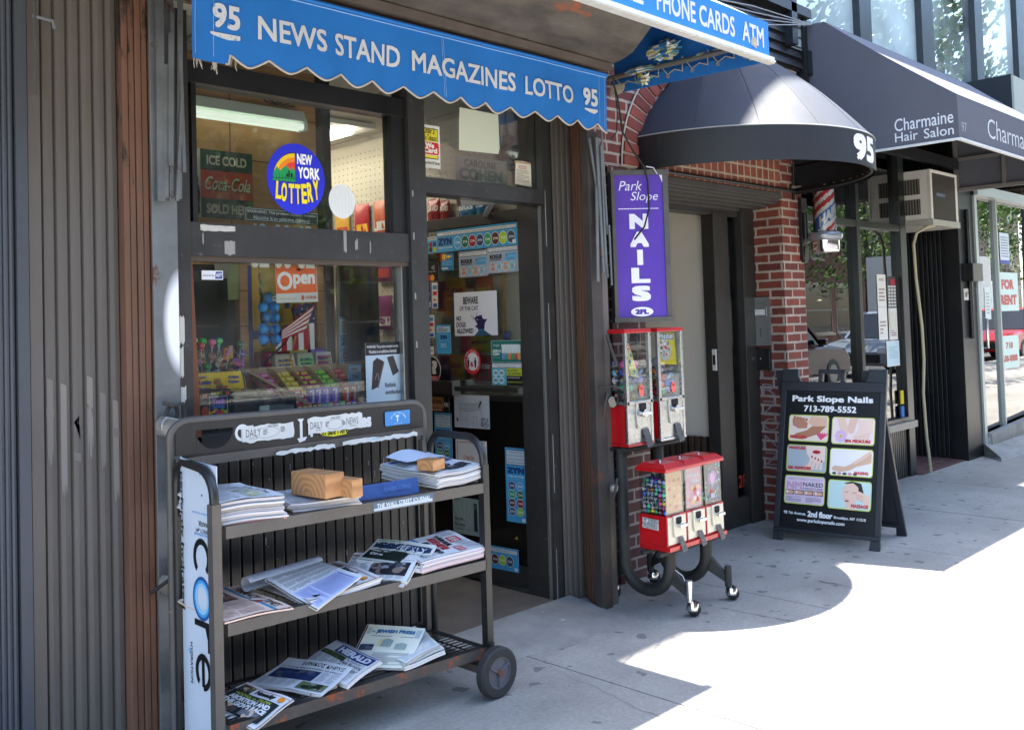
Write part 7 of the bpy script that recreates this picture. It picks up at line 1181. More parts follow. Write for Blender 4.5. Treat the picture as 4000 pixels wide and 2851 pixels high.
def machine_tall(x0, w, where, label, card, seed):
    x1 = x0+w; y0, y1, z0 = 3.10, 3.25, .828; t = thing('capsule_machine', label, 'vending machine', ((x0+x1)/2, 3.175, z0), group='capsule machines on the pipe stand')
    m = MB(); m.box(x0, x1, y0+.006, y1, z0+.016, 1.046, RED); m.box(x0-.003, x1+.003, y0-.006, y1, z0, z0+.016, CHR if x0 > 4.1 else RED); m.build('body', t, bev=.003)
    m = MB(); m.box(x0+.012, x1-.012, y0, y0+.006, z0+.016, 1.046, CHR); m.box(x0-.004, x1+.004, y0-.004, y1+.004, 1.046, 1.066, CHR)
    for a in (x0, x1-.020): m.box(a, a+.020, y0-.004, y0+.016, z0+.01, 1.425, CHR)
    for a in (x0, x1-.012): m.box(a, a+.012, y1-.012, y1, 1.066, 1.425, CHR)
    m.build('chrome_frame', t, bev=.002); mech(t, (x0+x1)/2+.012, .995, y0, 1.35, CHR)
    m = MB(); m.box(x0+.020, x1-.020, y0+.004, y0+.008, 1.066, 1.425, PLX); m.box(x0+.003, x0+.006, y0+.016, y1-.012, 1.066, 1.425, PLX); m.box(x1-.006, x1-.003, y0+.016, y1-.012, 1.066, 1.425, PLX); m.build('globe', t)
    m = MB(); m.hexa([(x0-.006, y0-.008, 1.425), (x1+.006, y0-.008, 1.425), (x1+.006, y1+.006, 1.425), (x0-.006, y1+.006, 1.425)], [(x0-.002, y0-.004, 1.447), (x1+.002, y0-.004, 1.447), (x1+.002, y1+.002, 1.447), (x0-.002, y1+.002, 1.447)], RED); m.build('lid', t, bev=.004)
    m = MB(); card(m, x0, x1, y0); m.build('display_card', t)
    m = MB(); a = Art(m, ((x0+x1)/2+.022, y0+.0035, 1.115), (1, 0, 0), (0, 0, 1)); a.E(0, 0, .021, .031, '#e0685a', 24); a.T('75¢', -.014, .004, .028, .015, '#8e1a1a', .04); m.build('price_sticker', t)
    fill(x0+.010, x1-.010, y0+.012, y1-.010, 1.068, 5, .0228, where, seed, ('#c8343a', '#2f62c8', '#d8b62a', '#2f9a62', '#d85a9a', '#8a8ec8', '#e07a3a', '#8fb0c8', '#b8a8a8'), .05)
def k1(m, x0, x1, y0):
    P = [(x0+.004, y0+.02, 1.375), (x0+.062, y0+.02, 1.37), (x0+.150, y0+.03, 1.185), (x0+.085, y0+.03, 1.195)]; m.slab(P, (0, .001, 0), pm('#cfc77a')); a = Art(m, P[3], Vector(P[2])-Vector(P[3]), Vector(P[0])-Vector(P[3])); rn = random.Random(3); a.R(.002, .165, .06, .03, '#c9584a'); a.T('Wild Things', .004, .172, .055, .016, '#e2dcc8', .03)
    for k in range(16): a.E(rn.uniform(.006, .058), rn.uniform(.012, .15), rn.uniform(.005, .010), rn.uniform(.006, .012), rn.choice(('#4a8ac0', '#6aa85a', '#d8a04a', '#c8c0a0', '#3a6a9a')), 12)
def k2(m, x0, x1, y0):
    P = [(x0+.012, y0+.02, 1.25), (x1-.030, y0+.02, 1.235), (x1-.048, y0+.02, 1.418), (x0-.0+.010, y0+.02, 1.42)]; m.slab(P, (0, .001, 0), pm('#cdb92e')); a = Art(m, P[0], Vector(P[1])-Vector(P[0]), (0, 0, 1)); rn = random.Random(6); a.E(.085, .08, .055, .062, '#b9b6ae', 28); a.R(.004, .140, .16, .030, '#3a6a9a'); a.T('PUFFS & STUFF', .006, .143, .155, .024, '#d8dce0', .06)
    for k in range(18): a.E(rn.uniform(.04, .13), rn.uniform(.03, .13), rn.uniform(.006, .012), rn.uniform(.005, .010), rn.choice(('#c9342a', '#8a8a90', '#6a5a4a', '#d8d4cc', '#4a4a50')), 12)
machine_tall(3.948, .224, 'tall capsule machine beside the gate post', 'tall red and chrome capsule machine beside the rusty gate post', k1, 41); machine_tall(4.235, .236, 'tall capsule machine nearer the doorway', 'tall red and chrome capsule machine nearer the brick doorway', k2, 42)
# ================================================================ nail salon sign
ns = thing('nail_sign', 'tall purple nail salon sign in a grey metal frame above capsule machines', 'sign', (4.19, 3.15, 1.48))
SO = Vector((4.07, 3.25, 1.48)); SU = Vector((.24, -.20, 0)).normalized(); SN = Vector((SU.y, -SU.x, 0)); SWD, SH = .312, .838; SGR = mat('sign_frame', '#55534f', .45, metal=.3, var=.2, vs=12)
def sbox(m, u0, u1, z0, z1, h0, h1, mt): m.hexa([SO+SU*u0+SN*h0+Zv*z0, SO+SU*u1+SN*h0+Zv*z0, SO+SU*u1+SN*h1+Zv*z0, SO+SU*u0+SN*h1+Zv*z0], [SO+SU*u0+SN*h0+Zv*z1, SO+SU*u1+SN*h0+Zv*z1, SO+SU*u1+SN*h1+Zv*z1, SO+SU*u0+SN*h1+Zv*z1], mt)
m = MB(); sbox(m, 0, SWD, 0, SH, -.10, -.004, SGR); sbox(m, -.004, .016, .028, SH-.028, -.004, .010, SGR); sbox(m, SWD-.026, SWD+.004, .028, SH-.028, -.004, .010, SGR); sbox(m, -.008, SWD+.010, SH-.028, SH, -.004, .014, SGR); sbox(m, -.008, SWD+.010, 0, .028, -.004, .014, SGR); m.build('frame', ns, bev=.002)
m = MB(); a = Art(m, SO, SU, Zv); a.h = .001; a.R(.016, .028, SWD-.042, SH-.056, mat('purple_face', '#563aa0', .3, var=.06, vs=4)); Wt = '#e2e0ea'
a.T('Park', .040, .725, .125, .052, Wt, -.006, sh=.25); a.T('Slope', .100, .655, .150, .062, Wt, -.006, sh=.25); a.R(.034, .622, .225, .004, Wt)
for i, ch in enumerate('NAILS'): wd = .105 if ch != 'I' else .032; a.T(ch, .146-wd/2, .512-i*.099, wd, .084, Wt, .06)
a.E(.146, .058, .062, .026, Wt, 30); a.T('2FL', .108, .044, .076, .028, '#4b2f8f', .07); a.P([(SWD-.045, SH-.03), (SWD-.028, SH-.03), (SWD-.028, SH-.075)], '#d2d0d8'); m.build('face', ns)
m = MB(); m.tube([(3.90, 3.08, 2.75), (3.96, 3.10, 2.68), (4.02, 3.12, 2.50), (4.10, 3.11, 2.40), (4.175, 3.10, 2.325), (4.20, 3.10, 2.25), (4.205, 3.10, 2.10), (4.17, 3.11, 2.0), (4.11, 3.135, 1.93)], .0055, pm('#1d1d20', .5), 6); m.tube([(3.93, 3.10, 2.78), (3.98, 3.12, 2.62), (3.97, 3.12, 2.5), (3.95, 3.14, 2.46)], .003, pm('#1d1d20', .5), 5); m.tube([(4.19, 3.10, 2.33), (4.23, 3.08, 2.325), (4.25, 3.07, 2.29)], .003, pm('#b9b8bc', .5), 5); m.build('loose_cable', label='black cable looping from the valance down over the purple sign', cat='cable')
# ================================================================ A-frame sign
af = thing('sidewalk_sign', 'black folding sidewalk sign with six nail and beauty pictures', 'sidewalk sign', (6.02, 2.98, 0)); AP = mat('black_plastic', '#22252b', .45, var=.12, vs=30, bump=.15, bs=220)
def leaf(BL, BR, TL, TR, name, front):
    BL, BR, TL, TR = map(Vector, (BL, BR, TL, TR)); Uv = (BR-BL).normalized(); Vv = (TL-BL).normalized(); n = Uv.cross(Vv).normalized(); W_ = (BR-BL).length; H_ = (TL-BL).length
    def q(u, v, h=0): return BL+Uv*u*W_+(TL-BL)*v+n*h
    def pl(m, pts, h0, h1, mt): m.hexa([q(u, v, h0) for u, v in pts], [q(u, v, h1) for u, v in pts], mt)
    m = MB(); t = .028
    pl(m, [(.0, 0), (.10, 0), (.10, .05), (.90, .05), (.90, 0), (1, 0), (1, .895), (0, .895)], -t, 0, AP) if 0 else None
    pl(m, [(0, 0), (.095, 0), (.085, .052), (0, .052)], -t, 0, AP); pl(m, [(.905, 0), (1, 0), (1, .052), (.915, .052)], -t, 0, AP); pl(m, [(0, .052), (1, .052), (1, .075), (0, .075)], -t, 0, AP); pl(m, [(0, .075), (.055, .075), (.055, .87), (0, .87)], -t, 0, AP); pl(m, [(.945, .075), (1, .075), (1, .87), (.945, .87)], -t, 0, AP); pl(m, [(0, .87), (1, .87), (1, .925), (0, .925)], -t, 0, AP)
    pl(m, [(0, .925), (.195, .925), (.165, .955), (.16, 1.0), (.0, 1.0)], -t, 0, AP); pl(m, [(.80, .925), (1, .925), (1, 1.0), (.83, 1.0), (.825, .955)], -t, 0, AP); pl(m, [(.055, .075), (.945, .075), (.945, .87), (.055, .87)], -t*.7, -.008, AP)
    if front:
        for u0, u1, v0, v1 in ((.365, .405, .925, .998), (.575, .615, .925, .998), (.365, .615, .975, .998)): pl(m, [(u0, v0), (u1, v0), (u1, v1), (u0, v1)], -t*1.2, .006, AP)
        for u in (.03, .97):
            for v in (.06, .90): m.lathe([(.012, 0), (.010, .004), (.001, .005)], q(u, v, .0), AP, 12, ax=0)
    fr_ = m.build(name, af, bev=.004); return q, n, Uv, Vv, W_, H_, fr_
q, n_, Uv, Vv, W_, H_, fr_ = leaf((5.734, 3.311, 0), (5.823, 2.620, 0), (5.941, 3.300, 1.125), (6.03, 2.655, 1.125), 'front_leaf', True)
leaf((6.353, 2.66, 0), (6.264, 3.35, 0), (6.055, 2.67, 1.115), (5.966, 3.32, 1.115), 'back_leaf', False)
m = MB(); a = Art(m, (0, 0, 0), (1, 0, 0), (0, 0, 1), fn=lambda u, v, h: q(u, v, h-.0075)); a.rnd = random.Random(9); m.hexa([q(.06, .08, -.0078), q(.94, .08, -.0078), q(.94, .865, -.0078), q(.06, .865, -.0078)], [q(.06, .08, -.0072), q(.94, .08, -.0072), q(.94, .865, -.0072), q(.06, .865, -.0072)], pm('#17181b', .35)); a.h = .0009
TW = '#e4e6e8'
a.T('Park Slope Nails', .115, .798, .77, .046, TW, .035); a.T('713-789-5552', .235, .750, .50, .036, TW, .03)
SK, SK2, SKD = '#dcb49a', '#e8c8b4', '#b07a5c'
def pic(u0, v0, u1, v1, bgc):
    w, h = u1-u0, v1-v0; a.RR(u0, v0, w, h, .022, '#b9c850'); a.RR(u0+.007, v0+.005, w-.014, h-.010, .018, bgc); return w, h
def pp(u0, v0, w, h, pts, c): a.P([(u0+w*x, v0+h*y) for x, y in pts], c)
def ee(u0, v0, w, h, x, y, rx, ry, c): a.E(u0+w*x, v0+h*y, w*rx, h*ry, c, 18)
L0, L1, R0, R1 = .095, .485, .515, .915
w, h = pic(L0, .575, L1, .730, '#e6d4c8')                   # pedicure
pp(L0, .575, w, h, [(.05, .12), (.35, .08), (.75, .30), (.95, .62), (.95, .85), (.70, .72), (.45, .42), (.2, .30)], SKD); pp(L0, .575, w, h, [(.08, .85), (.28, .92), (.48, .70), (.46, .50), (.25, .48), (.10, .60)], '#b8806a'); pp(L0, .575, w, h, [(.55, .95), (.95, .93), (.95, .60), (.62, .58), (.48, .72)], SK)
for k in range(5): ee(L0, .575, w, h, .14+.075*k, .90-.02*k, .035, .06, SKD)
for k in range(5): pp(L0, .575, w, h, [(.82, .08), (.70+.06*k, .30), (.74+.06*k, .38), (.78+.05*k, .28)], '#d8507a')
a.T('PEDICURE', L0+.02, .592, .16, .018, '#c8323a', .05)
w, h = pic(R0, .570, R1, .725, '#eedcda')                   # spa pedicure
pp(R0, .570, w, h, [(.12, .98), (.30, .98), (.42, .50), (.30, .10), (.16, .12), (.20, .50)], SK2); pp(R0, .570, w, h, [(.42, .98), (.62, .98), (.52, .45), (.45, .38), (.36, .55)], '#e4bfae'); pp(R0, .570, w, h, [(.62, .90), (.95, .95), (.95, .45), (.60, .22), (.48, .26), (.62, .55)], '#ecd0c2')
for k in range(4): pp(R0, .570, w, h, [(.55+.09*k, .30+.05*k), (.63+.09*k, .32+.05*k), (.60+.08*k, .08), (.55+.08*k, .10)], '#e8c6b6')
for k in range(8): ee(R0, .570, w, h, .22+.09*cos(k*.785), .30+.16*sin(k*.785), .05, .075, '#d8b8dc')
ee(R0, .570, w, h, .22, .30, .03, .05, '#d8b84a'); a.T('SPA PEDICURE', R0+.13, .582, .235, .018, '#c8323a', .05)
w, h = pic(L0, .400, L1, .555, '#a9b4bd')                   # manicure
pp(L0, .400, w, h, [(.48, .98), (.95, .98), (.95, .45), (.80, .30), (.62, .42), (.50, .70)], '#ecd3c6'); pp(L0, .400, w, h, [(.30, .05), (.55, .34), (.70, .30), (.62, .04)], '#e2c0ae'); ee(L0, .400, w, h, .74, .76, .10, .07, '#b81f34'); a.h += .0002; pp(L0, .400, w, h, [(.65, .77), (.74, .755), (.83, .77), (.74, .765)], '#8a1424')
for k in range(4): pp(L0, .400, w, h, [(.52+.10*k, .10), (.60+.10*k, .12), (.66+.08*k, .55-.05*k), (.60+.08*k, .60-.05*k)], '#ecd0c0'); ee(L0, .400, w, h, .635+.08*k, .58-.05*k, .02, .045, '#b81f44')
a.T('MANICURE', L0+.02, .528, .16, .017, '#c8323a', .05); a.T('GEL MANICURE', L0+.02, .413, .225, .018, '#c8323a', .05)
w, h = pic(R0, .392, R1, .548, '#f0ecea')                   # waxing
pp(R0, .392, w, h, [(.06, .28), (.06, .20), (.25, .14), (.48, .22), (.62, .36), (.96, .52), (.96, .86), (.80, .82), (.52, .46), (.36, .34), (.12, .36)], SK); pp(R0, .392, w, h, [(.50, .48), (.72, .72), (.92, .95), (.96, .90), (.80, .66), (.60, .46)], SK2)
for k in range(5): ee(R0, .392, w, h, .12+.12*k, .09, .05, .05, '#d890b0' if k % 2 else '#4a5a3a')
a.T('WAXING', R0+.23, .405, .13, .018, '#c8323a', .05)
w, h = pic(L0, .215, L1, .378, '#dcc8da')                   # naked manicure
a.T('NM', L0+.02, .300, .15, .042, '#d0a0bc', .05); a.T('NAKED', L0+.18, .318, .19, .024, '#4a4656', .02); a.T('MANICURE', L0+.18, .299, .19, .013, '#6a6272', .01); a.T('TREAT · CORRECT · PROTECT', L0+.03, .352, .33, .011, '#b0a0b4', .01)
for k in range(4): a.R(L0+.015+.092*k, .268, .085, .027, '#8a5a50'); a.E(L0+.06+.092*k, .281, .035, .010, '#dca890', 14); a.E(L0+.03+.092*k, .282, .013, .010, '#ecd8d0', 12)
a.lines(L0+.02, .228, .15, .03, 5, '#a898b0', a.rnd); a.lines(L0+.21, .228, .15, .03, 5, '#a898b0', a.rnd)
w, h = pic(R0, .208, R1, .370, '#c2dcd8')                   # massage
pp(R0, .208, w, h, [(.36, .90), (.55, .98), (.76, .92), (.82, .62), (.74, .40), (.66, .80)], '#33302e'); pp(R0, .208, w, h, [(.35, .70), (.42, .88), (.58, .92), (.70, .78), (.70, .45), (.62, .18), (.66, .02), (.42, .02), (.44, .20), (.36, .36), (.33, .52)], '#e8c6b4'); pp(R0, .208, w, h, [(.38, .62), (.48, .60), (.48, .585), (.39, .605)], '#4a2e28'); pp(R0, .208, w, h, [(.56, .60), (.66, .61), (.66, .595), (.57, .585)], '#4a2e28'); ee(R0, .208, w, h, .45, .30, .055, .03, '#b84a58'); pp(R0, .208, w, h, [(.66, .60), (.72, .66), (.96, .50), (.96, .10), (.84, .24), (.70, .46)], SK2)
for k in range(3): pp(R0, .208, w, h, [(.66, .56-.07*k), (.82, .50-.08*k), (.82, .46-.08*k), (.67, .52-.07*k)], '#dcb09a')
a.T('MASSAGE', R0+.22, .222, .155, .020, '#c8323a', .05)
a.T('95 7th Avenue,', .105, .152, .215, .020, TW, .03); a.T('2nd floor', .335, .148, .235, .034, TW, .05); a.T('Brooklyn, NY 11215', .585, .148, .29, .020, TW, .03); a.T('www.parkslopenails.com', .235, .112, .45, .026, TW, .03)
m.build('poster', fr_)
# ================================================================ doorway fittings
ic = thing('intercom_panel', 'steel intercom panel with buttons on the brick doorway jamb', 'intercom', (6.235, 3.62, 1.27)); IM = mat('brushed_steel', '#9a9b9a', .35, metal=.7, var=.06, vs=40)
m = MB(); m.box(6.225, 6.252, 3.548, 3.692, 1.275, 1.63, IM); a = Art(m, (6.225, 3.692, 1.275), (0, -1, 0), (0, 0, 1)); a.T('95 7th Avenue', .035, .305, .07, .012, '#6a6a68'); m.build('plate', ic, bev=.003)
m = MB(); m.box(6.219, 6.225, 3.568, 3.678, 1.485, 1.560, IM); m.box(6.2175, 6.219, 3.578, 3.668, 1.500, 1.540, pm('#d0d2d2', .3)); m.build('name_card', ic)
for k in range(4): m = MB(); m.cyl((6.226, 3.622, 1.395-.016*k), (6.220, 3.622, 1.395-.016*k), .0045, pm('#2a2a2a'), 10); m.build('button', ic)
m = MB(); m.box(6.222, 6.252, 3.555, 3.685, 1.095, 1.252, BLK2); m.cyl((6.223, 3.63, 1.18), (6.218, 3.63, 1.18), .007, MATS['chrome'], 10); m.build('lock_box', label='black metal key box under the steel intercom panel', cat='box', bev=.003)
m = MB(); gf = mat('graffiti_paint', '#8a8486', .8, wear=('#5a3a36', .35, 30)); a = Art(m, (6.2485, 3.68, .35), (0, -1, 0), (0, 0, 1))
for i, ch in enumerate('DRZONZ'): a.T(ch, .04, .68-.125*i, .12, .09, gf, -.014)
m.build('graffiti', label='faded grey vertical graffiti on the lower brick doorway jamb', cat='graffiti')
bp = thing('barber_pole', 'red white and blue striped barber pole lettered hair on a black bracket', 'barber pole', (6.53, 3.27, 1.93)); px, py = 6.56, 3.255
m = MB(); HW_, HB, HR = pm('#d5d3d0', .3), pm('#2f5fa8', .3), pm('#b3242c', .3); R_p = .074; N_ = 48
for i in range(64):
    for j in range(N_):
        t = 2*pi*(j+.5)/N_; d_ = ((t+2.20+pi) % (2*pi))-pi; z0 = 2.10+.62*i/64; z1 = 2.10+.62*(i+1)/64; s_ = ((z0-2.10)-.75*R_p*d_) % .34
        mt_ = HB if .065 < s_ < .165 else (HR if s_ < .025 or .20 < s_ < .24 or .275 < s_ < .315 else HW_); a0 = 2*pi*j/N_; a1 = 2*pi*(j+1)/N_
        m.add([(px+R_p*cos(a0), py+R_p*sin(a0), z0), (px+R_p*cos(a1), py+R_p*sin(a1), z0), (px+R_p*cos(a1), py+R_p*sin(a1), z1), (px+R_p*cos(a0), py+R_p*sin(a0), z1)], [(0, 1, 2, 3)], mt_, True)
def pf(u, v, h): t = -2.20+u/R_p; return Vector((px+(R_p+.0006+h)*cos(t), py+(R_p+.0006+h)*sin(t), v+2.175+u*.75))
a = Art(m, (0, 0, 0), (1, 0, 0), (0, 0, 1), fn=pf); a.T('HAIR', -.072, .0, .146, .080, HW_, .05); m.build('striped_cylinder', bp)
m = MB(); m.lathe([(.081, 2.09), (.081, 2.74)], (px, py, 0), glass('pole_glass', '#f4f6f6', 1.45), 40); m.build('glass', bp)
m = MB(); m.lathe([(.085, 2.095), (.118, 2.085), (.124, 2.07), (.122, 2.055), (.118, 2.04), (.100, 2.03)], (px, py, 0), mat('grey_rim', '#8a8d94', .3, metal=.6), 40); m.lathe([(.100, 2.03), (.100, 1.965), (.092, 1.945), (.001, 1.94)], (px, py, 0), MATS['chrome'], 40); m.lathe([(.085, 2.74), (.118, 2.75), (.1, 2.83), (.001, 2.86)], (px, py, 0), MATS['chrome'], 32); m.build('cap', bp)
m = MB(); m.box(6.50, 6.59, 3.405, 3.45, 1.90, 2.36, BLK2); m.hexa([(6.52, 3.405, 1.88), (6.57, 3.405, 1.88), (6.57, 3.43, 1.88), (6.52, 3.43, 1.88)], [(6.515, 3.39, 2.0), (6.575, 3.39, 2.0), (6.575, 3.43, 2.0), (6.515, 3.43, 2.0)], BLK2); m.bar((6.545, 3.41, 2.035), (6.54, 3.36, 2.045), .04, .03, MATS['grey_rim']); m.cyl((6.545, 3.40, 2.25), (6.545, 3.40, 2.05), .02, BLK2, 10); m.tube([(6.57, 3.40, 2.30), (6.585, 3.33, 2.22), (6.58, 3.36, 2.08)], .006, BLK2, 6); m.build('bracket', bp, bev=.002)
m = MB(); m.tube([(6.40, 3.40, 2.43), (6.46, 3.36, 2.44), (6.50, 3.40, 2.44)], .008, pm('#77706a', .5), 6); m.lathe([(.018, 0), (.016, .02), (.005, .03)], (6.40, 3.41, 2.42), pm('#77706a', .5), 10); m.build('wall_hook', label='small metal hook bolt where the lintel meets the brick pier', cat='hook')
# ================================================================ air conditioner and salon front
ac_ = thing('air_conditioner', 'boxy cream window air conditioner jutting out over the salon entrance', 'air conditioner', (9.02, 3.45, 2.28)); AW = mat('ac_enamel', '#d0cdc6', .4, var=.06, vs=10, wear=('#8f8a80', .12, 16))
ax0, ax1, ay0, ay1, az0, az1 = 8.75, 9.39, 3.309, 3.80, 2.32, 2.775
m = MB(); m.box(ax0, ax1, ay0+.02, ay1, az0, az1, AW); m.box(ax0-.006, ax1+.006, ay0, ay0+.02, az1-.03, az1, AW); m.box(ax0-.006, ax0+.035, ay0, ay0+.02, az0, az1-.03, AW); m.box(ax1-.05, ax1+.006, ay0, ay0+.02, az0, az1-.03, AW); m.build('case', ac_, bev=.004)
m = MB(); m.box(ax0-.012, ax1+.012, ay0-.012, ay1, az0-.055, az0, mat('tray_metal', '#a7a59d', .5, metal=.3, var=.15, vs=14)); m.build('drip_tray', ac_, bev=.003)
m = MB(); gm = mat('coil_grille', '#5d5a55', .5, metal=.4); m.box(ax0+.035, ax1-.05, ay0+.012, ay0+.02, az0, az1-.03, pm('#3a3835'))
for k in range(26): z = az0+.01+k*.0160; m.box(ax0+.035, ax1-.05, ay0+.004, ay0+.012, z, z+.008, gm)
for k in range(30): x = ax0+.04+k*.0187; m.box(x, x+.006, ay0+.001, ay0+.004, az0, az1-.03, gm)
a = Art(m, (ax0+.10, ay0, az0+.21), (1, 0, 0), (0, 0, 1)); a.R(0, 0, .24, .045, '#2c3140'); a.T('FRIEDRICH', .03, .010, .19, .024, '#8f96a4', .02); m.build('grille', ac_)
m = MB()
for z0, z1 in ((az0+.05, az0+.19), (az0+.235, az0+.375)):
    m.box(ax0-.002, ax0, ay0+.10, ay1-.02, z0, z1, pm('#2b2a28'))
    for k in range(11): y = ay0+.105+k*.026; m.box(ax0-.006, ax0-.002, y, y+.012, z0, z1, pm('#6a675f'))
m.build('side_louvre', ac_)
m = MB(); m.tube([(8.82, 3.32, 2.262), (8.74, 3.36, 2.25), (8.685, 3.43, 2.20), (8.68, 3.46, 2.10), (8.70, 3.46, 1.8), (8.76, 3.45, 1.35), (8.77, 3.45, 1.05), (8.72, 3.45, .75), (8.75, 3.45, .35), (8.79, 3.44, .03)], .014, mat('pale_hose', '#a59c80', .6), 8); m.build('drain_hose', label='pale drain hose hanging from the air conditioner down the salon post', cat='hose')
st2 = thing('string_lights', 'string of tiny lit bulbs along the left salon pane edge', 'string lights', (7.57, 3.56, .9), group='string lights in the salon window'); BU = emat('tiny_bulb', '#fff6e0', 5)
def bulbs(par, x0, z0, x1, z1, n):
    m = MB(); m.tube([(x0, 3.63, z0), (x1, 3.63, z1)], .003, pm('#d8d6d0'), 5); m.build('wire', par); m = MB()
    for k in range(n): t = (k+.5)/n; m.ball((x0+(x1-x0)*t, 3.622, z0+(z1-z0)*t), .0085, BU, 8, 6)
    o = m.build('bulb', par); o['kind'] = 'stuff'
bulbs(st2, 7.56, 2.16, 7.60, .56, 24)
st3 = thing('string_lights', 'string of tiny lit bulbs behind the papers on the right salon pane', 'string lights', (8.46, 3.56, .9), group='string lights in the salon window'); bulbs(st3, 8.45, 2.12, 8.50, .56, 24)
def note(name, label, x0, z0, x1, z1, draw, base='#d6d6d0', y=3.5955, cat='paper'):
    m = MB(); m.box(x0, x1, y, y+.001, z0, z1, pm(base)); a = Art(m, (x0, y, z0), (1, 0, 0), (0, 0, 1)); a.rnd = random.Random(label); draw(a, x1-x0, z1-z0); return m.build(name, label=label, cat=cat)
def n1(a, w, h):
    a.T('NOTICE', w*.25, h*.90, w*.5, h*.04, '#6a5a5a', .02)
    for k in range(2): a.lines(w*.15, h*(.58-.5*k), w*.7, h*.22, 4, '#a08a88', a.rnd, .5)
    a.R(0, h*.5, w, .003, '#9a9a98')
note('notice', 'tall white printed notice left on the right salon pane', 8.18, 1.247, 8.36, 1.826, n1)
def n2(a, w, h):
    a.R(0, h*.5, w, h*.5, '#3a3a3c'); a.R(w*.4, h*.86, w*.5, h*.10, '#a82a3a')
    for i in range(3):
        for j in range(7): a.R(w*(.06+.31*i), h*(.52+.05*j), w*.26, h*.035, '#c4c4c0')
    a.R(w*.1, h*.05, w*.8, h*.4, '#cdcabf'); a.lines(w*.2, h*.06, w*.6, h*.1, 3, '#8a6a80', a.rnd)
note('price_list', 'price list with dark grid beside the tall notice on the salon pane', 8.392, 1.24, 8.572, 1.812, n2)
note('certificate', 'pale blue certificate low on the right salon pane', 8.32, 1.005, 8.59, 1.232, lambda a, w, h: (a.R(.006, .006, w-.012, h-.012, '#b9cfd6'), a.lines(w*.15, h*.3, w*.7, h*.5, 6, '#8aa2ac', a.rnd, .35)))
m = MB(); m.box(8.52, 8.58, 3.57, 3.58, .66, .78, pm('#c9b32a')); m.box(8.52, 8.58, 3.57, 3.58, .54, .64, pm('#3a6ab0')); m.build('card_stickers', label='yellow and blue stickers at the foot of the salon pane', cat='sticker')
eb = thing('meter_box', 'black electrical box on the black column beside the entry gate', 'electrical box', (9.72, 3.5, 1.75)); m = MB(); m.box(9.86, 10.14, 3.36, 3.46, 1.77, 1.95, BLK2); m.cyl((10.0, 3.44, 1.77), (10.0, 3.44, 1.2), .02, BLK2, 10); m.cyl((10.0, 3.44, 1.95), (10.0, 3.44, 2.5), .02, BLK2, 10); m.build('box_body', eb, bev=.006)
m = MB(); m.box(9.86, 10.02, 3.455, 3.459, 1.585, 1.70, pm('#c4c2ba')); a = Art(m, (9.86, 3.455, 1.585), (1, 0, 0), (0, 0, 1)); a.R(.03, .03, .05, .05, '#6a5a58'); a.R(.09, .06, .04, .03, '#8a807a'); m.build('outlet_plate', label='pale square outlet plate below the black electrical box', cat='outlet')
def fr1(a, w, h): a.T('FOR', w*.2, h*.56, w*.58, h*.26, '#b8605a', .06); a.T('RENT', w*.1, h*.16, w*.8, h*.26, '#b8605a', .06)
note('rent_sign', 'pale green for rent sign in the vacant shop window', 10.95, 1.46, 11.64, 1.885, fr1, '#c2d6cc', 3.492, 'sign')
def fr2(a, w, h): a.T('718', w*.32, h*.60, w*.36, h*.2, '#b06a64', .05); a.T('638-8888', w*.12, h*.20, w*.78, h*.2, '#b06a64', .05)
note('phone_sign', 'pale green phone number sign below the for rent sign', 10.93, .835, 11.57, 1.19, fr2, '#c2d6cc', 3.492, 'sign')
note('window_card', 'small white card on the vacant shop glass left of the sign', 10.55, 1.38, 10.72, 1.72, lambda a, w, h: a.lines(w*.2, h*.15, w*.6, h*.7, 7, '#9aa29e', a.rnd), '#c9d2cc', 3.492); note('permit_paper', 'white permit paper with blue foot high in the vacant shop glass', 11.1, 1.98, 11.4, 2.32, lambda a, w, h: (a.R(0, 0, w, h*.12, '#4a5a9a'), a.lines(w*.1, h*.2, w*.8, h*.7, 8, '#8a929a', a.rnd)), '#c9d0d4', 3.492)
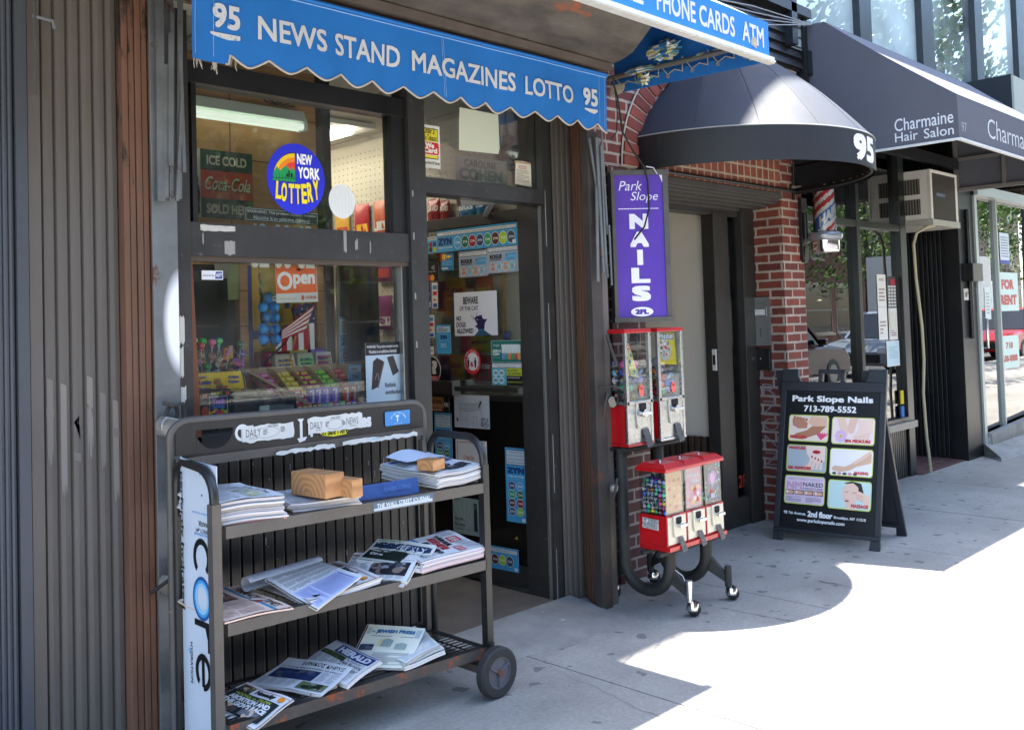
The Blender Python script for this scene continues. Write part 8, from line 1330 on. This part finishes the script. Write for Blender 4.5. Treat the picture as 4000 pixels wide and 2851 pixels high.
# ================================================================ across the street (seen in the glass)
random.seed(21)
LEAF = [mat('leaf_%d' % i, c, .5, spec=.4) for i, c in enumerate(('#5c7a2e', '#48692a', '#7d9440', '#38561f'))]
BARK = mat('bark', '#4d443a', .9, var=.3, vs=12, bump=.6, bs=25, stretch=(1, 1, .3))
def tree(x, y, h, r, label, seed, n=2600):
    rn = random.Random(seed); t = thing('street_tree', label, 'tree', (x, y, 0), group='street trees along the avenue')
    m = MB(); tops = []
    m.tube([(x, y, -.02), (x+.03, y, h*.18), (x-.04, y+.05, h*.4), (x+.02, y, h*.7)], .14, BARK, 10, rs=[.17, .13, .11, .05])
    for k in range(9):
        a = k*2.4; z0 = h*(.34+.04*k); e = Vector((x+cos(a)*r*.72, y+sin(a)*r*.72, z0+h*.22)); m.tube([(x, y, z0), ((x*2+e.x)/3, (y*2+e.y)/3, z0+h*.12), e], .05, BARK, 6, rs=[.06, .045, .015]); tops.append(e)
    m.build('trunk', t)
    m = MB(); cl = []
    for k in range(34):
        a = rn.uniform(0, 2*pi); q = sqrt(rn.random())*r; cl.append((Vector((x+cos(a)*q, y+sin(a)*q, h*((.42 if y > -5 else .26)+(.5 if y > -5 else .64)*rn.random()*(1-.35*q/r)))), rn.uniform(.35, .8)*r*.42))
    for i in range(n):
        c, s = rn.choice(cl); p = c+Vector((rn.gauss(0, .5), rn.gauss(0, .5), rn.gauss(0, .42)))*s
        d = Vector((rn.gauss(0, 1), rn.gauss(0, 1), rn.gauss(0, .6))).normalized(); u = d.orthogonal().normalized(); w = d.cross(u); q = rn.uniform(.07, .13)
        m.add([p-u*q, p+w*q*.55, p+u*q, p-w*q*.55], [(0, 1, 2, 3)], LEAF[rn.choice((0, 0, 1, 1, 2, 3))])
    m.build('crown', t); return t
for i, (x, y, h, r, lb, n) in enumerate(((16.5, -1.75, 9.5, 2.9, 'leafy kerbside tree nearest the salon, mirrored in its panes', 5200), (23, -1.7, 10.5, 3.2, 'second leafy kerbside tree up the avenue', 4200), (30, -1.75, 11, 3.3, 'third leafy kerbside tree up the avenue beside the red car', 4200), (38, -1.7, 10, 3.0, 'fourth leafy kerbside tree up the avenue', 3500), (47, -1.75, 11, 3.3, 'last leafy kerbside tree up the avenue', 3000), (10.5, -12.6, 9, 2.8, 'leafy tree across the road opposite the newsstand', 2600), (24, -12.6, 11, 3.4, 'broad leafy tree across the road by the dark brick house', 3000), (36, -12.6, 11, 3.4, 'leafy tree across the road beyond the truck', 3000), (44, -12.6, 12, 3.6, 'tall leafy tree across the road near the corner', 3000), (50, -12.6, 11, 3.6, 'broad leafy tree across the road past the corner one', 3200), (57, -12.6, 12, 3.8, 'farthest leafy tree across the road', 3200))): tree(x, y, h, r, lb, 50+i, n)
def car(name, label, x, y, rz, col, L=4.6, Wd=1.85, H=1.5, suv=False):
    t = thing(name, label, 'car', (x, y, -.15), rz, 'cars parked along the avenue'); t['_local'] = 1
    pt = mat('car_paint_'+col, col, .28, coat=.8, spec=.5); gl = mat('car_window', '#14181b', .05); tr = mat('car_trim', '#1c1c1d', .5)
    l = L/2; w = Wd/2; zb = .3; zh = .95 if suv else .82
    low = [(-l, zb+.1), (-l, zh*.85), (-l+.12, zh), (l-1.0, zh), (l-.25, zh-.08), (l, zh-.3), (l, zb+.05), (l-.1, zb), (-l+.1, zb)]
    m = MB(); m.hexa([(px, -w, z) for px, z in low], [(px, w, z) for px, z in low], pt); m.build('body', t, bev=.07)
    cab = [(-l+.12 if suv else -l+.7, zh), (-l+.35 if suv else -l+1.35, H-.02), (l-2.25, H), (l-1.25, zh)]; wi = w-.16
    a = [(px, -w+.05, z) if z < zh+.01 else (px, -wi, z) for px, z in cab]; b = [(px, -q, z) for px, q, z in a]
    m = MB(); m.hexa(a, b, gl); m.build('window', t, bev=.03)
    m = MB(); m.hexa([(cab[1][0]-.02, -wi, H-.05), (cab[2][0]+.05, -wi, H-.03), (cab[2][0]+.05, wi, H-.03), (cab[1][0]-.02, wi, H-.05)], [(cab[1][0]+.05, -wi+.06, H+.02), (cab[2][0]-.05, -wi+.06, H+.03), (cab[2][0]-.05, wi-.06, H+.03), (cab[1][0]+.05, wi-.06, H+.02)], pt)
    for s in (-1, 1):
        for i, j in ((0, 1), (3, 2)): m.bar((cab[i][0], s*(w-.04), cab[i][1]), (cab[j][0], s*(wi+.01), cab[j][1]), .07, .05, pt)
        m.bar(((cab[1][0]+cab[2][0])/2, s*(w-.04), zh), ((cab[1][0]+cab[2][0])/2, s*(wi+.01), H-.02), .08, .05, pt)
    m.build('roof', t)
    for sx in (-l+.85, l-.9):
        for s in (-1, 1):
            m = MB(); m.lathe([(.2, -.1), (.3, -.1), (.335, -.07), (.335, .07), (.3, .1), (.2, .1)], (sx, s*(w-.08), .335), tr, 24, ax=1); wh = m.build('wheel', t)
            m = MB(); m.lathe([(0.001, -.09), (.2, -.095), (.21, 0), (.2, .095), (.001, .09)], (sx, s*(w-.08), .335), mat('alloy', '#8d8f91', .3, metal=.8), 20, ax=1); m.build('rim', wh)
    for s in (-1, 1):
        m = MB(); m.box(l-.12, l+.015, s*w*.72-.2, s*w*.72+.2, zh-.34, zh-.18, pm('#dfe3e6', .15)); m.build('headlight', t, bev=.02)
        m = MB(); m.box(-l-.015, -l+.08, s*w*.78-.12, s*w*.78+.12, zh-.3, zh-.08, pm('#8a1512', .2)); m.build('tail_light', t, bev=.02)
        m = MB(); m.box(l-1.55, l-1.42, s*(w+.1)-.09, s*(w+.1)+.09, zh+.02, zh+.16, pt); m.build('mirror', t, bev=.03)
    m = MB(); m.box(l-.05, l+.02, -.55, .55, zb+.08, zh-.36, tr); m.build('grille', t, bev=.02)
    return t
car('parked_car', 'dark wine coloured off-road car parked at the near kerb, mirrored in the salon window', 18.0, -3.4, 0, '#3a2022', 4.8, 1.95, 1.75, True)
car('parked_car', 'silver grey car facing the dark wine coloured one at the near kerb', 25.2, -3.4, pi, '#8e98a2', 4.7, 1.9, 1.62, True)
car('parked_car', 'bright red car parked at the near kerb beside the vacant shop', 33.2, -3.4, pi, '#b8141a', 4.5, 1.85, 1.6, True)
car('parked_car', 'white car parked at the near kerb beyond the red one', 39.5, -3.4, pi, '#d5d6d4', 4.5, 1.85, 1.5)
car('parked_car', 'navy car parked across the road near the tan brick house', 26.0, -10.4, 0, '#26324a', 4.5, 1.85, 1.48)
tk = thing('delivery_truck', 'white box truck double parked in the road, mirrored in the salon glass', 'truck', (36, -6.4, -.15)); wp = pm('#d9dad8', .4)
m = MB(); m.box(32.4, 37.6, -7.4, -5.2, .75, 3.4, wp); a = Art(m, (37.4, -5.2, 0), (-1, 0, 0), (0, 0, 1)); a.T('direct', 1.0, 1.9, 2.2, .55, '#c8602a', .03); m.build('cargo_box', tk, bev=.03)
m = MB(); m.hexa([(37.7, -7.3, .45), (39.6, -7.3, .45), (39.6, -5.3, .45), (37.7, -5.3, .45)], [(37.7, -7.2, 2.5), (38.9, -7.2, 2.5), (38.9, -5.4, 2.5), (37.7, -5.4, 2.5)], wp); m.build('cab', tk, bev=.05)
for x in (33.5, 38.5):
    for y in (-7.2, -5.4): m = MB(); m.lathe([(.001, -.12), (.42, -.12), (.45, 0), (.42, .12), (.001, .12)], (x, y, .3), pm('#1b1b1b', .8), 20, ax=1); m.build('wheel', tk)
def house(name, label, x0, x1, h, bm, sill, nf, nw, seed):
    t = thing(name, label, 'building', ((x0+x1)/2, -15, 0), group='row houses across the avenue')
    m = MB(); m.box(x0, x1, -24, -15, 0, h, bm); m.build('wall', t)
    m = MB(); m.box(x0, x1, -15, -14.6, h-.7, h-.35, sill); m.box(x0, x1, -15, -14.4, h-.35, h+.05, sill); m.build('cornice', t)
    for f in range(nf):
        for k in range(nw):
            cx = x0+(x1-x0)*(k+.5)/nw; z0 = 1.0+f*3.2 if f else .5; w = .55 if f else (x1-x0)/nw*.42; hh = 1.9 if f else 2.3
            m = MB(); m.box(cx-w, cx+w, -15.02, -14.97, z0, z0+hh, pm('#b9b4a8', .7)); m.box(cx-w-.1, cx+w+.1, -15, -14.85, z0-.12, z0, sill); m.box(cx-w-.1, cx+w+.1, -15, -14.9, z0+hh, z0+hh+.2, sill); wn = m.build('window', t)
            m = MB(); m.box(cx-w+.06, cx+w-.06, -14.97, -14.955, z0+.06, z0+hh/2-.03, mat('house_glass', '#1a2226', .05)); m.box(cx-w+.06, cx+w-.06, -14.97, -14.955, z0+hh/2+.03, z0+hh-.06, MATS['house_glass']); m.build('pane', wn)
ST = pm('#a89f90', .8); BR_ = pm('#5a4a40', .8)
for i, (a, b, h, bm, s) in enumerate(((-14, -6.5, 11, BRICKB, BR_), (-6.5, 0.5, 10.2, BRICK, ST), (.5, 7.5, 11, BRICKD, ST), (7.5, 15, 10.6, BRICKB, ST), (15, 22.5, 11.2, BRICK, BR_), (22.5, 31, 10.4, BRICKD, ST), (31, 42, 11, BRICKB, BR_), (42, 52, 11.5, BRICK, ST), (52, 62, 10.5, BRICKD, ST), (62, 74, 11, BRICKB, ST))):
    house('row_house', ('brown brick', 'red brick with pale stone trim', 'dark brick with stone sills', 'tan brick with stone cornice', 'red brick with brown cornice', 'dark brick beside the last tree', 'brown brick past the truck', 'red brick near the corner', 'dark brick near the corner', 'brown brick at the end')[i]+' row house across the avenue, seen only mirrored', a, b, h, bm, s, 3, 3, i)
